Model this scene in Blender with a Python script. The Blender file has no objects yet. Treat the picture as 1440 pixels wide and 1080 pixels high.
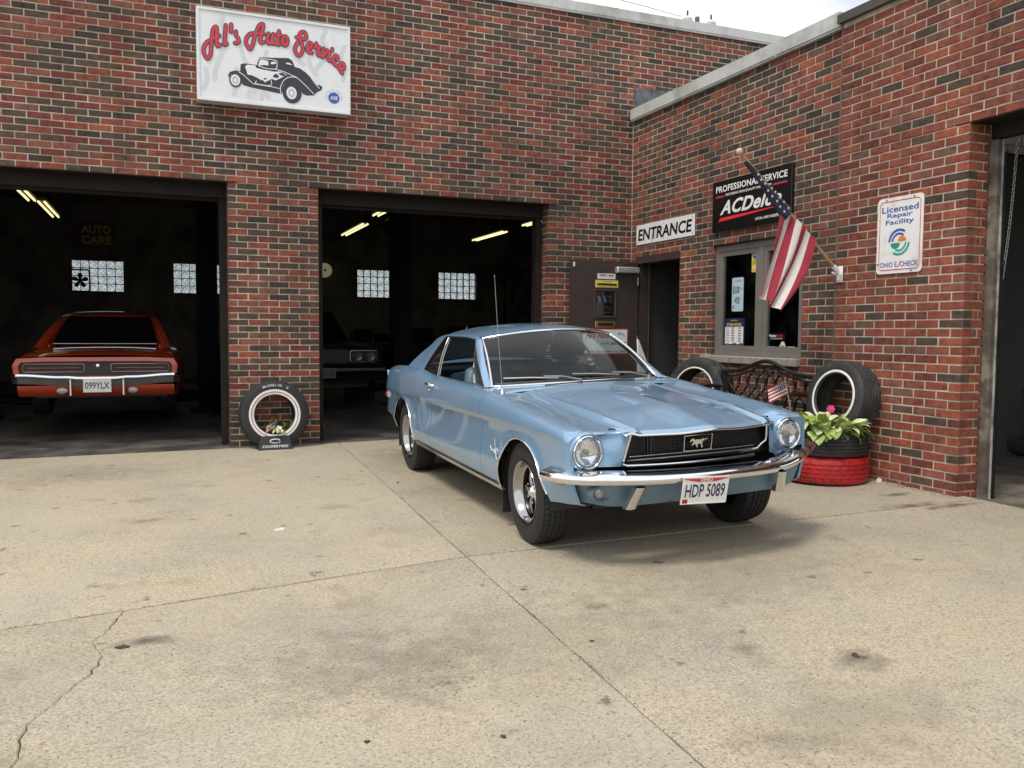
import bpy, bmesh, math, random
import numpy as np
from mathutils import Matrix, Vector

random.seed(7)
scene = bpy.context.scene
COL = scene.collection
R = math.radians

# ------------------------------------------------------------------ camera
cam_d = bpy.data.cameras.new("camera")
cam = bpy.data.objects.new("camera", cam_d)
COL.objects.link(cam)
scene.camera = cam
CAM_POS = Vector((-1.5875, -9.4509, 1.2400))
YAW, PITCH, ROLL = 0.38898, -0.06064, 0.00660
_F = Vector((math.sin(YAW) * math.cos(PITCH), math.cos(YAW) * math.cos(PITCH), math.sin(PITCH)))
_R = Vector((math.cos(YAW), -math.sin(YAW), 0))
_U = _R.cross(_F)
CR = _R * math.cos(ROLL) + _U * math.sin(ROLL)
CU = -_R * math.sin(ROLL) + _U * math.cos(ROLL)
cam.matrix_world = Matrix(((CR.x, CU.x, -_F.x, CAM_POS.x), (CR.y, CU.y, -_F.y, CAM_POS.y),
                           (CR.z, CU.z, -_F.z, CAM_POS.z), (0, 0, 0, 1)))
cam_d.sensor_fit = 'HORIZONTAL'
cam_d.sensor_width = 36.0
cam_d.lens = 36.0 * 1197.0 / 1440.0
cam_d.clip_start = 0.05
cam_d.clip_end = 3000

# ------------------------------------------------------------------ sky, sun, exposure
SUN_EL, SUN_AZ = R(61), R(238)     # high sun behind thin cloud, behind the camera and to its left
world = bpy.data.worlds.new("World")
scene.world = world
world.use_nodes = True
wn, wl = world.node_tree.nodes, world.node_tree.links
wn.clear()
w_out = wn.new('ShaderNodeOutputWorld')
w_bg = wn.new('ShaderNodeBackground')
w_sky = wn.new('ShaderNodeTexSky')
w_sky.sky_type = 'NISHITA'
w_sky.sun_disc = False
w_sky.sun_elevation = SUN_EL
w_sky.sun_rotation = SUN_AZ
w_sky.air_density = 1.2
w_sky.dust_density = 2.0
w_tc = wn.new('ShaderNodeTexCoord')
w_map = wn.new('ShaderNodeMapping')
w_map.inputs['Scale'].default_value = (1.0, 1.0, 2.6)
w_noise = wn.new('ShaderNodeTexNoise')
w_noise.inputs['Scale'].default_value = 2.1
w_noise.inputs['Detail'].default_value = 7
w_noise.inputs['Roughness'].default_value = 0.55
w_ramp = wn.new('ShaderNodeValToRGB')
w_ramp.color_ramp.elements[0].position = 0.18
w_ramp.color_ramp.elements[1].position = 0.40
w_shade = wn.new('ShaderNodeTexNoise')
w_shade.inputs['Scale'].default_value = 3.7
w_shade.inputs['Detail'].default_value = 5
w_cr = wn.new('ShaderNodeValToRGB')
w_cr.color_ramp.elements[0].position = 0.3
w_cr.color_ramp.elements[0].color = (6.6, 6.8, 7.1, 1)
w_cr.color_ramp.elements[1].position = 0.66
w_cr.color_ramp.elements[1].color = (8.8, 8.8, 8.9, 1)
w_mix = wn.new('ShaderNodeMix')
w_mix.data_type = 'RGBA'
wl.new(w_tc.outputs['Generated'], w_map.inputs['Vector'])
wl.new(w_map.outputs['Vector'], w_noise.inputs['Vector'])
wl.new(w_map.outputs['Vector'], w_shade.inputs['Vector'])
wl.new(w_noise.outputs['Fac'], w_ramp.inputs['Fac'])
wl.new(w_shade.outputs['Fac'], w_cr.inputs['Fac'])
wl.new(w_ramp.outputs['Color'], w_mix.inputs['Factor'])
wl.new(w_sky.outputs['Color'], w_mix.inputs['A'])
wl.new(w_cr.outputs['Color'], w_mix.inputs['B'])
wl.new(w_mix.outputs['Result'], w_bg.inputs['Color'])
w_bg.inputs['Strength'].default_value = 0.10
wl.new(w_bg.outputs['Background'], w_out.inputs['Surface'])

sun_d = bpy.data.lights.new("sun", 'SUN')
sun_d.energy = 1.5
sun_d.angle = R(14)
sun_d.color = (1.0, 0.93, 0.83)
sun = bpy.data.objects.new("sun", sun_d)
COL.objects.link(sun)
# direction from which light arrives: azimuth measured clockwise from +Y
_sd = Vector((math.sin(SUN_AZ) * math.cos(SUN_EL), math.cos(SUN_AZ) * math.cos(SUN_EL), math.sin(SUN_EL)))
sun.rotation_euler = (-_sd).to_track_quat('-Z', 'Y').to_euler()
sun.location = (0, 0, 30)

scene.view_settings.view_transform = 'Standard'
scene.view_settings.look = 'None'
scene.view_settings.gamma = 1.0
scene.view_settings.use_curve_mapping = False
scene.view_settings.exposure = 0.62
scene.render.engine = 'CYCLES'
scene.cycles.max_bounces = 8
scene.cycles.transparent_max_bounces = 12
scene.cycles.use_denoising = True
# ------------------------------------------------------------------ helpers
def tag(o, label=None, cat=None, group=None, kind=None):
    if label: o["label"] = label
    if cat: o["category"] = cat
    if group: o["group"] = group
    if kind: o["kind"] = kind
    return o

def empty(name, loc=(0, 0, 0), rotz=0.0, label=None, cat=None, group=None, mat=None, parent=None):
    o = bpy.data.objects.new(name, None)
    o.empty_display_size = 0.1
    COL.objects.link(o)
    if mat is not None:
        o.matrix_world = mat
    else:
        o.location = loc
        o.rotation_euler = (0, 0, rotz)
    if parent is not None:
        o.parent = parent
    return tag(o, label, cat, group)

class MB:
    """collects verts and faces of ONE part"""
    def __init__(s):
        s.v = []; s.f = []
    def add(s, vs, fs):
        b = len(s.v)
        s.v += [tuple(p) for p in vs]
        s.f += [tuple(i + b for i in f) for f in fs]
        return s
    def box(s, x0, x1, y0, y1, z0, z1, M=None):
        vs = [(x0, y0, z0), (x1, y0, z0), (x1, y1, z0), (x0, y1, z0), (x0, y0, z1), (x1, y0, z1), (x1, y1, z1), (x0, y1, z1)]
        if M is not None: vs = [tuple(M @ Vector(p)) for p in vs]
        return s.add(vs, [(0, 3, 2, 1), (4, 5, 6, 7), (0, 1, 5, 4), (1, 2, 6, 5), (2, 3, 7, 6), (3, 0, 4, 7)])
    def cbox(s, x0, x1, y0, y1, z0, z1, c=0.006, M=None):
        """box with chamfered edges (front = -y, all around)"""
        xs, ys, zs = (x0, x1), (y0, y1), (z0, z1)
        vs = []; idx = {}
        for i in (0, 1):
            for j in (0, 1):
                for k in (0, 1):
                    sx = c if i == 0 else -c; sy = c if j == 0 else -c; sz = c if k == 0 else -c
                    p = (xs[i], ys[j], zs[k])
                    for a, q in enumerate(((p[0], p[1] + sy, p[2] + sz), (p[0] + sx, p[1], p[2] + sz), (p[0] + sx, p[1] + sy, p[2]))):
                        idx[(i, j, k, a)] = len(vs); vs.append(q)
        fs = []
        for i in (0, 1):
            q = [idx[(i, 0, 0, 0)], idx[(i, 1, 0, 0)], idx[(i, 1, 1, 0)], idx[(i, 0, 1, 0)]]
            fs.append(q if i else q[::-1])
            q = [idx[(0, i, 0, 1)], idx[(1, i, 0, 1)], idx[(1, i, 1, 1)], idx[(0, i, 1, 1)]]
            fs.append(q[::-1] if i else q)
            q = [idx[(0, 0, i, 2)], idx[(1, 0, i, 2)], idx[(1, 1, i, 2)], idx[(0, 1, i, 2)]]
            fs.append(q if i else q[::-1])
        for j in (0, 1):
            for k in (0, 1):
                fs.append([idx[(0, j, k, 1)], idx[(1, j, k, 1)], idx[(1, j, k, 2)], idx[(0, j, k, 2)]])
                fs.append([idx[(j, 0, k, 0)], idx[(j, 1, k, 0)], idx[(j, 1, k, 2)], idx[(j, 0, k, 2)]])
                fs.append([idx[(j, k, 0, 0)], idx[(j, k, 1, 0)], idx[(j, k, 1, 1)], idx[(j, k, 0, 1)]])
        for i in (0, 1):
            for j in (0, 1):
                for k in (0, 1):
                    fs.append([idx[(i, j, k, a)] for a in range(3)])
        if M is not None: vs = [tuple(M @ Vector(p)) for p in vs]
        return s.add(vs, fs)
    def prism(s, poly, y0, y1, M=None):
        """polygon in local x,z extruded from y0 (front) to y1"""
        n = len(poly)
        vs = [(p[0], y0, p[1]) for p in poly] + [(p[0], y1, p[1]) for p in poly]
        if M is not None: vs = [tuple(M @ Vector(p)) for p in vs]
        fs = [tuple(range(n)), tuple(range(2 * n - 1, n - 1, -1))]
        fs += [(i, n + i, n + (i + 1) % n, (i + 1) % n) for i in range(n)]
        return s.add(vs, fs)
    def prismz(s, poly, z0, z1):
        n = len(poly)
        vs = [(p[0], p[1], z0 if not callable(z0) else z0(*p)) for p in poly] + [(p[0], p[1], z1 if not callable(z1) else z1(*p)) for p in poly]
        fs = [tuple(range(n - 1, -1, -1)), tuple(range(n, 2 * n))]
        fs += [(i, (i + 1) % n, n + (i + 1) % n, n + i) for i in range(n)]
        return s.add(vs, fs)
    def lathe(s, prof, seg=48, M=None, closed=False):
        """profile (radius, axial y) revolved about local y"""
        n = len(prof); vs = []; fs = []
        for i in range(seg):
            a = 2 * math.pi * i / seg; c, d = math.cos(a), math.sin(a)
            vs += [(p[0] * c, p[1], p[0] * d) for p in prof]
        m = n if closed else n - 1
        for i in range(seg):
            b, e = i * n, ((i + 1) % seg) * n
            for j in range(m):
                k = (j + 1) % n
                fs.append((b + j, b + k, e + k, e + j))
        if M is not None: vs = [tuple(M @ Vector(p)) for p in vs]
        return s.add(vs, fs)
    def tube(s, path, rad, seg=8, cap=True, closed=False, flat=1.0):
        pts = [Vector(p) for p in path]; n = len(pts); vs = []; fs = []
        prevn = None
        for i, p in enumerate(pts):
            if closed: t = pts[(i + 1) % n] - pts[i - 1]
            else: t = pts[min(i + 1, n - 1)] - pts[max(i - 1, 0)]
            if t.length < 1e-9: t = Vector((0, 0, 1))
            t.normalize()
            if prevn is None:
                a = Vector((0, 0, 1)) if abs(t.z) < 0.9 else Vector((1, 0, 0))
                nn = (a - t * a.dot(t)).normalized()
            else:
                nn = prevn - t * prevn.dot(t)
                nn = nn.normalized() if nn.length > 1e-6 else Vector((1, 0, 0))
            prevn = nn; bn = t.cross(nn)
            r_ = rad[i] if isinstance(rad, (list, tuple)) else rad
            for k in range(seg):
                a = 2 * math.pi * k / seg
                vs.append(tuple(p + nn * (math.cos(a) * r_) + bn * (math.sin(a) * r_ * flat)))
        m = n if closed else n - 1
        for i in range(m):
            b, e = i * seg, ((i + 1) % n) * seg
            for k in range(seg):
                fs.append((b + k, b + (k + 1) % seg, e + (k + 1) % seg, e + k))
        if cap and not closed:
            fs.append(tuple(range(seg - 1, -1, -1))); fs.append(tuple((n - 1) * seg + k for k in range(seg)))
        return s.add(vs, fs)
    def grid(s, rows, closed_u=False):
        """rows: list of equal-length point lists"""
        n = len(rows[0]); vs = [p for r_ in rows for p in r_]; fs = []
        for i in range(len(rows) - 1):
            for j in range(n - (0 if closed_u else 1)):
                k = (j + 1) % n
                fs.append((i * n + j, i * n + k, (i + 1) * n + k, (i + 1) * n + j))
        return s.add(vs, fs)
    def sphere(s, c, r_, u=14, v=9, sx=1, sy=1, sz=1):
        vs = []; fs = []
        for i in range(v + 1):
            t = math.pi * i / v
            for j in range(u):
                a = 2 * math.pi * j / u
                vs.append((c[0] + r_ * sx * math.sin(t) * math.cos(a), c[1] + r_ * sy * math.sin(t) * math.sin(a), c[2] + r_ * sz * math.cos(t)))
        for i in range(v):
            for j in range(u):
                fs.append((i * u + j, (i + 1) * u + j, (i + 1) * u + (j + 1) % u, i * u + (j + 1) % u))
        return s.add(vs, fs)
    def map(s, fn):
        s.v = [tuple(fn(*p)) for p in s.v]; return s
    def build(s, name, mat, parent=None, smooth=None, fix=True, solid=0.0):
        me = bpy.data.meshes.new(name)
        me.from_pydata(s.v, [], s.f)
        if fix:
            bm = bmesh.new(); bm.from_mesh(me)
            bmesh.ops.remove_doubles(bm, verts=bm.verts, dist=1e-6)
            bmesh.ops.recalc_face_normals(bm, faces=bm.faces)
            bm.to_mesh(me); bm.free()
        me.materials.append(MAT[mat] if isinstance(mat, str) else mat)
        if smooth is not None:
            me.polygons.foreach_set('use_smooth', [True] * len(me.polygons))
            if smooth < 179: me.set_sharp_from_angle(angle=R(smooth))
        me.update()
        o = bpy.data.objects.new(name, me)
        COL.objects.link(o)
        if parent is not None: o.parent = parent
        if solid:
            m = o.modifiers.new('solid', 'SOLIDIFY'); m.thickness = solid; m.offset = 0
        return o

def copy_tree(o, parent=None):
    c = o.copy(); COL.objects.link(c); c.parent = parent
    for ch in list(o.children): copy_tree(ch, c)
    return c

def text_mesh(s, M, size=1.0, mat='black', parent=None, name='lettering', bold=0.0, shear=0.0, fit=None, align='CENTER', depth=0.0012, space=1.0, res=3, mb=None):
    """lettering in the local x,z plane, front towards -y; M places it. fit=(w,h) scales the block to that box, centred."""
    cu = bpy.data.curves.new(name, 'FONT')
    cu.body = s; cu.size = 1.0; cu.align_x = align; cu.align_y = 'CENTER'
    cu.offset = bold; cu.shear = shear; cu.extrude = 0.0; cu.resolution_u = res; cu.space_character = space; cu.fill_mode = 'FRONT'
    o = bpy.data.objects.new(name, cu); COL.objects.link(o)
    dg = bpy.context.evaluated_depsgraph_get()
    me = o.evaluated_get(dg).to_mesh()
    vs = [v.co.copy() for v in me.vertices]; fs = [tuple(p.vertices) for p in me.polygons]
    o.evaluated_get(dg).to_mesh_clear()
    bpy.data.objects.remove(o); bpy.data.curves.remove(cu)
    if not vs: return None
    x0 = min(v.x for v in vs); x1 = max(v.x for v in vs); y0 = min(v.y for v in vs); y1 = max(v.y for v in vs)
    if fit:
        kx = fit[0] / max(x1 - x0, 1e-6); ky = fit[1] / max(y1 - y0, 1e-6); cx, cy = (x0 + x1) / 2, (y0 + y1) / 2
        if align == 'LEFT': cx = x0
        pts = [((v.x - cx) * kx, -depth, (v.y - cy) * ky) for v in vs]
    else:
        pts = [(v.x * size, -depth, v.y * size) for v in vs]
    pts = [tuple(M @ Vector(p)) for p in pts]
    if mb is not None:
        mb.add(pts, [f[::-1] for f in fs]); return None
    b = MB(); b.add(pts, fs)
    return b.build(name, mat, parent)

def stroke_poly(pts, w, taper=0.0):
    """flat ribbon with round ends along 2D pts -> list of polygons (quads + discs)"""
    polys = []
    n = len(pts)
    for i in range(n - 1):
        a, b = Vector(pts[i]), Vector(pts[i + 1]); d = b - a
        if d.length < 1e-9: continue
        nn = Vector((-d.y, d.x)).normalized() * w / 2
        polys.append([tuple(a + nn), tuple(b + nn), tuple(b - nn), tuple(a - nn)])
    for p in pts:
        polys.append([(p[0] + w / 2 * math.cos(t * math.pi / 5), p[1] + w / 2 * math.sin(t * math.pi / 5)) for t in range(10)])
    return polys

def smooth_path(pts, k=6, closed=False):
    """Catmull-Rom through points of any dimension"""
    P = [np.array(p, float) for p in pts]; out = []; n = len(P)
    rng = range(n if closed else n - 1)
    for i in rng:
        if closed: p0, p1, p2, p3 = P[i - 1], P[i], P[(i + 1) % n], P[(i + 2) % n]
        else: p0, p1, p2, p3 = P[max(i - 1, 0)], P[i], P[i + 1], P[min(i + 2, n - 1)]
        for j in range(k):
            t = j / k
            out.append(tuple(0.5 * ((2 * p1) + (-p0 + p2) * t + (2 * p0 - 5 * p1 + 4 * p2 - p3) * t * t + (-p0 + 3 * p1 - 3 * p2 + p3) * t ** 3)))
    if not closed: out.append(tuple(P[-1]))
    return out

class Key:
    """monotone cubic through (x, y) keys"""
    def __init__(s, *k):
        k = sorted(k); s.x = np.array([a for a, b in k], float); s.y = np.array([b for a, b in k], float)
        h = np.diff(s.x); d = np.diff(s.y) / h; m = np.zeros(len(k)); m[0] = d[0]; m[-1] = d[-1]
        for i in range(1, len(k) - 1):
            if d[i - 1] * d[i] > 0:
                w1 = 2 * h[i] + h[i - 1]; w2 = h[i] + 2 * h[i - 1]; m[i] = (w1 + w2) / (w1 / d[i - 1] + w2 / d[i])
        s.m = m
    def __call__(s, x):
        x = min(max(x, s.x[0]), s.x[-1]); i = int(min(max(np.searchsorted(s.x, x) - 1, 0), len(s.x) - 2))
        h = s.x[i + 1] - s.x[i]; t = (x - s.x[i]) / h
        return float((1 + 2 * t) * (1 - t) ** 2 * s.y[i] + t * (1 - t) ** 2 * h * s.m[i] + t * t * (3 - 2 * t) * s.y[i + 1] + t * t * (t - 1) * h * s.m[i + 1])

def sstep(a, b, x):
    t = min(max((x - a) / (b - a), 0.0), 1.0); return t * t * (3 - 2 * t)

def ground_z(x, y):
    return (0.018 if x > 0 else 0.006) * x + 0.008 * y

def project(p):
    d = Vector(p) - CAM_POS; z = d.dot(_F)
    if z < 0.05: return None
    return (720 + 1197 * d.dot(CR) / z, 540 - 1197 * d.dot(CU) / z, z)

# ------------------------------------------------------------------ materials
MAT = {}
def srgb(r_, g, b):
    f = lambda c: (c / 255 / 12.92) if c / 255 <= 0.04045 else ((c / 255 + 0.055) / 1.055) ** 2.4
    return (f(r_), f(g), f(b))

def pm(name, col, rough=0.6, metal=0.0, var=0.12, vscale=6.0, bump=0.0, bscale=60.0, coat=0.0, spec=0.5, coord='Object', rvar=0.0, dirt=None, dscale=3.0, damt=0.0, coat_rough=0.05, detail=5, emit=None, estr=0.0, sheen=0.0, macro=0.0):
    """a principled material whose colour, gloss and relief wander with procedural noise"""
    m = bpy.data.materials.new(name); m.use_nodes = True
    n, l = m.node_tree.nodes, m.node_tree.links
    b = n['Principled BSDF']
    tc = n.new('ShaderNodeTexCoord'); src = tc.outputs['Object']
    if coord == 'World':
        g = n.new('ShaderNodeNewGeometry'); src = g.outputs['Position']
    nz = n.new('ShaderNodeTexNoise'); nz.inputs['Scale'].default_value = vscale; nz.inputs['Detail'].default_value = detail
    l.new(src, nz.inputs['Vector'])
    rp = n.new('ShaderNodeValToRGB')
    lo = [max(c * (1 - var * 1.6), 0) for c in col]; hi = [min(c * (1 + var * 1.6), 1) for c in col]
    rp.color_ramp.elements[0].position = 0.25; rp.color_ramp.elements[0].color = (*lo, 1)
    rp.color_ramp.elements[1].position = 0.75; rp.color_ramp.elements[1].color = (*hi, 1)
    l.new(nz.outputs['Fac'], rp.inputs['Fac'])
    out = rp.outputs['Color']
    if dirt is not None:
        dn = n.new('ShaderNodeTexNoise'); dn.inputs['Scale'].default_value = dscale; dn.inputs['Detail'].default_value = 8; dn.inputs['Roughness'].default_value = 0.65
        l.new(src, dn.inputs['Vector'])
        dr = n.new('ShaderNodeValToRGB'); dr.color_ramp.elements[0].position = 0.62 - damt * 0.3; dr.color_ramp.elements[1].position = 0.72 - damt * 0.2
        l.new(dn.outputs['Fac'], dr.inputs['Fac'])
        mx = n.new('ShaderNodeMix'); mx.data_type = 'RGBA'
        l.new(dr.outputs['Color'], mx.inputs['Factor']); l.new(out, mx.inputs['A']); mx.inputs['B'].default_value = (*dirt, 1)
        out = mx.outputs['Result']
    if macro:
        for ms, mp0, strk in ((0.55, 1.0, 0), (2.3, 0.6, 0), (1.0, 0.8, 1)):
            mn = n.new('ShaderNodeTexNoise'); mn.inputs['Scale'].default_value = ms; mn.inputs['Detail'].default_value = 6; mn.inputs['Roughness'].default_value = 0.65
            if strk:
                mpx = n.new('ShaderNodeMapping'); mpx.inputs['Scale'].default_value = (3.4, 3.4, 0.22); l.new(src, mpx.inputs['Vector']); l.new(mpx.outputs['Vector'], mn.inputs['Vector'])
            else: l.new(src, mn.inputs['Vector'])
            mr2 = n.new('ShaderNodeValToRGB'); d_ = 1 - macro * mp0; u_ = 1 + macro * mp0 * 0.5
            mr2.color_ramp.elements[0].position = 0.32; mr2.color_ramp.elements[0].color = (d_, d_, d_, 1); mr2.color_ramp.elements[1].position = 0.62; mr2.color_ramp.elements[1].color = (u_, u_, u_, 1)
            l.new(mn.outputs['Fac'], mr2.inputs['Fac'])
            mm = n.new('ShaderNodeMix'); mm.data_type = 'RGBA'; mm.blend_type = 'MULTIPLY'; mm.inputs['Factor'].default_value = 1.0
            l.new(out, mm.inputs['A']); l.new(mr2.outputs['Color'], mm.inputs['B']); out = mm.outputs['Result']
    l.new(out, b.inputs['Base Color'])
    b.inputs['Metallic'].default_value = metal
    b.inputs['Specular IOR Level'].default_value = spec
    if rvar:
        mr = n.new('ShaderNodeMapRange'); mr.inputs['To Min'].default_value = max(rough - rvar, 0.02); mr.inputs['To Max'].default_value = min(rough + rvar, 1)
        l.new(nz.outputs['Fac'], mr.inputs['Value']); l.new(mr.outputs['Result'], b.inputs['Roughness'])
    else:
        b.inputs['Roughness'].default_value = rough
    if coat:
        b.inputs['Coat Weight'].default_value = coat; b.inputs['Coat Roughness'].default_value = coat_rough
    if bump:
        bn = n.new('ShaderNodeTexNoise'); bn.inputs['Scale'].default_value = bscale; bn.inputs['Detail'].default_value = 4
        l.new(src, bn.inputs['Vector'])
        bp = n.new('ShaderNodeBump'); bp.inputs['Strength'].default_value = bump; bp.inputs['Distance'].default_value = 0.004
        l.new(bn.outputs['Fac'], bp.inputs['Height']); l.new(bp.outputs['Normal'], b.inputs['Normal'])
    if emit is not None:
        b.inputs['Emission Color'].default_value = (*emit, 1); b.inputs['Emission Strength'].default_value = estr
    if sheen: b.inputs['Sheen Weight'].default_value = sheen
    MAT[name] = m
    return m

def glass_mat(name, tint=(0.9, 0.95, 0.95), gloss=0.05, opac=0.0, bump=0.0, bscale=30.0, fres=1.45, minr=0.04):
    """thin sheet glass: sees through, mirrors by Fresnel"""
    m = bpy.data.materials.new(name); m.use_nodes = True
    n, l = m.node_tree.nodes, m.node_tree.links
    n.clear()
    out = n.new('ShaderNodeOutputMaterial')
    tr = n.new('ShaderNodeBsdfTransparent'); tr.inputs['Color'].default_value = (*tint, 1)
    gl = n.new('ShaderNodeBsdfGlossy'); gl.inputs['Roughness'].default_value = gloss; gl.inputs['Color'].default_value = (1, 1, 1, 1)
    fr = n.new('ShaderNodeFresnel'); fr.inputs['IOR'].default_value = fres
    ad = n.new('ShaderNodeMath'); ad.operation = 'MULTIPLY_ADD'; ad.inputs[1].default_value = 1.0; ad.inputs[2].default_value = minr; ad.use_clamp = True
    nz = n.new('ShaderNodeTexNoise'); nz.inputs['Scale'].default_value = 5.0; nz.inputs['Detail'].default_value = 6
    tc = n.new('ShaderNodeTexCoord'); l.new(tc.outputs['Object'], nz.inputs['Vector'])
    mx = n.new('ShaderNodeMixShader')
    l.new(fr.outputs['Fac'], ad.inputs[0]); l.new(ad.outputs['Value'], mx.inputs['Fac'])
    l.new(tr.outputs['BSDF'], mx.inputs[1]); l.new(gl.outputs['BSDF'], mx.inputs[2])
    last = mx
    if opac > 0:
        df = n.new('ShaderNodeBsdfDiffuse'); df.inputs['Color'].default_value = (0.5, 0.5, 0.48, 1)
        m2 = n.new('ShaderNodeMixShader')
        mr = n.new('ShaderNodeMapRange'); mr.inputs['From Min'].default_value = 0.35; mr.inputs['From Max'].default_value = 0.75; mr.inputs['To Max'].default_value = opac
        l.new(nz.outputs['Fac'], mr.inputs['Value']); l.new(mr.outputs['Result'], m2.inputs['Fac'])
        l.new(mx.outputs['Shader'], m2.inputs[1]); l.new(df.outputs['BSDF'], m2.inputs[2]); last = m2
    if bump:
        bn = n.new('ShaderNodeTexNoise'); bn.inputs['Scale'].default_value = bscale
        l.new(tc.outputs['Object'], bn.inputs['Vector'])
        bp = n.new('ShaderNodeBump'); bp.inputs['Strength'].default_value = bump; bp.inputs['Distance'].default_value = 0.01
        l.new(bn.outputs['Fac'], bp.inputs['Height']); l.new(bp.outputs['Normal'], gl.inputs['Normal'])
    l.new(last.outputs['Shader'], out.inputs['Surface'])
    MAT[name] = m
    return m

# general paints and metals
pm('white', (0.78, 0.78, 0.77), 0.45, var=0.03, dirt=(0.62, 0.61, 0.57), dscale=4, damt=0.35)
pm('sign_white', (0.74, 0.76, 0.79), 0.35, var=0.02, dirt=(0.66, 0.68, 0.70), dscale=3, damt=0.35)
pm('flame_grey', (0.60, 0.62, 0.66), 0.4, var=0.03)
pm('black', (0.012, 0.012, 0.013), 0.5, var=0.1)
pm('gloss_black', (0.008, 0.008, 0.009), 0.25, var=0.1)
pm('sign_red', (0.55, 0.035, 0.06), 0.4, var=0.06)
pm('sign_dark', (0.03, 0.028, 0.04), 0.4, var=0.06)
pm('sign_blue', (0.045, 0.085, 0.40), 0.4, var=0.06)
pm('navy', (0.012, 0.018, 0.10), 0.45, var=0.08)
pm('grey_ink', (0.30, 0.31, 0.33), 0.5, var=0.05)
pm('yellow', (0.70, 0.50, 0.06), 0.4, var=0.04)
pm('green_ink', (0.02, 0.28, 0.22), 0.4, var=0.05)
pm('orange_ink', (0.75, 0.22, 0.05), 0.4, var=0.05)
pm('cream', (0.66, 0.62, 0.50), 0.55, var=0.06)
pm('chrome', (0.82, 0.83, 0.84), 0.06, metal=1.0, var=0.03, rvar=0.03)
pm('rim_chrome', (0.46, 0.46, 0.47), 0.14, metal=1.0, var=0.06, rvar=0.06)
pm('worn_chrome', (0.72, 0.72, 0.71), 0.16, metal=1.0, var=0.06, rvar=0.08, bump=0.12, bscale=40)
pm('rust_chrome', (0.42, 0.36, 0.32), 0.3, metal=0.9, var=0.2, rvar=0.15, dirt=(0.10, 0.045, 0.022), dscale=9, damt=0.9, bump=0.25, bscale=70)
pm('steel', (0.45, 0.45, 0.44), 0.35, metal=0.9, var=0.1)
pm('alu', (0.55, 0.55, 0.53), 0.4, metal=0.7, var=0.06)
pm('coping_white', (0.52, 0.53, 0.52), 0.45, var=0.05, coord='World', dirt=(0.34, 0.34, 0.32), dscale=1.6, damt=0.5)
pm('coping_brown', (0.055, 0.047, 0.042), 0.5, var=0.1, coord='World')
pm('brown_steel', (0.020, 0.015, 0.012), 0.7, spec=0.2, var=0.15, coord='World', bump=0.1, bscale=30)
pm('jamb_wood', (0.105, 0.088, 0.072), 0.75, var=0.25, vscale=14, coord='World', bump=0.4, bscale=40, dirt=(0.24, 0.22, 0.19), dscale=6, damt=0.4)
pm('jamb_white', (0.42, 0.42, 0.40), 0.6, var=0.1, coord='World', dirt=(0.16, 0.15, 0.13), dscale=4, damt=0.5)
pm('door_brown', (0.050, 0.038, 0.033), 0.42, var=0.08, bump=0.06, bscale=90)
pm('window_alu', (0.235, 0.217, 0.195), 0.45, metal=0.25, var=0.06)
pm('sill_stone', (0.30, 0.27, 0.235), 0.85, var=0.18, vscale=20, bump=0.4, bscale=60, coord='World')
pm('brass', (0.55, 0.40, 0.15), 0.3, metal=0.9, var=0.1)
pm('rubber', (0.017, 0.017, 0.018), 0.62, var=0.2, vscale=12, bump=0.15, bscale=160, rvar=0.08)
pm('rubber_old', (0.028, 0.028, 0.029), 0.7, var=0.25, vscale=9, bump=0.25, bscale=140, dirt=(0.06, 0.055, 0.05), dscale=7, damt=0.35)
pm('rubber_red', (0.40, 0.014, 0.018), 0.42, var=0.16, vscale=6, bump=0.35, bscale=90, rvar=0.12, dirt=(0.14, 0.022, 0.020), dscale=8, damt=0.38)
pm('whitewall', (0.72, 0.72, 0.70), 0.55, var=0.06, vscale=10)
pm('red_line', (0.42, 0.10, 0.12), 0.55, var=0.06)
pm('stand_black', (0.014, 0.016, 0.020), 0.5, var=0.1)
pm('iron', (0.012, 0.012, 0.012), 0.42, var=0.15, bump=0.15, bscale=120)
pm('pole_wood', (0.42, 0.28, 0.15), 0.5, var=0.15, vscale=20)
pm('cloth_white', (0.62, 0.59, 0.57), 0.85, var=0.05, vscale=10, bump=0.2, bscale=300, sheen=0.1)
pm('cloth_red', (0.29, 0.020, 0.042), 0.85, var=0.08, vscale=10, bump=0.2, bscale=300, sheen=0.1)
pm('cloth_blue', (0.013, 0.018, 0.048), 0.85, var=0.1, vscale=10, bump=0.2, bscale=300, sheen=0.1)
pm('hosta', (0.26, 0.37, 0.085), 0.45, var=0.22, vscale=14, bump=0.2, bscale=50)
pm('hosta_pale', (0.60, 0.66, 0.34), 0.45, var=0.12, vscale=14, bump=0.2, bscale=50)
pm('leaf_green', (0.055, 0.12, 0.025), 0.5, var=0.3, vscale=20)
pm('leaf_lime', (0.20, 0.32, 0.05), 0.5, var=0.2, vscale=20)
pm('petal_white', (0.80, 0.80, 0.76), 0.6, var=0.03)
pm('petal_pink', (0.62, 0.03, 0.22), 0.55, var=0.1)
pm('soil', (0.035, 0.025, 0.018), 0.95, var=0.3, vscale=30, bump=0.6, bscale=80)
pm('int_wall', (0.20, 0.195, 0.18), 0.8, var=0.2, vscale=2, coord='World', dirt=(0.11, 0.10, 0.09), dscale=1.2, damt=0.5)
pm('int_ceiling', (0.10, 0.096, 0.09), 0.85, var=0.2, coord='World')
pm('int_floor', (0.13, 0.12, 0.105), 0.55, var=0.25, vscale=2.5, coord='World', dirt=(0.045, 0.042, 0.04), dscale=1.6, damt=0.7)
pm('block_white', (0.80, 0.80, 0.77), 0.75, var=0.08, coord='World', bump=0.25, bscale=70)
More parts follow.
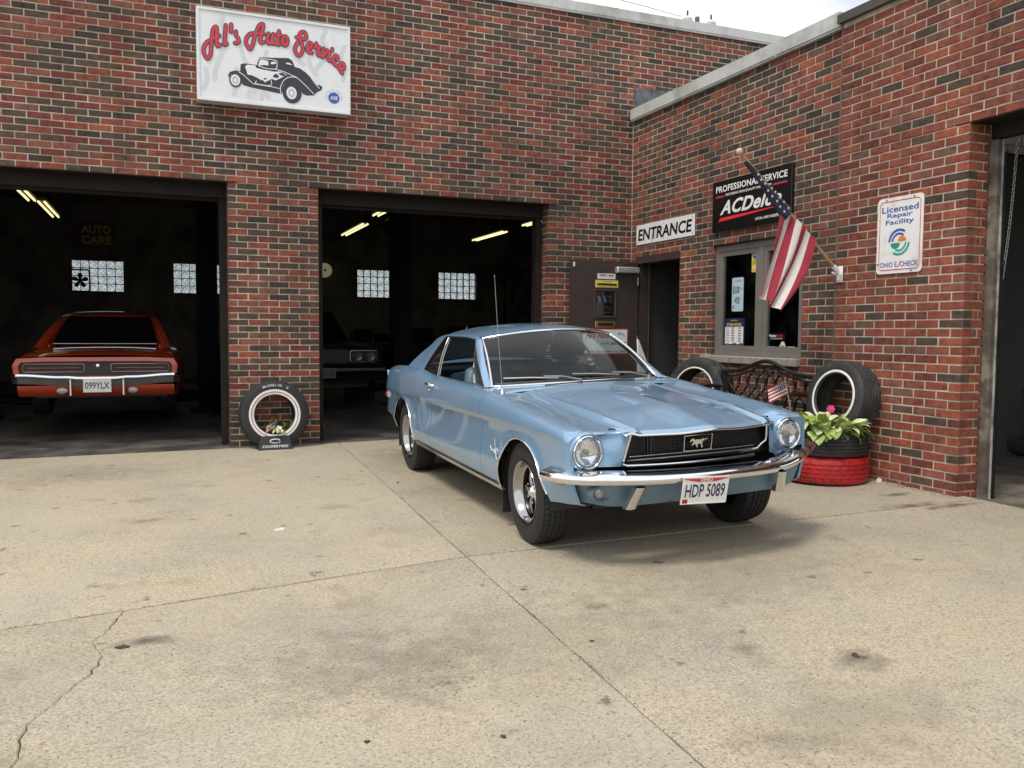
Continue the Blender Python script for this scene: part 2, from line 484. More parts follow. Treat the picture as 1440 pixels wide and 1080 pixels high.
pm('block_grey', (0.46, 0.46, 0.46), 0.75, var=0.08, coord='World', bump=0.25, bscale=70)
pm('tube_light', (0.8, 0.75, 0.5), 0.5, var=0.01, emit=(1.0, 0.86, 0.42), estr=0.95)
pm('lift_blue', (0.008, 0.009, 0.016), 0.6, spec=0.1, var=0.15)
pm('sign_maroon', (0.16, 0.03, 0.02), 0.5, var=0.1)
pm('sign_gold', (0.75, 0.55, 0.25), 0.5, var=0.06)
pm('litter', (0.62, 0.60, 0.56), 0.8, var=0.08)
pm('dry_leaf', (0.055, 0.040, 0.024), 0.85, var=0.3)
pm('neon_red', (0.5, 0.02, 0.01), 0.4, var=0.01, emit=(1.0, 0.05, 0.02), estr=0.9)
pm('neon_blue', (0.05, 0.2, 0.35), 0.4, var=0.01, emit=(0.1, 0.5, 0.9), estr=0.35)
pm('seat_blue', (0.085, 0.155, 0.20), 0.45, var=0.08, bump=0.1, bscale=100)
pm('dash_blue', (0.014, 0.026, 0.040), 0.5, var=0.08)
pm('dark_cloth', (0.012, 0.013, 0.015), 0.8, var=0.2)
glass_mat('pane', tint=(0.80, 0.84, 0.84), gloss=0.015, opac=0.008, minr=0.03)
glass_mat('car_glass', tint=(0.46, 0.54, 0.57), gloss=0.012, opac=0.006, minr=0.0, fres=1.33)
glass_mat('lamp_glass', tint=(0.92, 0.94, 0.95), gloss=0.03, bump=0.35, bscale=90, minr=0.06)

def paint(name, base, flake=0.35, rough=0.34):
    m = pm(name, base, rough, metal=flake, var=0.02, vscale=2.0, coat=1.0, coat_rough=0.06, coord='Object')
    return m
paint('mustang_blue', (0.215, 0.370, 0.550), 0.34, 0.34)
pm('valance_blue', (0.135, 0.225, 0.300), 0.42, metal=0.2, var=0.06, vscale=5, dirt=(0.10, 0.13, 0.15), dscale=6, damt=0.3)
paint('charger_orange', (0.46, 0.050, 0.014), 0.0, 0.35)
pm('dark_car', (0.005, 0.005, 0.006), 0.55, var=0.05, spec=0.06)
# ------------------------------------------------------------------ concrete
STAINS = [(3.55, -4.62, 0.16, 0.05, 0.8), (3.35, -4.95, 0.26, 0.06, 0.85), (3.62, -5.08, 0.30, 0.05, 0.8), (0.90, -6.93, 0.14, 0.08, 0.75), (-1.67, -5.66, 0.10, 0.06, 0.85), (0.26, -5.98, 0.09, 0.05, 0.6), (0.60, -6.66, 0.09, 0.05, 0.6), (-0.9, -6.3, 0.5, 0.35, 0.3), (0.55, -7.3, 0.5, 0.3, 0.3), (-0.45, -3.35, 0.12, 0.07, 0.4), (-1.75, -3.3, 0.14, 0.08, 0.4), (-0.15, -6.2, 0.9, 0.5, 0.22), (-2.2, -1.2, 0.8, 0.5, 0.28), (1.2, -5.9, 1.0, 0.4, 0.22), (1.5, -1.0, 1.0, 0.6, 0.35)]
def concrete_mat(name, base, seed=0.0):
    m = bpy.data.materials.new(name); m.use_nodes = True
    n, l = m.node_tree.nodes, m.node_tree.links
    b = n['Principled BSDF']; b.inputs['Roughness'].default_value = 0.82; b.inputs['Specular IOR Level'].default_value = 0.3
    g = n.new('ShaderNodeNewGeometry')
    mp = n.new('ShaderNodeMapping'); mp.inputs['Location'].default_value = (seed, seed * 0.7, 0); l.new(g.outputs['Position'], mp.inputs['Vector'])
    P = mp.outputs['Vector']
    def noise(sc, det=6, ro=0.6, vec=P):
        q = n.new('ShaderNodeTexNoise'); q.inputs['Scale'].default_value = sc; q.inputs['Detail'].default_value = det; q.inputs['Roughness'].default_value = ro
        l.new(vec, q.inputs['Vector']); return q.outputs['Fac']
    def ramp(src, p0, c0, p1, c1):
        q = n.new('ShaderNodeValToRGB'); q.color_ramp.elements[0].position = p0; q.color_ramp.elements[0].color = (*c0, 1)
        q.color_ramp.elements[1].position = p1; q.color_ramp.elements[1].color = (*c1, 1); l.new(src, q.inputs['Fac']); return q.outputs['Color']
    def mix(fac, a, bb, mode='MIX'):
        q = n.new('ShaderNodeMix'); q.data_type = 'RGBA'; q.blend_type = mode
        if isinstance(fac, float): q.inputs['Factor'].default_value = fac
        else: l.new(fac, q.inputs['Factor'])
        for s_, x in (('A', a), ('B', bb)):
            if isinstance(x, tuple): q.inputs[s_].default_value = (*x, 1)
            else: l.new(x, q.inputs[s_])
        return q.outputs['Result']
    k = lambda f: tuple(c * f for c in base)
    col = ramp(noise(0.55, 5), 0.3, k(0.86), 0.7, k(1.12))
    tint = ramp(noise(1.3, 4), 0.35, (base[0] * 0.90, base[1] * 0.94, base[2] * 1.02), 0.65, (base[0] * 1.06, base[1] * 1.03, base[2] * 0.95))
    col = mix(0.5, col, tint)
    # broad worn and oily patches
    st = ramp(noise(0.8, 8, 0.66), 0.49, (0, 0, 0), 0.74, (0.75, 0.75, 0.75)); col = mix(st, col, (base[0] * 0.66, base[1] * 0.68, base[2] * 0.76))
    st2 = ramp(noise(2.6, 6, 0.6), 0.60, (0, 0, 0), 0.74, (0.8, 0.8, 0.8)); col = mix(st2, col, k(0.60))
    # tyre-dark smudges and small spots
    sp = ramp(noise(7.0, 3, 0.5), 0.685, (0, 0, 0), 0.75, (1, 1, 1)); col = mix(sp, col, k(0.40))
    # aggregate: pale and dark grains
    v = n.new('ShaderNodeTexVoronoi'); v.inputs['Scale'].default_value = 150; l.new(P, v.inputs['Vector'])
    sep = n.new('ShaderNodeSeparateColor'); l.new(v.outputs['Color'], sep.inputs['Color'])
    gr = ramp(sep.outputs['Red'], 0.10, (0.40, 0.39, 0.37), 0.90, (1.38, 1.36, 1.32)); gr2 = mix(0.42, (1, 1, 1), gr)
    wear = ramp(noise(0.7, 4), 0.32, (0.45, 0.45, 0.45), 0.62, (1, 1, 1))
    gr3 = mix(wear, (1, 1, 1), gr2)
    col = mix(1.0, col, gr3, 'MULTIPLY')
    pit = ramp(noise(80, 2, 0.5), 0.58, (1, 1, 1), 0.74, (0.42, 0.40, 0.37)); col = mix(1.0, col, pit, 'MULTIPLY')
    # oil drips and tyre smears, each with its own ragged outline
    wob_n = n.new('ShaderNodeTexNoise'); wob_n.inputs['Scale'].default_value = 9; wob_n.inputs['Detail'].default_value = 6; l.new(g.outputs['Position'], wob_n.inputs['Vector'])
    for (sx, sy, rx, ry, dk) in STAINS:
        mp2 = n.new('ShaderNodeMapping'); mp2.vector_type = 'POINT'; mp2.inputs['Scale'].default_value = (1 / rx, 1 / ry, 0.0); mp2.inputs['Location'].default_value = (-sx / rx, -sy / ry, 0)
        l.new(g.outputs['Position'], mp2.inputs['Vector'])
        ln = n.new('ShaderNodeVectorMath'); ln.operation = 'LENGTH'; l.new(mp2.outputs['Vector'], ln.inputs[0])
        ad2 = n.new('ShaderNodeMath'); ad2.operation = 'MULTIPLY_ADD'; ad2.inputs[1].default_value = 2.4; l.new(wob_n.outputs['Fac'], ad2.inputs[0]); l.new(ln.outputs['Value'], ad2.inputs[2])
        rp2 = ramp(ad2.outputs['Value'], 0.34, (dk, dk, dk), 0.60, (0, 0, 0))
        n_r = [q for q in n if q.type == 'VALTORGB'][-1]
        ms_ = n.new('ShaderNodeMath'); ms_.operation = 'MULTIPLY'; ms_.inputs[1].default_value = 0.25; l.new(ad2.outputs['Value'], ms_.inputs[0]); l.new(ms_.outputs['Value'], n_r.inputs['Fac'])
        col = mix(rp2, col, k(0.20))
    l.new(col, b.inputs['Base Color'])
    bp = n.new('ShaderNodeBump'); bp.inputs['Strength'].default_value = 0.35; bp.inputs['Distance'].default_value = 0.003
    l.new(noise(150, 3), bp.inputs['Height']); l.new(bp.outputs['Normal'], b.inputs['Normal'])
    MAT[name] = m
concrete_mat('concrete_a', (0.436, 0.383, 0.294))
concrete_mat('concrete_b', (0.412, 0.364, 0.282), 3.7)
concrete_mat('concrete_c', (0.424, 0.374, 0.290), 8.1)
pm('asphalt', (0.06, 0.058, 0.055), 0.9, var=0.2, vscale=1.5, coord='World', bump=0.3, bscale=60)
pm('joint_dirt', (0.20, 0.17, 0.125), 0.95, var=0.3, vscale=12, coord='World')

gm = MB(); gm.add([(-1500, -1500, -0.27), (1500, -1500, -0.27), (1500, 1500, -0.27), (-1500, 1500, -0.27)], [(0, 1, 2, 3)])
tag(gm.build('ground', 'asphalt'), kind='structure')
apron = MB()
apron.prismz([(-9, -18), (3.98, -18), (3.98, -0.02), (-9, -0.02)], lambda x, y: ground_z(x, y) - 0.25, lambda x, y: ground_z(x, y) - 0.040)
apron = tag(apron.build('concrete_apron', 'joint_dirt'), kind='structure')

def jx(y): return 0.205 + 0.042 * y                       # the long joint running towards the camera
def slab(poly, mat):
    b = MB(); n = len(poly)
    top = lambda x, y: ground_z(x, y)
    cx = sum(p[0] for p in poly) / n; cy = sum(p[1] for p in poly) / n
    ins = []
    for i in range(n):                                      # small arris along the joint
        a, p, c = Vector(poly[i - 1]), Vector(poly[i]), Vector(poly[(i + 1) % n])
        d1 = (p - a).normalized(); d2 = (c - p).normalized(); nn = Vector((-(d1.y + d2.y), d1.x + d2.x))
        nn = nn.normalized() if nn.length > 1e-6 else Vector((0, 0)); ins.append((p.x + nn.x * 0.005, p.y + nn.y * 0.005))
    v0 = [(p[0], p[1], top(*p) - 0.05) for p in poly]; v1 = [(p[0], p[1], top(*p) - 0.004) for p in poly]; v2 = [(p[0], p[1], top(*p)) for p in ins]
    f = [tuple(range(2 * n, 3 * n))]
    for k in (0, 1):
        f += [(k * n + i, k * n + (i + 1) % n, (k + 1) * n + (i + 1) % n, (k + 1) * n + i) for i in range(n)]
    b.add(v0 + v1 + v2, f)
    return b.build('concrete_slab', mat, apron, fix=False)
GAP = 0.010; GX = 0.0042
def yl(x): return -4.915 + 0.163 * x if x < 0 else -4.915 - 0.02 * x
def wob(pts, amp=0.004, seg=0.12):
    out = []
    for i in range(len(pts)):
        a, b = Vector(pts[i]), Vector(pts[(i + 1) % len(pts)]); d = b - a; m = max(int(d.length / seg), 1)
        nn = Vector((-d.y, d.x)).normalized() if d.length else Vector((0, 0))
        for k in range(m):
            p = a + d * (k / m)
            if k: p += nn * random.uniform(-amp, amp)
            out.append((p.x, p.y))
    return out
crack = [(-1.770, -5.204), (-1.800, -5.33), (-1.815, -5.41), (-1.835, -5.50), (-1.880, -5.585), (-1.852, -5.68), (-1.836, -5.78), (-1.846, -5.86), (-1.872, -5.97), (-1.925, -6.08), (-1.960, -6.17), (-1.985, -6.23), (-2.020, -6.32), (-2.030, -6.42), (-2.018, -6.52), (-2.035, -6.68), (-2.06, -6.80), (-2.10, -7.2), (-2.2, -7.9), (-2.15, -9), (-2.3, -11), (-2.25, -14), (-2.3, -18)]
ck = []
for i in range(len(crack) - 1):
    a, b = Vector(crack[i]), Vector(crack[i + 1]); m = max(int((b - a).length / 0.03), 1) if i < 18 else 6
    for k in range(m):
        p = a + (b - a) * (k / m); ck.append((p.x + random.uniform(-0.008, 0.008), p.y))
ck.append(crack[-1])
cw = [0.0008 + 0.0026 * max(0, math.sin(i * 0.37)) ** 2 for i in range(len(ck))]
A1 = [(jx(-4.92) - GX, yl(0) + GAP), (jx(-0.02) - GX, -0.03), (-9, -0.03), (-9, yl(-9) + GAP)]
slab(wob(A1), 'concrete_a')
A2 = [(3.98, yl(3.98) + GAP), (3.98, -0.03), (jx(-0.02) + GX, -0.03), (jx(-4.92) + GX, yl(0.02) + GAP)]
slab(wob(A2), 'concrete_b')
A4 = [(3.98, -18), (3.98, yl(3.98) - GAP), (jx(-4.95) + GX, yl(0.02) - GAP), (jx(-18) + GX, -18)]
slab(wob(A4), 'concrete_c')
right_of_crack = [(ck[i][0] + cw[i], ck[i][1]) for i in range(len(ck))]
left_of_crack = [(ck[i][0] - cw[i], ck[i][1]) for i in range(len(ck))]
right_of_crack[0] = (right_of_crack[0][0], yl(right_of_crack[0][0]) - GAP); left_of_crack[0] = (left_of_crack[0][0], yl(left_of_crack[0][0]) - GAP)
slab([(jx(-18) - GX, -18)] + [(jx(y_) - GX + random.uniform(-0.003, 0.003), y_) for y_ in np.arange(-17.8, -5.1, 0.12)] + [(jx(-4.95) - GX, yl(0) - GAP)] + right_of_crack, 'concrete_b')
slab([(-9, yl(-9) - GAP), (-9, -18)] + left_of_crack[::-1], 'concrete_b')

# ------------------------------------------------------------------ bricks
CH, BL, JT = 0.068, 0.2125, 0.0115
pm('mortar', (0.49, 0.43, 0.345), 0.95, var=0.16, vscale=9, coord='World', bump=0.5, bscale=140, dirt=(0.33, 0.28, 0.22), dscale=2.5, damt=0.4, macro=0.28)
TONES = {'red': (0.225, 0.068, 0.046), 'rose': (0.235, 0.088, 0.064), 'bright': (0.285, 0.086, 0.050), 'wine': (0.160, 0.050, 0.040),
         'tan': (0.165, 0.085, 0.058), 'brown': (0.112, 0.070, 0.050), 'umber': (0.086, 0.061, 0.047), 'dark': (0.072, 0.053, 0.042), 'slate': (0.054, 0.045, 0.040)}
for k_, c_ in TONES.items():
    pm('brick_' + k_, c_, 0.88, var=0.17, vscale=22, coord='World', bump=0.75, bscale=110, spec=0.25, dirt=tuple(x * 0.62 for x in c_), dscale=14, damt=0.35, macro=0.20)
MIX_A = [('red', 19), ('rose', 7), ('bright', 2), ('wine', 12), ('tan', 5), ('brown', 22), ('umber', 18), ('dark', 11), ('slate', 5)]
MIX_B = [('red', 18), ('rose', 11), ('bright', 9), ('wine', 6), ('tan', 9), ('brown', 20), ('umber', 15), ('dark', 10), ('slate', 3)]
MIX_C = [('red', 50), ('rose', 12), ('bright', 14), ('wine', 9), ('tan', 4), ('brown', 5), ('umber', 4), ('dark', 2)]
_tone_names = list(TONES)
def pick(mixd):
    t = random.uniform(0, sum(w for _, w in mixd))
    for nme, w in mixd:
        t -= w
        if t <= 0: return nme
    return mixd[-1][0]
def brick_geo(Lh, Hh, dep, c=0.0035, jig=0.0):
    """x centred, z centred, front at y=0; chamfered front"""
    x, z = Lh / 2, Hh / 2; rr = lambda: random.uniform(-jig, jig)
    v = [(-x + c, rr(), -z + c), (x - c, rr(), -z + c), (x - c, rr(), z - c), (-x + c, rr(), z - c),
         (-x, c, -z + rr()), (x, c, -z + rr()), (x, c, z + rr()), (-x, c, z + rr()), (-x, dep, -z), (x, dep, -z), (x, dep, z), (-x, dep, z)]
    f = [(0, 1, 2, 3)] + [(4 + i, 4 + (i + 1) % 4, (i + 1) % 4, i) for i in range(4)] + [(8 + i, 8 + (i + 1) % 4, 4 + (i + 1) % 4, 4 + i) for i in range(4)]
    return v, f
_bm = {}
def brick_mesh(tone, ln):
    key = (tone, round(ln, 2))
    lst = _bm.setdefault(key, [])
    if len(lst) < (3 if abs(ln - 0.2025) < 0.006 else 1):
        v, f = brick_geo(ln, CH - JT, 0.092, jig=0.0012)
        me = bpy.data.meshes.new('brick'); me.from_pydata(v, [], f); me.materials.append(MAT['brick_' + tone]); lst.append(me)
        return me
    return random.choice(lst)
def lay(x0, x1, z0, z1, holes, shift=0.0):
    """running bond in local x,z: list of (xa, xb, course)"""
    out = []
    k0, k1 = int(math.floor(z0 / CH + 1e-6)), int(round(z1 / CH))
    for k in range(k0, k1):
        za, zb = k * CH, (k + 1) * CH
        spans = [(x0, x1)]
        for (hx0, hx1, hz0, hz1) in holes:
            if zb > hz0 + 0.01 and za < hz1 - 0.01:
                ns = []
                for a, b in spans:
                    if hx1 <= a or hx0 >= b: ns.append((a, b)); continue
                    if hx0 > a: ns.append((a, hx0))
                    if hx1 < b: ns.append((hx1, b))
                spans = ns
        off = (shift + (0.5 if k % 2 else 0.0)) * BL
        for a, b in spans:
            i = math.floor((a - off) / BL)
            while True:
                xa = off + i * BL; xb = xa + BL; i += 1
                if xa >= b - 0.01: break
                ca, cb = max(xa, a), min(xb, b)
                ea = JT / 2 if ca > a + 1e-6 else 0.0; eb = JT / 2 if cb < b - 1e-6 else 0.0
                if cb - ca < 0.045: continue
                if b - cb < 0.045: cb = b; eb = 0.0
                if ca - a < 0.045 and ca > a: ca = a; ea = 0.0
                out.append((ca + ea, cb - eb, k))
    return out
ALLB = {}
def brick_field(parent, origin, rotz, bricks, mixd):
    """collect bricks of a thing; placed by finish_bricks"""
    Mw = Matrix.Translation(Vector(origin)) @ Matrix.Rotation(rotz, 4, 'Z')
    for xa, xb, k in bricks:
        ALLB.setdefault(parent.name, []).append((Mw, xa, xb, k, pick(mixd)))
def finish_bricks(parent, n=300):
    lst = ALLB[parent.name]; sc_ = []
    for it in lst:
        Mw, xa, xb, k, tn = it
        p = project(Mw @ Vector(((xa + xb) / 2, 0, (k + 0.5) * CH)))
        s_ = -1.0
        if p and -5 < p[0] < 1445 and -5 < p[1] < 1085:
            a = project(Mw @ Vector((xa, 0, k * CH))); b = project(Mw @ Vector((xb, 0, (k + 1) * CH)))
            s_ = abs((b[0] - a[0]) * (b[1] - a[1])) if a and b else 0
            s_ = abs(b[0] - a[0]) * CH * 1197 / p[2]
        sc_.append(s_)
    order = sorted(range(len(lst)), key=lambda i: -sc_[i])
    ind = set(i for i in order[:n] if sc_[i] > 0)
    rest = {}
    inv = parent.matrix_world.inverted()
    for i, (Mw, xa, xb, k, tn) in enumerate(lst):
        loc = Matrix.Translation(((xa + xb) / 2, random.uniform(-0.0015, 0.0012), (k + 0.5) * CH)) @ Matrix.Rotation(random.uniform(-0.004, 0.004), 4, 'Y') @ Matrix.Rotation(random.uniform(-0.004, 0.004), 4, 'Z')
        if i in ind:
            o = bpy.data.objects.new('brick', brick_mesh(tn, xb - xa)); COL.objects.link(o)
            o.parent = parent; o.matrix_local = inv @ Mw @ loc
        else:
            v, f = brick_geo(xb - xa, CH - JT, 0.092, jig=0.0012); T = inv @ Mw @ loc
            rest.setdefault(tn, []).append(([tuple(T @ Vector(p)) for p in v], f))
    if rest:
        b = MB(); mi = []; names = list(rest)
        for q, tn in enumerate(names):
            for v, f in rest[tn]:
                b.add(v, f); mi += [q] * len(f)
        me = bpy.data.meshes.new('brickwork'); me.from_pydata(b.v, [], b.f)
        for tn in names: me.materials.append(MAT['brick_' + tn])
        me.polygons.foreach_set('material_index', mi); me.update()
        o = bpy.data.objects.new('brickwork', me); COL.objects.link(o); o.parent = parent; o["kind"] = "stuff"

# ------------------------------------------------------------------ the buildings
HEAD = 41 * CH
XB = 3.90                                                    # face of the office wing
XC = 3.886                                                   # face of the bay wing, a touch proud
YJ, YC = -3.572, -4.874                                      # vertical joint and right-hand corner
garage = empty('garage_building', (0, 0, 0), 0, 'red and brown brick garage with two open dark bays under a pale coping', 'building')
office = empty('office_wing', (XB, 0, 0), 0, 'lower mottled brick office wing holding the entrance and the window', 'building')
bay = empty('service_bay_wing', (XC, YJ, 0), 0, 'redder brick wing with dark coping and an open bay at the right edge', 'building')
bpy.context.view_layer.update()
O1 = (-5.6, -0.94, -1, HEAD); O2 = (0.0, 2.755, -1, HEAD)
TOPA = 75 * CH
m = 0.0045                                                    # mortar stands back behind the brick faces
w = MB()
w.box(-8, O1[0] - m, m, 0.2, -0.3, HEAD); w.box(O1[1] + m, O2[0] - m, m, 0.2, -0.3, HEAD); w.box(O2[1] + m, XB + 0.02, m, 0.2, -0.3, HEAD)
w.box(-8, XB + 0.02, m, 0.2, HEAD + m, TOPA); w.box(XB + 0.02, 12, m, 0.2, 3.6, TOPA)
w.build('wall', 'mortar', garage)
brick_field(garage, (0, 0, 0), 0, lay(-8, XB - 0.004, -0.136, TOPA, [O1, O2]), MIX_A)
brick_field(garage, (0, 0, 0), 0, lay(XB + 0.012, 11.9, 57 * CH, TOPA, [], 0.3), MIX_A)
def reveal(parent, x, y0, y1, z0, z1, face, mixd):
    """brick return in an opening: face -1 looks to -x, +1 looks to +x; y runs into the wall"""
    bs = []
    for k in range(int(round(z0 / CH)), int(round(z1 / CH))):
        if k % 2: bs.append((y0 + 0.004, y1, k))
        else: bs += [(y0 + 0.004, (y0 + y1) / 2 - 0.004, k), ((y0 + y1) / 2 + 0.004, y1, k)]
    if face < 0: brick_field(parent, (x, 0, 0), -math.pi / 2, [(-b, -a, k) for a, b, k in bs], mixd)
    else: brick_field(parent, (x, 0, 0), math.pi / 2, bs, mixd)
reveal(garage, O2[1], 0.096, 0.215, -0.136, HEAD, -1, MIX_A)
reveal(garage, O1[1], 0.096, 0.215, -0.136, HEAD, -1, MIX_A)
reveal(garage, O2[0], 0.096, 0.215, -0.136, HEAD, 1, MIX_A)
finish_bricks(garage)
cp = MB(); cp.box(-8, 12.2, -0.035, 0.30, TOPA + 0.004, TOPA + 0.115); cp.box(-8, 12.2, -0.028, 0.3, TOPA - 0.02, TOPA + 0.004)
cp.build('coping', 'coping_white', garage)
for x in (-2.4, 0.6, 3.62, 6.6):
    sm = MB(); sm.box(x, x + 0.02, -0.037, 0.30, TOPA - 0.0215, TOPA + 0.118); sm.build('coping_seam', 'coping_white', garage)
fl = MB(); fl.box(XB + 0.02, XB + 0.62, -0.012, -0.004, 3.9, 4.30); fl.build('flashing', 'coping_brown' if False else 'flash_grey' if 'flash_grey' in MAT else pm('flash_grey', (0.055, 0.065, 0.08), 0.5, metal=0.3, var=0.3, vscale=9, dirt=(0.14, 0.15, 0.17), dscale=8, damt=0.7), garage)
jt = MB(); jt.box(XB - 0.003, XB + 0.011, 0.004, 0.02, 3.9, TOPA - 0.02); jt.build('control_joint', pm('sealant', (0.16, 0.13, 0.11), 0.7, coord='World'), garage)
for (a, b) in ((O1[0], O1[1]), (O2[0], O2[1])):
    li = MB(); li.box(a - 0.10, b + 0.10, -0.004, 0.2, HEAD - 0.003, HEAD + 0.007); li.box(a, b, 0.19, 0.26, HEAD - 0.14, HEAD - 0.004)
    li.build('lintel', 'brown_steel', garage)
    fr = MB(); fr.box(a + 0.001, a + 0.075, 0.217, 0.29, -0.05, HEAD - 0.142); fr.box(b - 0.075, b - 0.001, 0.217, 0.29, -0.05, HEAD - 0.142)
    fr.box(a + 0.001, b - 0.001, 0.262, 0.34, HEAD - 0.17, HEAD - 0.01)
    fr.build('door_frame', 'brown_steel', garage)
    for x in (a + 0.05, b - 0.05):
        tk = MB(); tk.box(x - 0.02, x + 0.02, 0.30, 0.35, 0.02, HEAD + 0.35); tk.box(x - 0.02, x + 0.02, 0.35, 3.2, HEAD + 0.30, HEAD + 0.35); tk.build('door_track', 'brown_steel', garage)
# interior shell
YBK = 14.0
wins = [(-3.63, -2.47), (-1.31, -0.15), (3.40, 4.55), (5.74, 6.89)]
ZW0, ZW1 = 2.185, 2.945
iw = MB(); xs = [-7.5] + [q for a in wins for q in a] + [9.5]
for i in range(0, len(xs), 2): iw.box(xs[i], xs[i + 1], YBK, YBK + 0.2, -0.2, 4.6)
for a, b in wins:
    iw.box(a, b, YBK, YBK + 0.2, -0.2, ZW0); iw.box(a, b, YBK, YBK + 0.2, ZW1, 4.6)
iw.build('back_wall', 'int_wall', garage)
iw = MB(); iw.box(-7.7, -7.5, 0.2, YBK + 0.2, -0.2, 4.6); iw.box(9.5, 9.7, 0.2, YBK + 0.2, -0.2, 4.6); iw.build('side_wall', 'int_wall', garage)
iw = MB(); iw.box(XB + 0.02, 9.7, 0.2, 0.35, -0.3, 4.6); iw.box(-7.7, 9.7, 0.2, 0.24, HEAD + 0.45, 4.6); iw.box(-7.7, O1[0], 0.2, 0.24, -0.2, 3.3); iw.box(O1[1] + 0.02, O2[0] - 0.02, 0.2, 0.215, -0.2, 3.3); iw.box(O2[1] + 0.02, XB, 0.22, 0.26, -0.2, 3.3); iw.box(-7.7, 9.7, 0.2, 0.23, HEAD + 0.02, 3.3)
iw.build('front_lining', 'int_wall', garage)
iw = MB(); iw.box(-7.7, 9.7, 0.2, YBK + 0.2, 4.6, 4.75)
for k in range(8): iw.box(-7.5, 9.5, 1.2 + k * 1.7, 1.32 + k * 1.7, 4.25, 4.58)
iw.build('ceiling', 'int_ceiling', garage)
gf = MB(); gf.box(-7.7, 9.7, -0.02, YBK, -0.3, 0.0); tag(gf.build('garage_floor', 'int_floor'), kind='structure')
# glass-block windows, every block a piece
def gblock_mat():
    m = bpy.data.materials.new('glass_block'); m.use_nodes = True; n, l = m.node_tree.nodes, m.node_tree.links; n.clear()
    out = n.new('ShaderNodeOutputMaterial'); tr = n.new('ShaderNodeBsdfTransparent'); tl = n.new('ShaderNodeBsdfTranslucent'); gl = n.new('ShaderNodeBsdfGlossy')
    tc = n.new('ShaderNodeTexCoord'); w_ = n.new('ShaderNodeTexNoise'); w_.inputs['Scale'].default_value = 26; w_.inputs['Distortion'].default_value = 1.5; l.new(tc.outputs['Object'], w_.inputs['Vector'])
    rp = n.new('ShaderNodeValToRGB'); rp.color_ramp.elements[0].position = 0.40; rp.color_ramp.elements[0].color = (0.20, 0.24, 0.25, 1); rp.color_ramp.elements[1].position = 0.62; rp.color_ramp.elements[1].color = (0.78, 0.84, 0.84, 1)
    l.new(w_.outputs['Fac'], rp.inputs['Fac']); l.new(rp.outputs['Color'], tr.inputs['Color']); tl.inputs['Color'].default_value = (0.7, 0.75, 0.75, 1)
    gl.inputs['Roughness'].default_value = 0.15; gl.inputs['Color'].default_value = (0.3, 0.3, 0.3, 1)
    m1 = n.new('ShaderNodeMixShader'); m1.inputs[0].default_value = 0.30; l.new(tr.outputs[0], m1.inputs[1]); l.new(tl.outputs[0], m1.inputs[2])
    m2 = n.new('ShaderNodeMixShader'); m2.inputs[0].default_value = 0.10; l.new(m1.outputs[0], m2.inputs[1]); l.new(gl.outputs[0], m2.inputs[2])
    l.new(m2.outputs[0], out.inputs['Surface']); MAT['glass_block'] = m
gblock_mat()
gb = bpy.data.meshes.new('glass_block'); _b = MB()
_b.add([(-0.087, 0, -0.087), (0.087, 0, -0.087), (0.087, 0, 0.087), (-0.087, 0, 0.087), (-0.072, -0.014, -0.072), (0.072, -0.014, -0.072), (0.072, -0.014, 0.072), (-0.072, -0.014, 0.072)],
       [(4, 5, 6, 7), (0, 1, 5, 4), (1, 2, 6, 5), (2, 3, 7, 6), (3, 0, 4, 7)])
gb.from_pydata(_b.v, [], _b.f); gb.materials.append(MAT['glass_block'])
for a, b in wins:
    f_ = MB(); nx, nz = 6, 4; sx, sz = (b - a) / nx, (ZW1 - ZW0) / nz
    for i in range(nx + 1): f_.box(a + i * sx - 0.008, a + i * sx + 0.008, YBK + 0.05, YBK + 0.12, ZW0, ZW1)
    for k in range(nz + 1): f_.box(a, b, YBK + 0.052, YBK + 0.118, ZW0 + k * sz - 0.008, ZW0 + k * sz + 0.008)
    wo = f_.build('window', pm('grout_grey', (0.16, 0.165, 0.16), 0.9) if 'grout_grey' not in MAT else 'grout_grey', garage)
    for i in range(nx):
        for k in range(nz):
            o = bpy.data.objects.new('glass_block', gb); COL.objects.link(o); o.parent = wo
            o.location = (a + (i + 0.5) * sx, YBK + 0.07, ZW0 + (k + 0.5) * sz); o.scale = (sx / 0.19, 1, sz / 0.19); o.rotation_euler = (0, random.choice((0, math.pi / 2, math.pi, -math.pi / 2)), 0)

# --- office wing: local frame of its face: x' = -y, looking to -x
def FB(lx, dep, z): return Vector((XB + dep, -lx, z))
DW = (0.13, 1.10); DZ = 32 * CH
WW = (1.735, 3.135); WZ = (14 * CH, 32 * CH)
TOPB = 57 * CH + 0.014
w = MB(); d0, d1 = m, 0.2
def bw(lx0, lx1, z0, z1): w.box(d0, d1, -lx1, -lx0, z0, z1)
bw(0.0, DW[0] - m, -0.3, DZ); bw(DW[1] + m, WW[0] - m, -0.3, WZ[1]); bw(WW[0] - m, WW[1] + m, -0.3, WZ[0] - m); bw(WW[1] + m, -YJ, -0.3, WZ[1])
bw(0, -YJ, WZ[1] + m, TOPB)
w.build('wall', 'mortar', office)
brick_field(office, (XB, 0, 0), -math.pi / 2, lay(0.012, -YJ - 0.012, -0.068, TOPB, [(DW[0], DW[1], -1, DZ), (WW[0], WW[1], WZ[0], WZ[1])], 0.17), MIX_B)
for lx, sgn in ((DW[1], 1), (WW[1], 1), (WW[0], -1)):
    zlo, zhi = (-0.068, DZ) if lx == DW[1] else WZ
    bs = []
    for k in range(int(round(zlo / CH)), int(round(zhi / CH))): bs.append((0.096, 0.19, k))
    if lx == DW[1] or lx == WW[1]:     # faces +y
        brick_field(office, (XB, -lx, 0), math.pi, [(-b, -a, k) for a, b, k in bs], MIX_B)
    else:
        brick_field(office, (XB, -lx, 0), 0, bs, MIX_B)
finish_bricks(office)
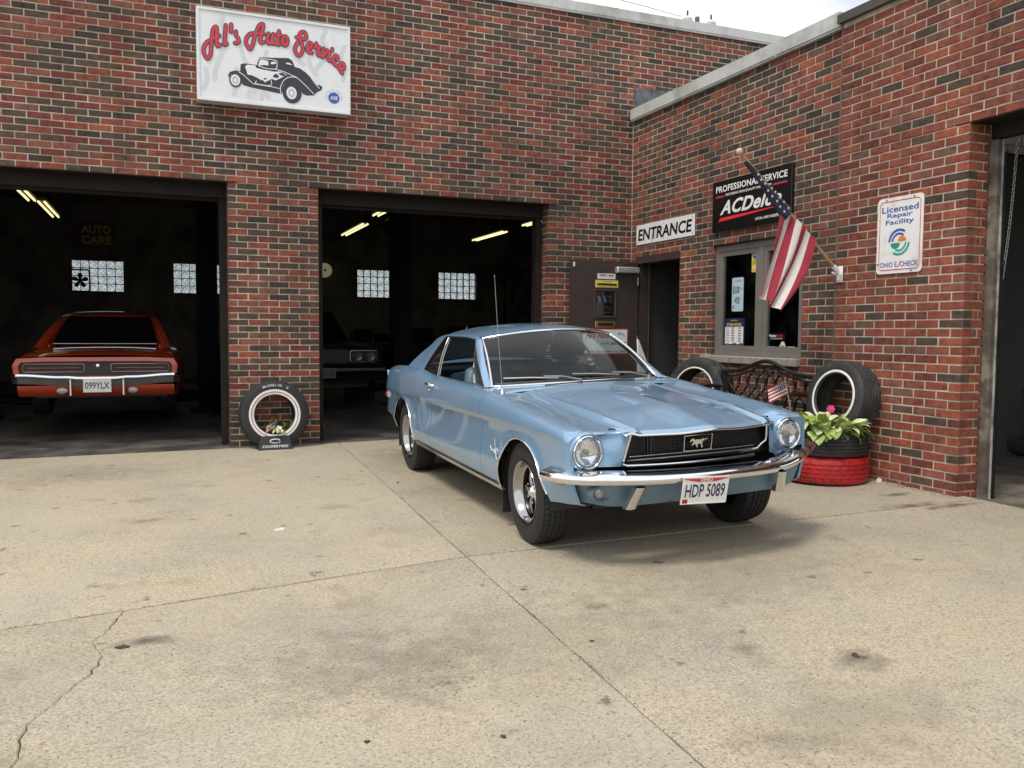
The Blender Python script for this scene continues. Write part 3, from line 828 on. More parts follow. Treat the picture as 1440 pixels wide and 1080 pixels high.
cp = MB(); cp.box(-0.05, 0.3, YJ + 0.01, -0.016, TOPB, TOPB + 0.125); cp.box(-0.04, 0.28, YJ + 0.01, -0.016, TOPB - 0.02, TOPB); cp.build('coping', 'coping_white', office)
for y in (-1.2, -2.75):
    sm = MB(); sm.box(-0.053, 0.3, y, y + 0.018, TOPB - 0.0215, TOPB + 0.128); sm.build('coping_seam', 'coping_white', office)
dk = MB(); dk.box(0.3, 6, YJ, -0.02, TOPB - 0.1, TOPB - 0.02); dk.build('roof_deck', 'int_ceiling', office)
# door frame and lintel
fr = MB()
fr.box(0.03, 0.15, -DW[0] - 0.055, -DW[0] - 0.001, -0.02, DZ - 0.075); fr.box(0.03, 0.15, -DW[1] + 0.001, -DW[1] + 0.05, -0.02, DZ - 0.075)
fr.box(-0.006, 0.16, -DW[1] - 0.0, -DW[0] + 0.0, DZ - 0.075, DZ - 0.002); fr.build('door_frame', 'door_brown', office)
# window: frames, two panes, stone sill, head
wn_ = MB(); zs0, zs1 = WZ[0] + 0.062, WZ[1] - 0.004
def wbar(l0, l1, z0, z1, a=0.045, b=0.12, mb=None): (mb or wn_).box(a, b, -l1, -l0, z0, z1)
mid = 2.478
wbar(WW[0] + 0.002, WW[0] + 0.05, zs0, zs1); wbar(WW[1] - 0.05, WW[1] - 0.002, zs0, zs1); wbar(WW[0] + 0.05, WW[1] - 0.05, zs1 - 0.06, zs1); wbar(WW[0] + 0.05, WW[1] - 0.05, zs0, zs0 + 0.05); wbar(mid - 0.035, mid + 0.035, zs0 + 0.05, zs1 - 0.06)
win = wn_.build('window', 'window_alu', office)
for (a, b) in ((WW[0] + 0.05, mid - 0.035), (mid + 0.035, WW[1] - 0.05)):
    f_ = MB(); za, zb = zs0 + 0.05, zs1 - 0.06; t = 0.052
    wbar(a + 0.001, a + t, za, zb, 0.055, 0.10, f_); wbar(b - t, b - 0.001, za, zb, 0.055, 0.10, f_); wbar(a + t, b - t, za + 0.001, za + t, 0.055, 0.10, f_); wbar(a + t, b - t, zb - t, zb - 0.001, 0.055, 0.10, f_)
    f_.build('sash', 'window_alu', win)
    p_ = MB(); p_.box(0.078, 0.083, -(b - t + 0.004), -(a + t - 0.004), za + t - 0.004, zb - t + 0.004); p_.build('pane', 'pane', win)
si = MB(); si.cbox(-0.055, 0.14, -(WW[1] + 0.0), -(WW[0] - 0.125), WZ[0] - 0.018, WZ[0] + 0.058, 0.008); si.build('sill', 'sill_stone', win)
hd = MB(); hd.box(0.004, 0.13, -(WW[1] + 0.06), -(WW[0] - 0.02), WZ[1] - 0.002, WZ[1] + 0.006); hd.build('lintel', 'brown_steel', office)
# office room
rm = MB()
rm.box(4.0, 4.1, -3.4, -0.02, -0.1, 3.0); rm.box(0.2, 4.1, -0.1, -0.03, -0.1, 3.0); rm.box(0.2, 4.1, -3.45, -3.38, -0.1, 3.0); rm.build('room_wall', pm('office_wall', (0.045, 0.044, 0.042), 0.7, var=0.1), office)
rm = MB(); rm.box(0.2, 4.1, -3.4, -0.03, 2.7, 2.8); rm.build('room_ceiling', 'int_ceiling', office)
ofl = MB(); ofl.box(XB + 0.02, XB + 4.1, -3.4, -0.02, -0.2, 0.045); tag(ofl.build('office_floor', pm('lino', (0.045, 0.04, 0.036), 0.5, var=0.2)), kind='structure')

# --- service bay wing
TOPC = 58 * CH - 0.03
BO = -(YC - YJ)                                               # 1.302 local width of the brick face
w = MB()
w.box(m, 0.2, YC - YJ + m, 0.0, -0.3, HEAD); w.box(m, 0.2, -7.0, 0.0, HEAD + m, TOPC)
w.build('wall', 'mortar', bay)
brick_field(bay, (XC, YJ, 0), -math.pi / 2, lay(0.006, 6.9, -0.136, TOPC - 0.02, [(BO, 6.0, -1, HEAD)], 0.62), MIX_C)
bs = []
for k in range(-2, 41):
    if k % 2: bs += [(0.096, 0.215, k)]
    else: bs += [(0.096, 0.148, k), (0.157, 0.215, k)]
brick_field(bay, (XC, YC, 0), 0, bs, MIX_C)
finish_bricks(bay)
cp = MB(); cp.box(-0.04, 0.3, -7.0, 0.03, TOPC, TOPC + 0.075); cp.build('coping', 'coping_brown', bay)
cj = MB(); cj.box(-0.004, 0.02, -0.004, 0.005, -0.1, TOPC); cj.build('control_joint', 'sealant', bay)
li = MB(); li.box(0.004, 0.2, -6.0, -BO + 0.12, HEAD - 0.003, HEAD + 0.007); li.box(0.22, 0.30, -6.0, -BO, HEAD - 0.10, HEAD + 0.1); li.build('lintel', 'brown_steel', bay)
jb = MB(); jb.box(0.218, 0.255, -BO - 0.066, -BO + 0.05, -0.06, HEAD - 0.11); jb.build('door_jamb', 'jamb_wood', bay)
jb = MB(); jb.box(0.256, 0.268, -BO - 0.076, -BO - 0.0, -0.05, HEAD - 0.11); jb.build('door_stop', 'jamb_white', bay)
jb = MB(); jb.box(0.272, 0.284, -BO - 0.094, -BO - 0.03, 0.02, HEAD - 0.2); jb.build('door_track', 'gloss_black', bay)
YIW = 0.42                                                    # inner block wall, local y
iw = MB(); iw.box(0.2, 8.2, YIW, YIW + 0.18, 1.16, 3.6); iw.build('block_wall', 'block_white', bay)
iw = MB(); iw.box(0.2, 8.2, YIW - 0.002, YIW + 0.178, -0.2, 1.158); iw.build('painted_dado', 'block_grey', bay)
gr_ = MB()
for k in range(18):
    z = 0.2 * k; y = YIW - 0.004
    gr_.box(0.2, 8.0, y, y + 0.004, z - 0.004, z + 0.004)
    for i in range(20): gr_.box(0.4 + i * 0.4 + (0.2 if k % 2 else 0) - 0.003, 0.4 + i * 0.4 + (0.2 if k % 2 else 0) + 0.003, y, y + 0.004, z, z + 0.2)
gr_.build('block_joint', pm('block_joint', (0.25, 0.25, 0.24), 0.9), bay)
iw = MB(); iw.box(8.0, 8.2, -7, YIW, 2.9, 3.6); iw.box(8.0, 8.2, -0.6, YIW, -0.2, 2.9); iw.box(8.0, 8.2, -7, -6.4, -0.2, 2.9); iw.box(0.2, 8.2, -7.2, -7.0, -0.2, 3.6); iw.box(0.2, 8.2, -7.2, YIW + 0.2, 3.6, 3.75); iw.box(0.2, 0.215, -BO + 0.04, YIW, -0.2, 3.6); iw.box(0.2, 0.215, -7, 0, HEAD + 0.12, 3.6); iw.build('inner_wall', 'block_grey', bay)  # unseen end wall has an added opening that brings daylight to the block wall
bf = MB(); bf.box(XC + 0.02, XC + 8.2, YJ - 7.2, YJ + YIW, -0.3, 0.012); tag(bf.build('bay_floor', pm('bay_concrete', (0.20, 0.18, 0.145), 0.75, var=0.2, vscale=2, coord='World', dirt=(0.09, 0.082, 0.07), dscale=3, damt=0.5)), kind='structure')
# ------------------------------------------------------------------ the blue coupe
# car-local axes: X forward, Y left, Z up; helper coordinates (f forward of the front axle, r to the car's right, h up)
_O = Vector((1.2638, -4.7775, -0.0209)); _h, _pi, _ro = -0.0127, -0.0181, -0.0387
_fw = Vector((math.sin(_h) * math.cos(_pi), -math.cos(_h) * math.cos(_pi), math.sin(_pi)))
_rt0 = Vector((-math.cos(_h), -math.sin(_h), 0)); _up0 = _rt0.cross(_fw)
if _up0.z < 0: _up0 = -_up0
_rt = _rt0 * math.cos(_ro) + _up0 * math.sin(_ro); _up = _up0 * math.cos(_ro) - _rt0 * math.sin(_ro)
_O = _O + _rt * 0.045
MCAR = Matrix(((_fw.x, -_rt.x, _up.x, _O.x), (_fw.y, -_rt.y, _up.y, _O.y), (_fw.z, -_rt.z, _up.z, _O.z), (0, 0, 0, 1))) @ Matrix.Diagonal((1, 0.945, 1, 1))
car = empty('coupe_car', mat=MCAR, label='light blue vintage coupe with dented driver-side corner parked on the apron', cat='car')
PC = lambda f, r, h: (f, -r, h)

W_ = Key((0.64, 0.836), (0.625, 0.846), (0.59, 0.854), (0.5, 0.860), (0.3, 0.868), (0.0, 0.880), (-0.5, 0.888), (-1.4, 0.893), (-2.2, 0.893), (-2.8, 0.890), (-3.2, 0.874), (-3.5, 0.848), (-3.72, 0.80))
H4 = Key((0.64, 0.722), (0.4, 0.740), (0.0, 0.744), (-0.8, 0.737), (-2.1, 0.713), (-2.6, 0.70), (-3.2, 0.68), (-3.72, 0.655))
HC = Key((0.64, 0.758), (0.61, 0.772), (0.56, 0.781), (0.42, 0.797), (0.1, 0.822), (-0.3, 0.848), (-0.8, 0.890), (-1.4, 0.896), (-1.93, 0.897), (-2.15, 0.908), (-2.45, 0.930), (-2.85, 0.930), (-3.2, 0.915), (-3.5, 0.893), (-3.66, 0.872), (-3.72, 0.85))
H2 = Key((0.64, 0.53), (0.0, 0.475), (-0.8, 0.452), (-2.0, 0.432), (-2.6, 0.44), (-3.72, 0.47))
H1 = Key((0.64, 0.43), (0.4, 0.40), (0.0, 0.335), (-0.5, 0.325), (-2.2, 0.325), (-2.75, 0.34), (-3.1, 0.385), (-3.72, 0.47))
COVE = Key((0.6, 0.0), (0.3, 0.002), (-0.5, 0.012), (-1.5, 0.022), (-1.9, 0.034), (-2.04, 0.036), (-2.13, 0.004), (-2.2, 0.0), (-3.7, 0.0))
ARCH = [(0.015, 0.305, 0.356), (-2.765, 0.305, 0.352)]       # centre f, centre h, radius

HWD = Key((-0.7, 0.566), (0.0, 0.562), (0.35, 0.550), (0.7, 0.522))   # half width of the hood
def low_pts(f):
    W, h1, h2, h4 = W_(f), H1(f), H2(f), H4(f); cv = COVE(f)
    pts = [(W - 0.085, h1 - 0.055), (W - 0.045, h1 - 0.045), (W - 0.028, h1), (W - 0.012, (h1 + h2) / 2), (W - 0.004, h2 - 0.012), (W - 0.004, h2)]
    for t in (0.12, 0.3, 0.5, 0.7, 0.86, 0.955):
        s = math.sin(math.pi / 2 * t / 0.86) if t < 0.86 else (1 - t) / 0.14 * 0.96
        und = 0.004 + 0.010 * sstep(0.62, 0.2, f)
        pts.append((W - 0.004 + 0.004 * t - und * s - cv * s, h2 + (h4 - h2) * t))
    pts.append((W, h4)); return pts
def up_pts(f, kind):
    W, h4, hc = W_(f), H4(f), HC(f); d = hc - h4
    p = [(W, h4), (W - 0.002, h4 + 0.12 * d), (W - 0.008, h4 + 0.32 * d), (W - 0.019, h4 + 0.56 * d), (W - 0.036, h4 + 0.78 * d), (W - 0.058, h4 + 0.92 * d), (W - 0.085, hc - 0.004), (W - 0.110, hc)]
    if kind == 'fender':
        rin = HWD(f) + 0.003 if f > -0.60 else 0.566 + 0.155 * sstep(-0.60, -0.70, f)
        e = min(rin, W - 0.16); hin = (HC(0.46) - 0.014 - (f - 0.46) * 0.085 if f > 0.46 else hc - 0.013); p += [(W - 0.110 + (e - W + 0.110) * t, hc + (hin - hc) * sstep(0, 1.0, t) - 0.006 * math.sin(math.pi * t)) for t in (0.2, 0.45, 0.7, 0.9, 1.0)]
        p += [(e - 0.003, hin - 0.03)]
    else:
        p += [(W - 0.122, hc - 0.001), (W - 0.134, hc - 0.006), (W - 0.138, hc - 0.03), (W - 0.138, hc - 0.05), (W - 0.138, hc - 0.08), (W - 0.138, hc - 0.10)]
    return p
def polysample(pts, n):
    P = np.array(pts); d = np.r_[0, np.cumsum(np.linalg.norm(np.diff(P, axis=0), axis=1))]
    return [(float(np.interp(t, d, P[:, 0])), float(np.interp(t, d, P[:, 1]))) for t in np.linspace(0, d[-1], n)]
def arch_h(f):
    for fc, hc_, rr in ARCH:
        if abs(f - fc) < rr: return hc_ + math.sqrt(rr * rr - (f - fc) ** 2)
    return None
def flare(f, r, h):
    for fc, hc_, rr in ARCH:
        d = math.hypot(f - fc, h - hc_) - rr
        if d > -0.02 and h > hc_ - 0.05: r += 0.010 * math.exp(-(max(d, 0) / 0.045) ** 2)
    return r
def dent(f, r, h):
    """the driver-side front corner is pushed in and buckled"""
    if r < -0.35 and f > 0.1:
        g = math.exp(-(((f - 0.62) / 0.09) ** 2 + ((r + 0.60) / 0.055) ** 2)); h -= 0.040 * g; f -= 0.03 * g
        g2 = math.exp(-(((f - 0.52) / 0.10) ** 2 + ((r + 0.67) / 0.04) ** 2)); h += 0.018 * g2
        g3 = sstep(-0.55, -0.85, r) * sstep(0.2, 0.6, f); f -= 0.03 * g3
    return f, r, h
def column(f, kind):
    lp = low_pts(f); ah = arch_h(f)
    h1 = lp[0][1]
    if ah is not None and ah > h1:
        q = []
        hs = [p[1] for p in lp]
        i = next(k for k in range(len(lp)) if lp[k][1] > ah)
        a, b = lp[i - 1], lp[i]; t = (ah - a[1]) / max(b[1] - a[1], 1e-6)
        lp = [(a[0] + (b[0] - a[0]) * t, ah)] + lp[i:]
        col = polysample(lp, 13)
    else:
        col = lp
    col = col + up_pts(f, kind)[1:]
    return [(flare(f, r, h), h) for r, h in col]
def stations(f0, f1, extra=()):
    s = set(np.linspace(f0, f1, max(int(abs(f1 - f0) / 0.055), 4)).round(4))
    for fc, hc_, rr in ARCH:
        for t in np.linspace(0, math.pi, 33):
            x = fc + rr * math.cos(t) * 0.9995
            if min(f0, f1) < x < max(f0, f1): s.add(round(float(x), 4))
    for x in extra: s.add(x)
    return sorted(s)
def side_panel(name, f0, f1, kind, sgn, mat='mustang_blue', extra=(), flange=True):
    rows = []
    st = stations(f0, f1, extra)
    for f in st:
        rows.append([PC(*dent(f, sgn * r, h)) for r, h in column(f, kind)])
    if flange:                                                # edges turned in at the panel gaps
        def inw(row, f): return [PC(*dent(f, -p[1] - sgn * 0.022 if True else 0, p[2])) for p in row]
        rows = [inw(rows[0], st[0])] + rows + [inw(rows[-1], st[-1])]
    b = MB(); b.grid(rows); return b.build(name, mat, car, smooth=32)
DF, DR = -0.668, -1.930
for sgn in (1, -1):
    side_panel('front_fender', DF + 0.004, 0.64, 'fender', sgn, extra=(0.62, 0.60, 0.57, 0.53))
    side_panel('door', DR + 0.0045, DF - 0.0045, 'door', sgn)
    side_panel('quarter_panel', -3.72, DR - 0.004, 'door', sgn, extra=(-2.0, -2.03, -2.06, -2.09, -2.12, -2.15, -3.69, -3.66))
# inner shell that closes the panel gaps in the dark
sh = MB()
for sgn in (1, -1):
    sh.grid([[PC(f, sgn * (W_(f) - 0.05), 0.34), PC(f, sgn * (W_(f) - 0.05), 0.70), PC(f, sgn * (W_(f) - 0.085), HC(f) - 0.06)] for f in (DF + 0.06, DF, DF - 0.06)])
    sh.grid([[PC(f, sgn * (W_(f) - 0.06), 0.34), PC(f, sgn * (W_(f) - 0.06), 0.70), PC(f, sgn * (W_(f) - 0.10), HC(f) - 0.06)] for f in (DR + 0.06, DR, DR - 0.06)])
sh.build('door_jamb', 'black', car)
# hood
def hood_front(r): return 0.815 - 0.115 * (abs(r) / 0.56) ** 1.5
def hood_back(r): return -0.585 - 0.05 * (r / 0.56) ** 2
def hood_h(f, r, u):
    a = abs(r); e = HC(min(f, 0.46)) - 0.014
    if f > 0.46: e -= (f - 0.46) * 0.085
    crown = 0.034 * (1 - (a / 0.56) ** 2) * sstep(0.85, 0.3, f) + 0.012 * (1 - (a / 0.56) ** 2)
    ridge = 0.016 * max(0, 1 - abs(a - 0.485) / 0.034) * (0.4 + 0.6 * sstep(-0.6, 0.4, f))
    peak = 0.014 * max(0, 1 - a / 0.20) * sstep(-0.55, 0.2, f)
    sc = 0.0
    if 0.10 < a < 0.44 and -0.25 < f < 0.24:                 # twin louvre recesses
        wgt = sstep(0.10, 0.13, a) * sstep(0.44, 0.41, a); sc = -0.017 * wgt * sstep(-0.25, 0.20, f) * (1 if f < 0.215 else 0)
    lip = -0.012 * sstep(0.965, 1.0, u) ** 2
    return e + crown + ridge + peak + sc + lip
rr_ = sorted(set(np.linspace(-0.56, 0.56, 49).round(4)) | {0.0} | {s * x for s in (1, -1) for x in (0.485, 0.47, 0.50, 0.11, 0.13, 0.42, 0.44)})
us = sorted(set(np.linspace(0, 1, 46).round(4)) | {0.562, 0.566, 0.570, 0.574, 0.96, 0.97, 0.98, 0.99})
rows = []
for u in us:
    row = []
    for r in rr_:
        f = hood_back(r) + (hood_front(r) - hood_back(r)) * u; row.append(PC(*dent(f, r * (HWD(f) - 0.004) / 0.56, hood_h(f, r, u))))
    rows.append(row)
rows.append([(p[0] - 0.012, p[1], p[2] - 0.010) for p in rows[-1]])
rows.append([(p[0] - 0.03, p[1], p[2] - 0.004) for p in rows[-1]])
rows = [[(r_[0][0], r_[0][1] - 0.001, r_[0][2] - 0.035)] + r_ + [(r_[-1][0], r_[-1][1] + 0.001, r_[-1][2] - 0.035)] for r_ in rows]
b = MB(); b.grid(rows); hood = b.build('hood', 'mustang_blue', car, smooth=17)
for s in (1, -1):
    lv = MB(); f = 0.222
    lv.grid([[PC(f + 0.012, s * r, hood_h(f + 0.03, s * r, 0.5) + 0.002) for r in np.linspace(0.13, 0.41, 9)], [PC(f - 0.006, s * r, hood_h(f + 0.03, s * r, 0.5) + 0.004) for r in np.linspace(0.13, 0.41, 9)]])
    lv.build('hood_louvre_edge', 'mustang_blue', hood)
ht = MB(); ht.tube([PC(*dent(hood_front(r) - 0.002, r, hood_h(hood_front(r), r, 1.0) - 0.004)) for r in np.linspace(-0.50, 0.518, 40)], 0.0065, 8, flat=1.0); ht.build('hood_lip_trim', 'chrome', hood, smooth=60)
# cowl between hood and windscreen
def ws_base(r): return (-0.725 - 0.15 * (abs(r) / 0.70) ** 2.2, 0.908 - 0.016 * (r / 0.70) ** 2)
def ws_top(r): return (-1.262 - 0.130 * (abs(r) / 0.575) ** 2.2, 1.262 - 0.052 * (abs(r) / 0.575) ** 2)
rows = []
for t in np.linspace(0, 1, 8):
    row = []
    for r in np.linspace(-0.745, 0.745, 33):
        fb, hb = ws_base(r); ff = hood_back(max(min(r, .56), -.56)) - 0.006; hh = HC(ff) - 0.006 + 0.03 * (1 - (r / 0.7) ** 2) * 0.9
        row.append(PC(ff + (fb - ff) * t, r, hh + (hb - 0.004 - hh) * t - (0.012 if t == 0 else 0)))
    rows.append(row)
b = MB(); b.grid(rows); b.build('cowl', 'mustang_blue', car, smooth=40)
cv_ = MB()
for r in np.linspace(-0.36, 0.36, 37):
    f = -0.665; cv_.box(f - 0.018, f + 0.018, -r - 0.005, -r + 0.004, HC(f) + 0.026 - 0.01 * (r / .36) ** 2, HC(f) + 0.031 - 0.008 * (r / .36) ** 2)
tag(cv_.build('cowl_vent', 'dash_blue', car), kind='stuff')
# roof
RC = Key((-1.20, 1.262), (-1.5, 1.296), (-1.9, 1.306), (-2.2, 1.292), (-2.45, 1.262), (-2.6, 1.235))
RR = Key((-1.20, 1.192), (-1.4, 1.216), (-1.7, 1.230), (-2.1, 1.226), (-2.4, 1.200), (-2.6, 1.165))
def roof_h(f, r): return RC(f) - (RC(f) - RR(f)) * (abs(r) / 0.60) ** 2.3
rows = []
for u in np.linspace(0, 1, 26):
    row = []
    for r in np.linspace(-0.60, 0.60, 41):
        f0 = ws_top(r)[0] if abs(r) <= 0.575 else ws_top(0.575)[0] - (abs(r) - 0.575) * 1.2
        f1 = -2.44 - 0.05 * (r / 0.6) ** 2; f = f0 + (f1 - f0) * u; row.append(PC(f, r, roof_h(f, r)))
    rows.append(row)
b = MB(); b.grid(rows); roof = b.build('roof', 'mustang_blue', car, smooth=50)
# greenhouse sides: s=0 belt .. s=1 rail
def gr(f, s): return 0.770 - 0.172 * s - 0.018 * math.sin(math.pi * s) * -1 if False else 0.770 - 0.172 * s + 0.016 * math.sin(math.pi * s)
def gh(f, s): return HC(f) - 0.012 + (RR(f) - HC(f) + 0.012) * s
def strip(line_a, line_b, n=12, m_=5, sgn=1):
    """patch between two lines given as functions of s -> (f, s)"""
    rows = []
    for k in range(m_):
        t = k / (m_ - 1); row = []
        for i in range(n):
            s = i / (n - 1); f = line_a(s) + (line_b(s) - line_a(s)) * t
            row.append(PC(f, sgn * gr(f, s), gh(f, s)))
        rows.append(row)
    return rows
wf = lambda s: -0.800 - 0.640 * s ** 1.05                     # front edge of the side glass
wsf = lambda s: -0.868 - 0.530 * s                            # windscreen edge
wr = lambda s: -2.385 + 0.190 * s ** 1.15                     # rear edge of the side glass
rwf = lambda s: -2.945 + 0.43 * s                             # rear screen edge
for sgn in (1, -1):
    rows = []
    for i in range(15):
        s = i / 14; fa = ws_base(0.70)[0] + (ws_top(0.575)[0] - ws_base(0.70)[0]) * s; ra = 0.705 + (0.578 - 0.705) * s + 0.012 * math.sin(math.pi * s); ha = ws_base(0.7)[1] + (ws_top(0.575)[1] - ws_base(0.7)[1]) * s + 0.012 * math.sin(math.pi * s)
        fb = wf(s) - 0.045; rb = gr(fb, s); hb = gh(fb, s)
        rows.append([PC(fa, sgn * ra, ha), PC(fa + (fb - fa) * 0.35 + 0.006, sgn * (ra + (rb - ra) * 0.5 + 0.012), ha + (hb - ha) * 0.4 + 0.004), PC(fb, sgn * (rb + 0.002), hb), PC(fb - 0.004, sgn * (rb - 0.03), hb)])
    b = MB(); b.grid(rows); b.build('windscreen_pillar', 'mustang_blue', car, smooth=60)
    b = MB(); b.grid(strip(wr, rwf, 14, 9, sgn))
    b.grid([[PC(f, sgn * gr(f, s), gh(f, s)) for s in np.linspace(0.955, 1.0, 4)] + [PC(f, sgn * 0.59, roof_h(f, 0.59) + 0.002)] for f in np.linspace(-1.40, -2.42, 22)])
    b.build('rear_pillar', 'mustang_blue', car, smooth=45)
    # bright drip rail, window frames
    t_ = MB()
    t_.tube([PC(f, sgn * (gr(f, 0.95) + 0.004), gh(f, 0.95)) for f in np.linspace(-1.43, -2.17, 16)], 0.006, 6)
    t_.tube([PC(wr(s) + 0.004, sgn * (gr(wr(s), s) + 0.003), gh(wr(s), s)) for s in np.linspace(0, 0.95, 14)], 0.006, 6)
    t_.tube([PC(wf(s) - 0.046, sgn * (gr(wf(s), s) + 0.003), gh(wf(s), s)) for s in np.linspace(0.03, 0.95, 14)], 0.006, 6)
    t_.build('window_weatherstrip', pm('weatherstrip', (0.02, 0.02, 0.02), 0.5) if 'weatherstrip' not in MAT else 'weatherstrip', car, smooth=60)
    vb = lambda s: -1.065 - 0.375 * s
    v_ = MB(); v_.tube([PC(vb(s), sgn * (gr(vb(s), s) - 0.002), gh(vb(s), s)) for s in np.linspace(0.0, 0.90, 10)], 0.0085, 6)
    v_.tube([PC(f, sgn * (gr(f, 0.05) + 0.0), gh(f, 0.06)) for f in np.linspace(-0.86, -1.075, 6)], 0.0085, 6)
    v_.build('vent_window_frame', 'chrome', car, smooth=60)
    rows = [[PC(wf(s) - 0.05 + (vb(s) - wf(s) + 0.05) * t, sgn * (gr(-1, s) - 0.006), gh(-1.1, s)) for s in np.linspace(0.06, 0.9, 6)] for t in (0, 0.5, 1)]
    b = MB(); b.grid(rows); b.build('vent_glass', 'car_glass', car)
    qb = lambda s: -1.985 - 0.145 * s
    q_ = MB(); q_.tube([PC(qb(s), sgn * (gr(qb(s), s) + 0.001), gh(qb(s), s)) for s in np.linspace(0.0, 0.95, 8)], 0.0055, 6); q_.tube([PC(qb(s) + 0.035, sgn * (gr(qb(s), s) - 0.004), gh(qb(s), s)) for s in np.linspace(0.0, 0.95, 8)], 0.005, 6)
    q_.build('quarter_window_frame', 'steel', car, smooth=60)
    rows = [[PC(qb(s) + (wr(s) - qb(s)) * t, sgn * (gr(-2.1, s) - 0.005), gh(qb(s) + (wr(s) - qb(s)) * t, s)) for s in np.linspace(0.0, 0.95, 6)] for t in (0, 0.5, 1)]
    b = MB(); b.grid(rows); b.build('quarter_glass', 'car_glass', car)
    # belt line bright strip
    t_ = MB(); t_.tube([PC(f, sgn * (W_(f) - 0.124), HC(f) + 0.003) for f in np.linspace(-0.80, -1.93, 20)], 0.005, 6); t_.build('belt_trim', 'chrome', car, smooth=60)
# windscreen
def ws_pt(u, v):
    r0 = 0.70 * u; r1 = 0.575 * u; f0, h0 = ws_base(r0); f1, h1_ = ws_top(r1); bul = 0.022 * math.sin(math.pi * v)
    return PC(f0 + (f1 - f0) * v + bul * 0.6, r0 + (r1 - r0) * v, h0 + (h1_ - h0) * v + bul)
b = MB(); b.grid([[ws_pt(u, v) for u in np.linspace(-1, 1, 25)] for v in np.linspace(0, 1, 9)]); ws = b.build('windscreen', 'car_glass', car, smooth=80)
loop = [ws_pt(u, 0) for u in np.linspace(-1, 1, 25)] + [ws_pt(1, v) for v in np.linspace(0.08, 0.94, 10)] + [ws_pt(u, 1) for u in np.linspace(1, -1, 25)] + [ws_pt(-1, v) for v in np.linspace(0.94, 0.08, 10)]
b = MB(); b.tube(loop, 0.0105, 8, closed=True); b.build('windscreen_trim', 'chrome', ws, smooth=60)
bk = MB(); bk.tube([ws_pt(u * 0.97, 0.02) for u in np.linspace(-1, 1, 25)], 0.016, 6); bk.build('windscreen_gasket', 'weatherstrip', ws, smooth=60)
# wipers
for (r0, f0, r1) in ((0.36, 0, 0.62), (-0.30, 0, 0.10)):
    wp = MB(); pv = Vector(PC(ws_base(r0 - 0.02)[0] + 0.055, r0 - 0.30 if r0 > 0 else r0 - 0.22, 0.925))
    tip = Vector(ws_pt(r1 / 0.70, 0.10)) + Vector((0.012, 0, 0.012)); md = (pv + tip) / 2 + Vector((0.02, 0, 0.02))
    wp.tube([pv, pv + (md - pv) * 0.5 + Vector((0, 0, 0.012)), md], 0.006, 6); wp.tube([pv - Vector((0, 0, 0.03)), pv + Vector((0, 0, 0.008))], 0.012, 8)
    e0 = Vector(ws_pt((r1 - 0.40) / 0.70, 0.055)) + Vector((0.012, 0, 0.010)); wp.tube([e0, (e0 + tip) / 2 + Vector((0.003, 0, 0.004)), tip], 0.006, 6)
    wp.build('wiper', 'steel', car, smooth=60)
# rear screen, deck, tail
def rw_pt(u, v):
    r0 = 0.66 * u; r1 = 0.575 * u
    f0, h0 = -2.945 + 0.05 * u * u, 0.928; f1, h1_ = -2.445 - 0.05 * u * u, roof_h(-2.45, r1) - 0.003
    return PC(f0 + (f1 - f0) * v, r0 + (r1 - r0) * v, h0 + (h1_ - h0) * v + 0.03 * math.sin(math.pi * v))
b = MB(); b.grid([[rw_pt(u, v) for u in np.linspace(-1, 1, 17)] for v in np.linspace(0, 1, 7)]); b.build('rear_screen', 'car_glass', car, smooth=80)
rows = []
for f in np.linspace(-2.90, -3.70, 14):
    row = []
    for r in np.linspace(-0.76, 0.76, 25):
        e = min(W_(f) - 0.125, 0.76); row.append(PC(f, r / 0.76 * e, HC(f) - 0.004 + 0.014 * (1 - (r / 0.76) ** 2)))
    rows.append(row)
rows.append([(p[0] - 0.02, p[1], p[2] - 0.03) for p in rows[-1]])
b = MB(); b.grid(rows); b.build('trunk_lid', 'mustang_blue', car, smooth=40)
tl = MB(); tl.grid([[PC(-3.72 + 0.05 * math.sin(math.pi * t), s * 0.80, 0.84 - 0.38 * t) for s in np.linspace(-0.98, 0.98, 9)] for t in np.linspace(0, 1, 7)]); tl.build('tail_panel', 'mustang_blue', car, smooth=60)
for s in (1, -1):
    for k in range(3):
        lb = MB(); y = -s * (0.46 + 0.085 * k); lb.cbox(-3.725, -3.68, y - 0.03, y + 0.03, 0.60, 0.74, 0.01); lb.build('tail_lamp', pm('lamp_red', (0.35, 0.01, 0.01), 0.2, var=0.05) if 'lamp_red' not in MAT else 'lamp_red', car)
rb = MB(); prof = [(0.0, -0.05), (0.045, -0.035), (0.06, 0.0), (0.045, 0.035), (0.0, 0.05)]
pth = [(-3.66, 0.70), (-3.70, 0.66), (-3.73, 0.60), (-3.75, 0.4), (-3.76, 0.0), (-3.75, -0.4), (-3.73, -0.60), (-3.70, -0.66), (-3.66, -0.70)]
rows = []
for i, (f, r) in enumerate(pth):
    a = Vector(pth[max(i - 1, 0)]); c = Vector(pth[min(i + 1, len(pth) - 1)]); t = (c - a).normalized(); nn = Vector((-abs(t.y), t.x * (1 if r < 0 else -1) * -1)) if False else Vector((t.y, -t.x))
    if nn.dot(Vector((f + 2.5, r))) < 0: nn = -nn
    rows.append([PC(f + nn.x * q[0], r + nn.y * q[0], 0.49 + q[1]) for q in prof])
rb.grid(rows); rb.build('rear_bumper', 'chrome', car, smooth=50)
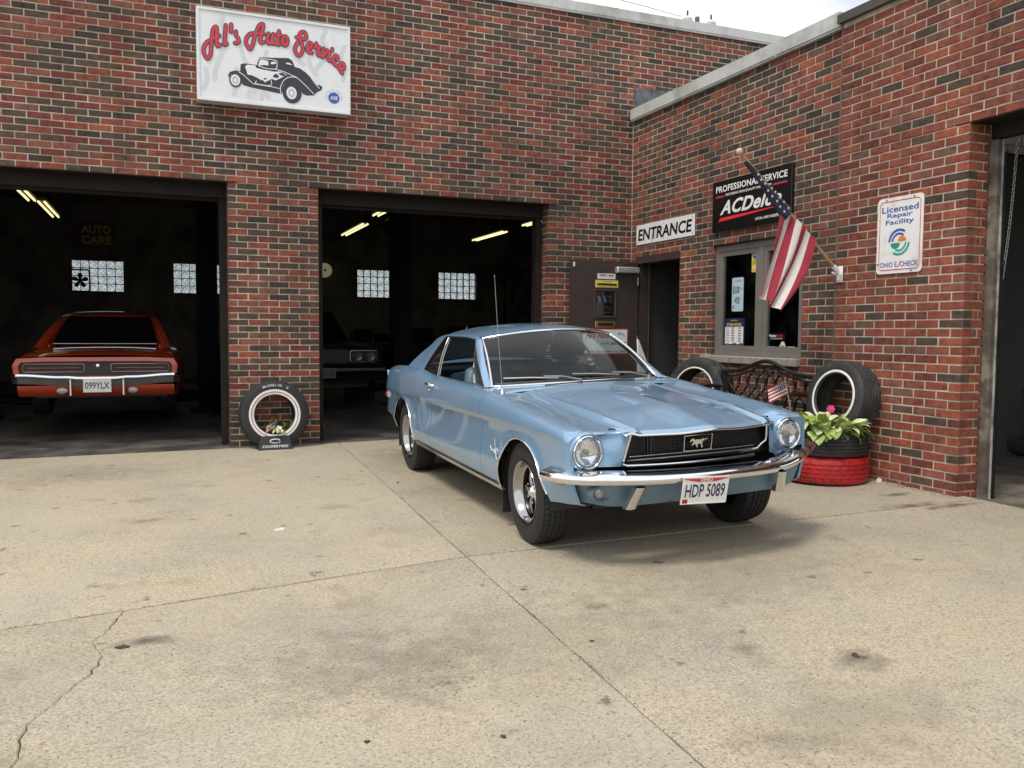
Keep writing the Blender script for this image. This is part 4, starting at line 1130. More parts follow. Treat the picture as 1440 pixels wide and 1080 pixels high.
for s in (1, -1):
    mk = MB(); mk.cbox(-3.53, -3.44, -s * 0.846 - 0.012, -s * 0.846 + 0.012, 0.592, 0.652, 0.005); mo = mk.build('side_marker', 'chrome', car)
    mk = MB(); mk.cbox(-3.516, -3.454, -s * 0.852 - 0.012, -s * 0.852 + 0.012, 0.603, 0.641, 0.004); mk.build('marker_lens', 'lamp_red', mo)
# arch trims, rocker trim, mud flaps, liners
for sgn in (1, -1):
    for fc, hc_, rr in ARCH:
        pts = []
        for t in np.linspace(0.25 if fc > -1 else 0.04, math.pi - (0.0 if fc > -1 else 0.14), 40):
            f = fc + rr * math.cos(t); h = hc_ + rr * math.sin(t); lp = low_pts(f); r = np.interp(h, [p[1] for p in lp], [p[0] for p in lp]); pts.append(PC(*dent(f, sgn * (flare(f, r, h) + 0.001), h)))
        if fc > -1: pts = [PC(*dent(fc + rr + 0.17, sgn * (W_(0.54) - 0.02), H1(0.54) + 0.0))] + pts if False else pts
        t_ = MB(); t_.tube(pts, 0.0068, 6); t_.build('arch_trim', 'chrome', car, smooth=60)
        li_ = MB(); li_.grid([[PC(fc + (rr + 0.004) * math.cos(t), sgn * r, hc_ + (rr + 0.004) * math.sin(t)) for t in np.linspace(-0.02, math.pi + 0.02, 30)] for r in (0.835, 0.56)])
        li_.add([PC(fc + (rr + 0.004) * math.cos(t), sgn * 0.56, hc_ + (rr + 0.004) * math.sin(t)) for t in np.linspace(-0.02, math.pi + 0.02, 30)], [tuple(range(30))]); li_.build('wheel_well', 'black', car)
    rk = MB(); fs_ = np.linspace(-0.345, -2.40, 30)
    rk.grid([[PC(f, sgn * (W_(f) - 0.030 + 0.006), 0.322), PC(f, sgn * (W_(f) - 0.028 + 0.008), 0.31), PC(f, sgn * (W_(f) - 0.050 + 0.006), 0.275), PC(f, sgn * (W_(f) - 0.085), 0.266)] for f in fs_]); rk.build('rocker_trim', 'worn_chrome', car, smooth=40)
    for f, z0 in ((-0.405, 0.115), (-3.145, 0.16)):
        mf = MB(); mf.cbox(f - 0.006, f + 0.006, -sgn * 0.725 - 0.105, -sgn * 0.725 + 0.105, z0, 0.50, 0.003); mf.build('mud_flap', 'rubber', car)
ub = MB(); ub.box(-3.45, 0.35, -0.54, 0.54, 0.27, 0.40); ub.box(-2.38, -0.36, -0.80, 0.80, 0.272, 0.34); ub.build('underbody', 'black', car)
# front end
def end_col(sgn, f=0.64): return column(f, 'fender')
for sgn in (1, -1):
    colm = [p for p in column(0.64, 'fender')]
    top_i = max(range(len(colm)), key=lambda i: colm[i][1])
    face = [p for p in colm[:top_i + 1] if p[1] >= 0.555]
    face = polysample(face, 15); n = len(face); rows = []
    for k in range(15):
        u = k / 14; row = []
        for j, (r, h) in enumerate(face):
            v = j / (n - 1); gh_ = 0.572 + (0.765 - 0.572) * v; grr = 0.515 - 0.040 * v
            f = 0.640 + (0.665 + 0.04 * v - 0.640) * u - 0.038 * math.sin(math.pi * min(u * 1.1, 1)) * math.sin(math.pi * min(v * 1.0 + 0.02, 1)) ** 0.8 + 0.02 * math.sin(math.pi * u) * v ** 6
            row.append(PC(*dent(f, sgn * (r + (grr - r) * u), h + (gh_ - h) * u)))
        rows.append(row)
    b = MB(); b.grid(rows)
    # ledge from the fender top to the hood corner
    r2 = []
    for k in range(15):
        p = rows[k][-1]; u = k / 14; f_top = p[0]; yy = p[1]; r2.append([p, (f_top - 0.02, yy, p[2] + 0.008), (f_top - 0.06, yy, p[2] + 0.014)])
    b.grid(r2)
    b.build('headlamp_surround', 'mustang_blue', car, smooth=50)
    # headlamp
    hc3 = dent(0.640, 0.728 if sgn > 0 else -0.675, 0.664); H = empty('headlamp_origin') if False else None
    T = Matrix.Translation(PC(*hc3)) @ Matrix.Rotation(math.pi / 2, 4, 'Z') @ Matrix.Rotation(R(2) * 0, 4, 'X')
    # lathe axis y -> forward
    T = T @ Matrix.Diagonal((0.93, 1, 0.93, 1)); bz = MB(); bz.lathe([(0.120, 0.06), (0.117, 0.004), (0.112, -0.012), (0.106, -0.018), (0.101, -0.014), (0.098, 0.02)], 40, T); bez = bz.build('headlamp', 'mustang_blue', car, smooth=45)
    cr_ = MB(); cr_.lathe([(0.0995, -0.006), (0.099, -0.022), (0.093, -0.027), (0.087, -0.022), (0.086, -0.006)], 40, T); cr_.build('headlamp_ring', 'chrome', bez, smooth=60)
    bw_ = MB(); bw_.lathe([(0.088, -0.012)] + [(0.088 * math.cos(t), -0.012 + 0.022 * math.sin(t)) for t in np.linspace(0.15, math.pi / 2, 8)], 36, T); bw_.build('reflector', 'chrome', bez, smooth=80)
    ln = MB(); ln.lathe([(0.0872 * math.sin(t), -0.008 - 0.028 * math.cos(t) ** 1.0) for t in np.linspace(math.pi / 2, 0.0, 10)], 36, T); ln.build('lens', 'lamp_glass', bez, smooth=80)
    bu = MB(); bu.sphere(PC(hc3[0] + 0.004, hc3[1], hc3[2]), 0.014); bu.build('bulb', 'steel', bez, smooth=80)
MCARg = None
# grille
gk = MB(); gk.box(0.585, 0.60, -0.56, 0.56, 0.565, 0.772); gk.build('grille_back', 'black', car)
gm_ = MB()
for h in np.arange(0.600, 0.762, 0.0125): gm_.box(0.632, 0.638, -0.47, 0.47, h - 0.0016, h + 0.0016)
for r in np.arange(-0.465, 0.466, 0.0185): gm_.box(0.630, 0.636, r - 0.0014, r + 0.0014, 0.592, 0.762)
tag(gm_.build('grille_mesh', pm('grille_dark', (0.07, 0.07, 0.075), 0.3, metal=0.8), car), kind='stuff')
def grille_f(h): return 0.668 + 0.035 * (h - 0.572) / 0.18
pts = []
for r in np.linspace(-0.36, 0.495, 26): pts.append(PC(0.70 + 0.05 * (1 - (r / 0.5) ** 2) - 0.012, r, 0.578 - 0.004 * (1 - (r / .5) ** 2)))
for h in np.linspace(0.585, 0.762, 8): pts.append(PC(grille_f(h) + 0.004, 0.520 - 0.040 * (h - 0.572) / 0.18, h))
t_ = MB(); t_.tube(pts, 0.0085, 8); t_.build('grille_surround', 'chrome', car, smooth=60)
pts = [PC(grille_f(h) - 0.012, -0.470 - 0.01 * math.sin((h - 0.57) * 18), h) for h in np.linspace(0.60, 0.75, 8)]
t_ = MB(); t_.tube([PC(0.660, -0.30, 0.590), PC(0.664, -0.42, 0.600), PC(0.664, -0.450, 0.625)] + pts[2:], 0.0075, 8); t_.build('grille_side_trim', 'chrome', car, smooth=60)
for h, f, r0, r1, rad in ((0.618, 0.646, -0.40, 0.46, 0.004), (0.600, 0.656, -0.40, 0.48, 0.005), (0.748, 0.652, -0.44, 0.44, 0.005)):
    t_ = MB(); t_.tube([PC(f + 0.02 * (1 - (r / .5) ** 2), r, h) for r in np.linspace(r0, r1, 16)], rad, 6); t_.build('grille_bar', 'steel', car, smooth=60)
t_ = MB()
for r in (0.315, 0.335): t_.box(0.640, 0.648, -r - 0.004, -r + 0.004, 0.60, 0.74)
tag(t_.build('grille_upright', 'grille_dark', car), kind='stuff')
# corral and running horse
TE = Matrix.Translation(PC(0.668, 0.012, 0.668)) @ Matrix.Rotation(math.pi / 2, 4, 'Z')
cor = [(-0.088, -0.042), (0.075, -0.042), (0.088, -0.030), (0.096, 0.030), (0.088, 0.042), (-0.080, 0.042), (-0.094, 0.030), (-0.098, -0.030)]
b = MB(); b.tube([tuple(TE @ Vector((x, -0.01, z))) for x, z in smooth_path(cor, 4, True)], 0.004, 6, closed=True); co = b.build('emblem', 'chrome', car, smooth=60)
horse = [(-0.058, 0.004), (-0.060, 0.012), (-0.048, 0.024), (-0.036, 0.026), (-0.026, 0.018), (-0.008, 0.019), (0.016, 0.017), (0.030, 0.022), (0.056, 0.016), (0.066, 0.019), (0.052, 0.022), (0.034, 0.012), (0.030, 0.004), (0.022, -0.008), (0.030, -0.020), (0.020, -0.030), (0.016, -0.026), (0.020, -0.018), (0.010, -0.006), (0.0, -0.004), (-0.010, -0.014), (-0.006, -0.024), (-0.014, -0.026), (-0.018, -0.012), (-0.030, -0.004), (-0.042, -0.014), (-0.050, -0.010), (-0.038, 0.002), (-0.036, 0.012), (-0.046, 0.012)]
b = MB(); b.prism(horse, -0.016, -0.006, TE); b.build('running_horse', 'chrome', co)
# valance
rows = []
for j, t in enumerate(np.linspace(0, 1, 7)):
    row = []
    for r in np.linspace(-0.70, 0.86, 41):
        a = abs(r); f = 0.755 - 0.03 * (a / 0.6) ** 2 - 0.10 * sstep(0.62, 0.86, a) ** 1.3 - 0.25 * sstep(0.78, 0.87, a) ** 2
        h = 0.545 - 0.185 * t + 0.035 * sstep(0.5, 0.86, a) * t; row.append(PC(f + 0.03 - 0.035 * t - 0.03 * t * t, r * (1 - 0.05 * t * sstep(0.6, 0.86, a)), h))
    rows.append(row)
rows.append([(p[0] - 0.05, p[1], p[2] + 0.004) for p in rows[-1]])
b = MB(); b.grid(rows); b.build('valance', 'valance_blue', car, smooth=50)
for sgn in (1, -1):
    if sgn < 0: continue                                      # hidden and knocked in on the damaged side
    T = Matrix.Translation(PC(0.703, sgn * 0.675, 0.450)) @ Matrix.Rotation(math.pi / 2 - sgn * R(-8), 4, 'Z') @ Matrix.Diagonal((1.5, 1, 0.92, 1))
    b = MB(); b.lathe([(0.052, 0.03), (0.052, -0.012), (0.046, -0.02), (0.040, -0.014), (0.038, 0.03)], 28, T); fo = b.build('parking_lamp', 'valance_blue', car, smooth=60)
    T2 = Matrix.Translation(PC(0.700, sgn * 0.690, 0.450)) @ Matrix.Rotation(math.pi / 2, 4, 'Z')
    b = MB(); b.lathe([(0.036, 0.0), (0.034, -0.008), (0.02, -0.016), (0.0, -0.018)], 24, T2); b.build('lamp_lens', pm('lamp_clear', (0.35, 0.36, 0.36), 0.12, metal=0.3, var=0.2, vscale=60) if 'lamp_clear' not in MAT else 'lamp_clear', fo, smooth=80)
    mk = MB(); mk.cbox(0.50, 0.595, -sgn * (W_(0.55) + 0.002) - 0.012, -sgn * (W_(0.55) + 0.002) + 0.012, 0.485, 0.535, 0.004, ); mk.build('front_marker', pm('amber_lens', (0.42, 0.32, 0.20), 0.2) if 'amber_lens' not in MAT else 'amber_lens', car)
# bumper
bp_ = [(0.475, 0.912, 0.538), (0.53, 0.905, 0.538), (0.60, 0.884, 0.538), (0.67, 0.842, 0.539), (0.73, 0.785, 0.540), (0.775, 0.70, 0.540), (0.815, 0.58, 0.537), (0.845, 0.42, 0.532), (0.862, 0.22, 0.528), (0.868, 0.0, 0.526), (0.860, -0.20, 0.524), (0.838, -0.36, 0.522), (0.800, -0.50, 0.524), (0.745, -0.62, 0.530), (0.675, -0.73, 0.536), (0.60, -0.83, 0.540), (0.53, -0.93, 0.548), (0.490, -0.985, 0.554)]
path = smooth_path(bp_, 4)
prof = [(-0.035, -0.026), (0.008, -0.034), (0.026, -0.028), (0.036, -0.012), (0.036, 0.002), (0.030, 0.012), (0.020, 0.018), (-0.020, 0.030), (-0.045, 0.036), (-0.06, 0.030)]
def sweep(path, prof, name, mat, parent, sel=None):
    rows = []
    for i, p in enumerate(path):
        a = Vector(path[max(i - 1, 0)]); c = Vector(path[min(i + 1, len(path) - 1)]); t = (c - a); nn = Vector((-t.y, t.x, 0)).normalized() if False else Vector((t.y, -t.x, 0)).normalized()
        if nn.dot(Vector((p[0] - 0.1, p[1] * 0.8, 0))) < 0: nn = -nn
        rows.append([PC(p[0] + nn.x * q[0], p[1] + nn.y * q[0], p[2] + q[1]) for q in prof])
    b = MB(); b.grid(rows, closed_u=True); b.add(rows[0], [tuple(range(len(prof)))]); b.add(rows[-1], [tuple(range(len(prof)))])
    return b.build(name, mat, parent, smooth=38)
cut = len(path) - 13
bump = sweep(path[:cut + 1], prof, 'front_bumper', 'chrome', car)
sweep(path[cut:], prof, 'bent_bumper_end', 'rust_chrome', bump)["label"] = "rust-browned, bent-out end of the front bumper"
for sgn, r in ((1, 0.500), (-1, -0.46)):
    f0 = 0.86; T = Matrix.Identity(4)
    rows = []
    for t in np.linspace(0, 1, 6):
        f = f0 - 0.02 - 0.06 * t; h = 0.49 - 0.125 * t; wd = 0.030 + 0.004 * t; rr = r + sgn * 0.032 * t
        rows.append([PC(f - 0.03, rr - wd, h), PC(f + 0.006, rr - wd, h), PC(f + 0.020, rr - wd * 0.4, h), PC(f + 0.020, rr + wd * 0.4, h), PC(f + 0.006, rr + wd, h), PC(f - 0.03, rr + wd, h)])
    b = MB(); b.grid(rows, closed_u=True); b.add(rows[-1], [tuple(range(6))]); b.build('bumper_guard', 'worn_chrome', bump, smooth=40)
# number plate
TP = Matrix.Translation(PC(0.905, 0.128, 0.452)) @ Matrix.Rotation(R(-3), 4, 'X') @ Matrix.Rotation(math.pi / 2, 4, 'Z') @ Matrix.Rotation(R(10), 4, 'X')
def plate_on(parent, TP, number, state, ink='navy', paper='white'):
    b = MB(); b.cbox(-0.1525, 0.1525, -0.0015, 0.002, -0.0765, 0.0765, 0.001, TP); pl = b.build('number_plate', paper, parent)
    b = MB(); b.tube([tuple(TP @ Vector((x, -0.002, z))) for x, z in smooth_path([(-0.148, -0.071), (0.148, -0.071), (0.148, 0.071), (-0.148, 0.071)], 1, True)], 0.0022, 4, closed=True); b.build('plate_rim', paper, pl)
    text_mesh(number, TP, mat=ink, parent=pl, fit=(0.262, 0.075), bold=0.012, depth=0.0032, name='plate_number')
    if state == 'OHIO':
        b = MB(); b.prism([(-0.148, 0.073), (-0.148, 0.066), (-0.06, 0.050), (0.06, 0.050), (0.148, 0.066), (0.148, 0.073)], -0.0028, -0.0016, TP); b.build('plate_band', 'sign_red', pl)
        text_mesh('OHIO', TP @ Matrix.Translation((0, 0, 0.0615)), mat='white', parent=pl, fit=(0.078, 0.018), bold=0.015, depth=0.0036, name='plate_state')
        b = MB(); b.box(-0.142, -0.108, -0.003, -0.0016, -0.070, -0.046, TP); b.build('plate_sticker', 'sign_red', pl)
        text_mesh('18', TP @ Matrix.Translation((-0.125, 0, -0.058)), mat='black', parent=pl, fit=(0.020, 0.015), bold=0.01, depth=0.0036, name='sticker_number')
    return pl
plate_on(bump, TP, 'HDP 5089', 'OHIO')
# door handle, script badge, antenna
hd = MB(); f, r = -1.845, W_(-1.85) - 0.020
hd.tube([PC(f - 0.055, r + 0.004, 0.842), PC(f - 0.05, r + 0.030, 0.845), PC(f + 0.055, r + 0.032, 0.842), PC(f + 0.07, r + 0.006, 0.838)], [0.009, 0.011, 0.010, 0.008], 8); hd.cbox(f - 0.075, f - 0.03, -r - 0.022, -r + 0.01, 0.828, 0.852, 0.006)
hd.build('door_handle', 'chrome', car, smooth=50)
lk = MB(); lk.lathe([(0.0, -0.012), (0.009, -0.010), (0.010, 0.01)], 12, Matrix.Translation(PC(f + 0.0 - 0.04, r + 0.008, 0.795))); lk.build('door_lock', 'chrome', car, smooth=60)
bd = MB(); T = Matrix.Translation(PC(-0.40, W_(-0.4) - 0.006, 0.535)) @ Matrix.Rotation(0, 4, 'Z')
# side badge: letters run from front to back of the car on its right side (seen from outside, right = rear..front)
for pts in ([(-0.045, 0.02), (-0.04, 0.0), (-0.05, -0.008)], [(-0.03, 0.0), (-0.02, -0.012), (-0.012, 0.0), (-0.02, 0.004)], [(-0.006, -0.016), (0.0, -0.002), (0.008, -0.018)], [(0.012, -0.006), (0.02, -0.022), (0.026, -0.008)], [(0.03, 0.075), (0.036, 0.0), (0.052, -0.055)], [(0.02, 0.022), (0.045, 0.016), (0.068, 0.020)], [(0.038, -0.02), (0.058, -0.018), (0.066, -0.004)]):
    bd.tube([tuple(T @ Vector((x * 1.1, -0.006, z))) for x, z in smooth_path(pts, 4)], 0.0045, 5)
tag(bd.build('fender_badge', 'chrome', car, smooth=60), kind='stuff')
an = MB(); an.lathe([(0.0, -0.03), (0.010, -0.025), (0.016, -0.008), (0.026, 0.006), (0.028, 0.012)], 14, Matrix.Translation(PC(-0.64, 0.715, 0.868)) @ Matrix.Rotation(-math.pi / 2, 4, 'X')); 
an.tube([PC(-0.64, 0.715, 0.89), PC(-0.70, 0.715, 1.30), PC(-0.735, 0.715, 1.655)], [0.0022, 0.0018, 0.0013], 6); an.sphere(PC(-0.735, 0.715, 1.658), 0.004, 8, 6); an.build('antenna', 'steel', car, smooth=60)
# cabin
cb = MB()
cb.grid([[PC(-0.76 - 0.12 * (r / .7) ** 2, r, 0.900) for r in np.linspace(-0.68, 0.68, 13)], [PC(-1.02, r, 0.905) for r in np.linspace(-0.68, 0.68, 13)], [PC(-1.06, r, 0.885) for r in np.linspace(-0.68, 0.68, 13)], [PC(-1.02, r, 0.70) for r in np.linspace(-0.68, 0.68, 13)], [PC(-0.90, r, 0.45) for r in np.linspace(-0.68, 0.68, 13)]]); cb.build('dashboard', 'dash_blue', car, smooth=50)
cb = MB(); cb.box(-2.6, -0.85, -0.72, 0.72, 0.342, 0.36); cb.build('cabin_floor', 'dark_cloth', car)
cb = MB()
for s in (1, -1): cb.box(-2.55, -0.95, -s * 0.735 - 0.008, -s * 0.735 + 0.008, 0.36, 0.875)
tag(cb.build('door_lining', 'dash_blue', car), kind='stuff')
cb = MB(); cb.grid([[PC(-2.42, r, 0.905) for r in np.linspace(-0.68, 0.68, 5)], [PC(-2.93, r, 0.915) for r in np.linspace(-0.68, 0.68, 5)]]); cb.build('parcel_shelf', 'dash_blue', car)
def cushion(name, f0, f1, r0, r1, h0, h1, rake=0.0, mat='seat_blue', cr=0.05):
    b = MB(); n = 10; rows = []
    for i in range(n + 1):
        a = math.pi * 2 * i / n
    prof = []
    for i in range(16):
        a = 2 * math.pi * i / 16; ca, sa = math.cos(a), math.sin(a); sg = lambda x: math.copysign(abs(x) ** 0.45, x)
        prof.append((sg(ca), sg(sa)))
    for k, t in enumerate(np.linspace(-1, 1, 11)):
        sc = (1 - abs(t) ** 5) ** 0.35 if abs(t) < 1 else 0.05
        row = []
        for ca, sa in prof:
            f = (f0 + f1) / 2 + ca * (f1 - f0) / 2 * (0.75 + 0.25 * sc); h = (h0 + h1) / 2 + sa * (h1 - h0) / 2 * sc; r = (r0 + r1) / 2 + t * (r1 - r0) / 2
            row.append(PC(f - rake * (h - h0), r, h))
        rows.append(row)
    b.grid(rows, closed_u=True); b.add(rows[0], [tuple(range(16))]); b.add(rows[-1], [tuple(range(16))])
    return b.build(name, mat, car, smooth=60)
for r in (0.36, -0.36):
    cushion('seat_cushion', -1.80, -1.28, r - 0.25, r + 0.25, 0.42, 0.60); cushion('seat_back', -1.78, -1.66, r - 0.24, r + 0.24, 0.52, 0.975, 0.30)
cushion('head_restraint', -1.86, -1.78, -0.49, -0.23, 0.99, 1.15, 0.1)
cushion('rear_seat', -2.36, -1.95, -0.62, 0.62, 0.42, 0.58); cushion('rear_seat_back', -2.40, -2.27, -0.62, 0.62, 0.5, 0.90, 0.25)
st_ = MB(); C0 = Vector(PC(-1.20, -0.36, 0.875)); ax = Vector((0.45, 0, -1)).normalized(); 
u_ = Vector((0, 1, 0)); v_ = ax.cross(u_).normalized()
st_.tube([C0 + (u_ * math.cos(a) + v_ * math.sin(a)) * 0.195 for a in np.linspace(0, 2 * math.pi, 33)[:-1]], 0.012, 8, closed=True)
for a in (0, math.pi, -math.pi / 2): st_.tube([C0 + ax * 0.03, C0 + (u_ * math.cos(a) + v_ * math.sin(a)) * 0.19], 0.010, 6)
st_.tube([C0 + ax * 0.02, C0 + Vector((0.30, 0, -0.14))], 0.025, 8); st_.build('steering_wheel', 'dash_blue', car, smooth=60)
mi_ = MB(); mi_.cbox(-1.30, -1.285, -0.10, 0.10, 1.15, 1.20, 0.006); mi_.tube([(-1.28, 0, 1.19), (-1.24, 0, 1.25)], 0.006, 6); mi_.build('rear_view_mirror', 'dash_blue', car)

# wheels -----------------------------------------------------------
def tyre_mb(Ro, Ri, wd, seg=120, sipes=True, lug=False, ribs=5):
    """outside at -y; revolved about y"""
    h = wd / 2; so = Ro - Ri; half = [(Ri - 0.004, -h * 0.80), (Ri + 0.008, -h * 0.93), (Ri + so * 0.22, -h * 1.0), (Ri + so * 0.45, -h * 1.02), (Ri + so * 0.68, -h * 0.98), (Ri + so * 0.80, -h * 0.94), (Ri + so * 0.90, -h * 0.885)]
    tw = h * 0.83; tread = []; rw = 2 * tw / ribs; g = rw * 0.20
    for k in range(ribs):
        a, b = -tw + k * rw, -tw + (k + 1) * rw
        cr = lambda y: Ro - 0.012 * (abs(y) / tw) ** 3
        if k > 0: tread += [(cr(a) - 0.008, a + g * 0.6, 0), (cr(a), a + g, k + 1)]
        else: tread += [(cr(a), a, k + 1)]
        tread += [(cr((a + b) / 2), (a + b) / 2, k + 1), (cr(b - g), b - g if k < ribs - 1 else b, k + 1)]
        if k < ribs - 1: tread += [(cr(b) - 0.008, b - g * 0.6, 0)]
    prof = [(p[0], p[1], -1) for p in half] + tread + [(p[0], -p[1], -1) for p in half[::-1]]
    n = len(prof); vs = []; fs = []
    for i in range(seg):
        a = 2 * math.pi * i / seg; c, d = math.cos(a), math.sin(a)
        for (r_, y, k) in prof:
            if k > 0 and sipes:
                if (i + k) % 3 == 0: r_ -= 0.006
            if k > 0 and lug and (i // 3 + k) % 2: r_ -= 0.012
            vs.append((r_ * c, y, r_ * d))
    for i in range(seg):
        b, e = i * n, ((i + 1) % seg) * n
        for j in range(n - 1): fs.append((b + j, b + j + 1, e + j + 1, e + j))
    m = MB(); m.add(vs, fs)
    # inside
    m.lathe([(Ri - 0.004, -h * 0.80), (Ri + so * 0.3, -h * 0.9), (Ro - 0.02, -h * 0.6), (Ro - 0.02, h * 0.6), (Ri + so * 0.3, h * 0.9), (Ri - 0.004, h * 0.80)], 60)
    return m
TY_R = 0.315
tyre_me = tyre_mb(TY_R, 0.192, 0.205, 168).build('tire', 'rubber', None, smooth=30, fix=False)
def rim_parts(parent):
    b = MB(); b.lathe([(0.188, -0.080), (0.1935, -0.092), (0.190, -0.099), (0.183, -0.096), (0.177, -0.080), (0.168, -0.055), (0.163, -0.048), (0.152, -0.044)], 56); b.build('trim_ring', 'rim_chrome', parent, smooth=60)
    b = MB(); b.lathe([(0.186, -0.05), (0.170, -0.03), (0.165, 0.06), (0.186, 0.085)], 48); b.add([(0, 0.02, 0)] + [(0.168 * math.cos(a), 0.012, 0.168 * math.sin(a)) for a in np.linspace(0, 2 * math.pi, 41)[:-1]], [(0, 1 + i, 1 + (i + 1) % 40) for i in range(40)]); b.build('rim', 'gloss_black', parent, smooth=60)
    for k in range(5):
        a = 2 * math.pi * k / 5 + 0.3; M_ = Matrix.Rotation(a, 4, 'Y'); rows = []
        for x, wd, y in ((0.040, 0.012, -0.046), (0.08, 0.014, -0.048), (0.12, 0.019, -0.040), (0.158, 0.030, -0.030)):
            rows.append([tuple(M_ @ Vector(p)) for p in ((x, y + 0.03, -wd), (x, y + 0.006, -wd), (x, y, -wd * 0.6), (x, y, wd * 0.6), (x, y + 0.006, wd), (x, y + 0.03, wd))])
        b = MB(); b.grid(rows); b.build('spoke', 'rim_chrome', parent, smooth=40)
    b = MB(); b.lathe([(0.0, -0.066), (0.020, -0.064), (0.026, -0.058), (0.030, -0.050), (0.038, -0.046), (0.042, -0.030)], 32); b.build('hub_cap', 'chrome', parent, smooth=50)
    b = MB()
    for k in range(5):
        a = 2 * math.pi * (k + 0.5) / 5 + 0.3; b.lathe([(0.0, -0.052), (0.009, -0.050), (0.010, -0.02)], 8, Matrix.Translation((0.066 * math.cos(a), 0, -0.066 * math.sin(a))))
    tag(b.build('lug_nut', 'chrome', parent), kind='stuff')
rim_parts(tyre_me)
_inv = MCAR.inverted(); first = True   # wheels stand on the concrete
for (f, r, steer) in ((0.010, 0.745, R(-1.5)), (0.010, -0.745, R(-1.5)), (-2.755, 0.745, 0), (-2.755, -0.745, 0)):
    wp = MCAR @ Vector(PC(f, r, 0)); gz = ground_z(wp.x, wp.y); lz = (_inv @ Vector((wp.x, wp.y, gz))).z
    o = tyre_me if first else copy_tree(tyre_me); first = False
    o.parent = car; o.location = PC(f, r, lz + TY_R - 0.004); o.rotation_euler = (0, random.uniform(0, 6), steer if r > 0 else steer + math.pi)
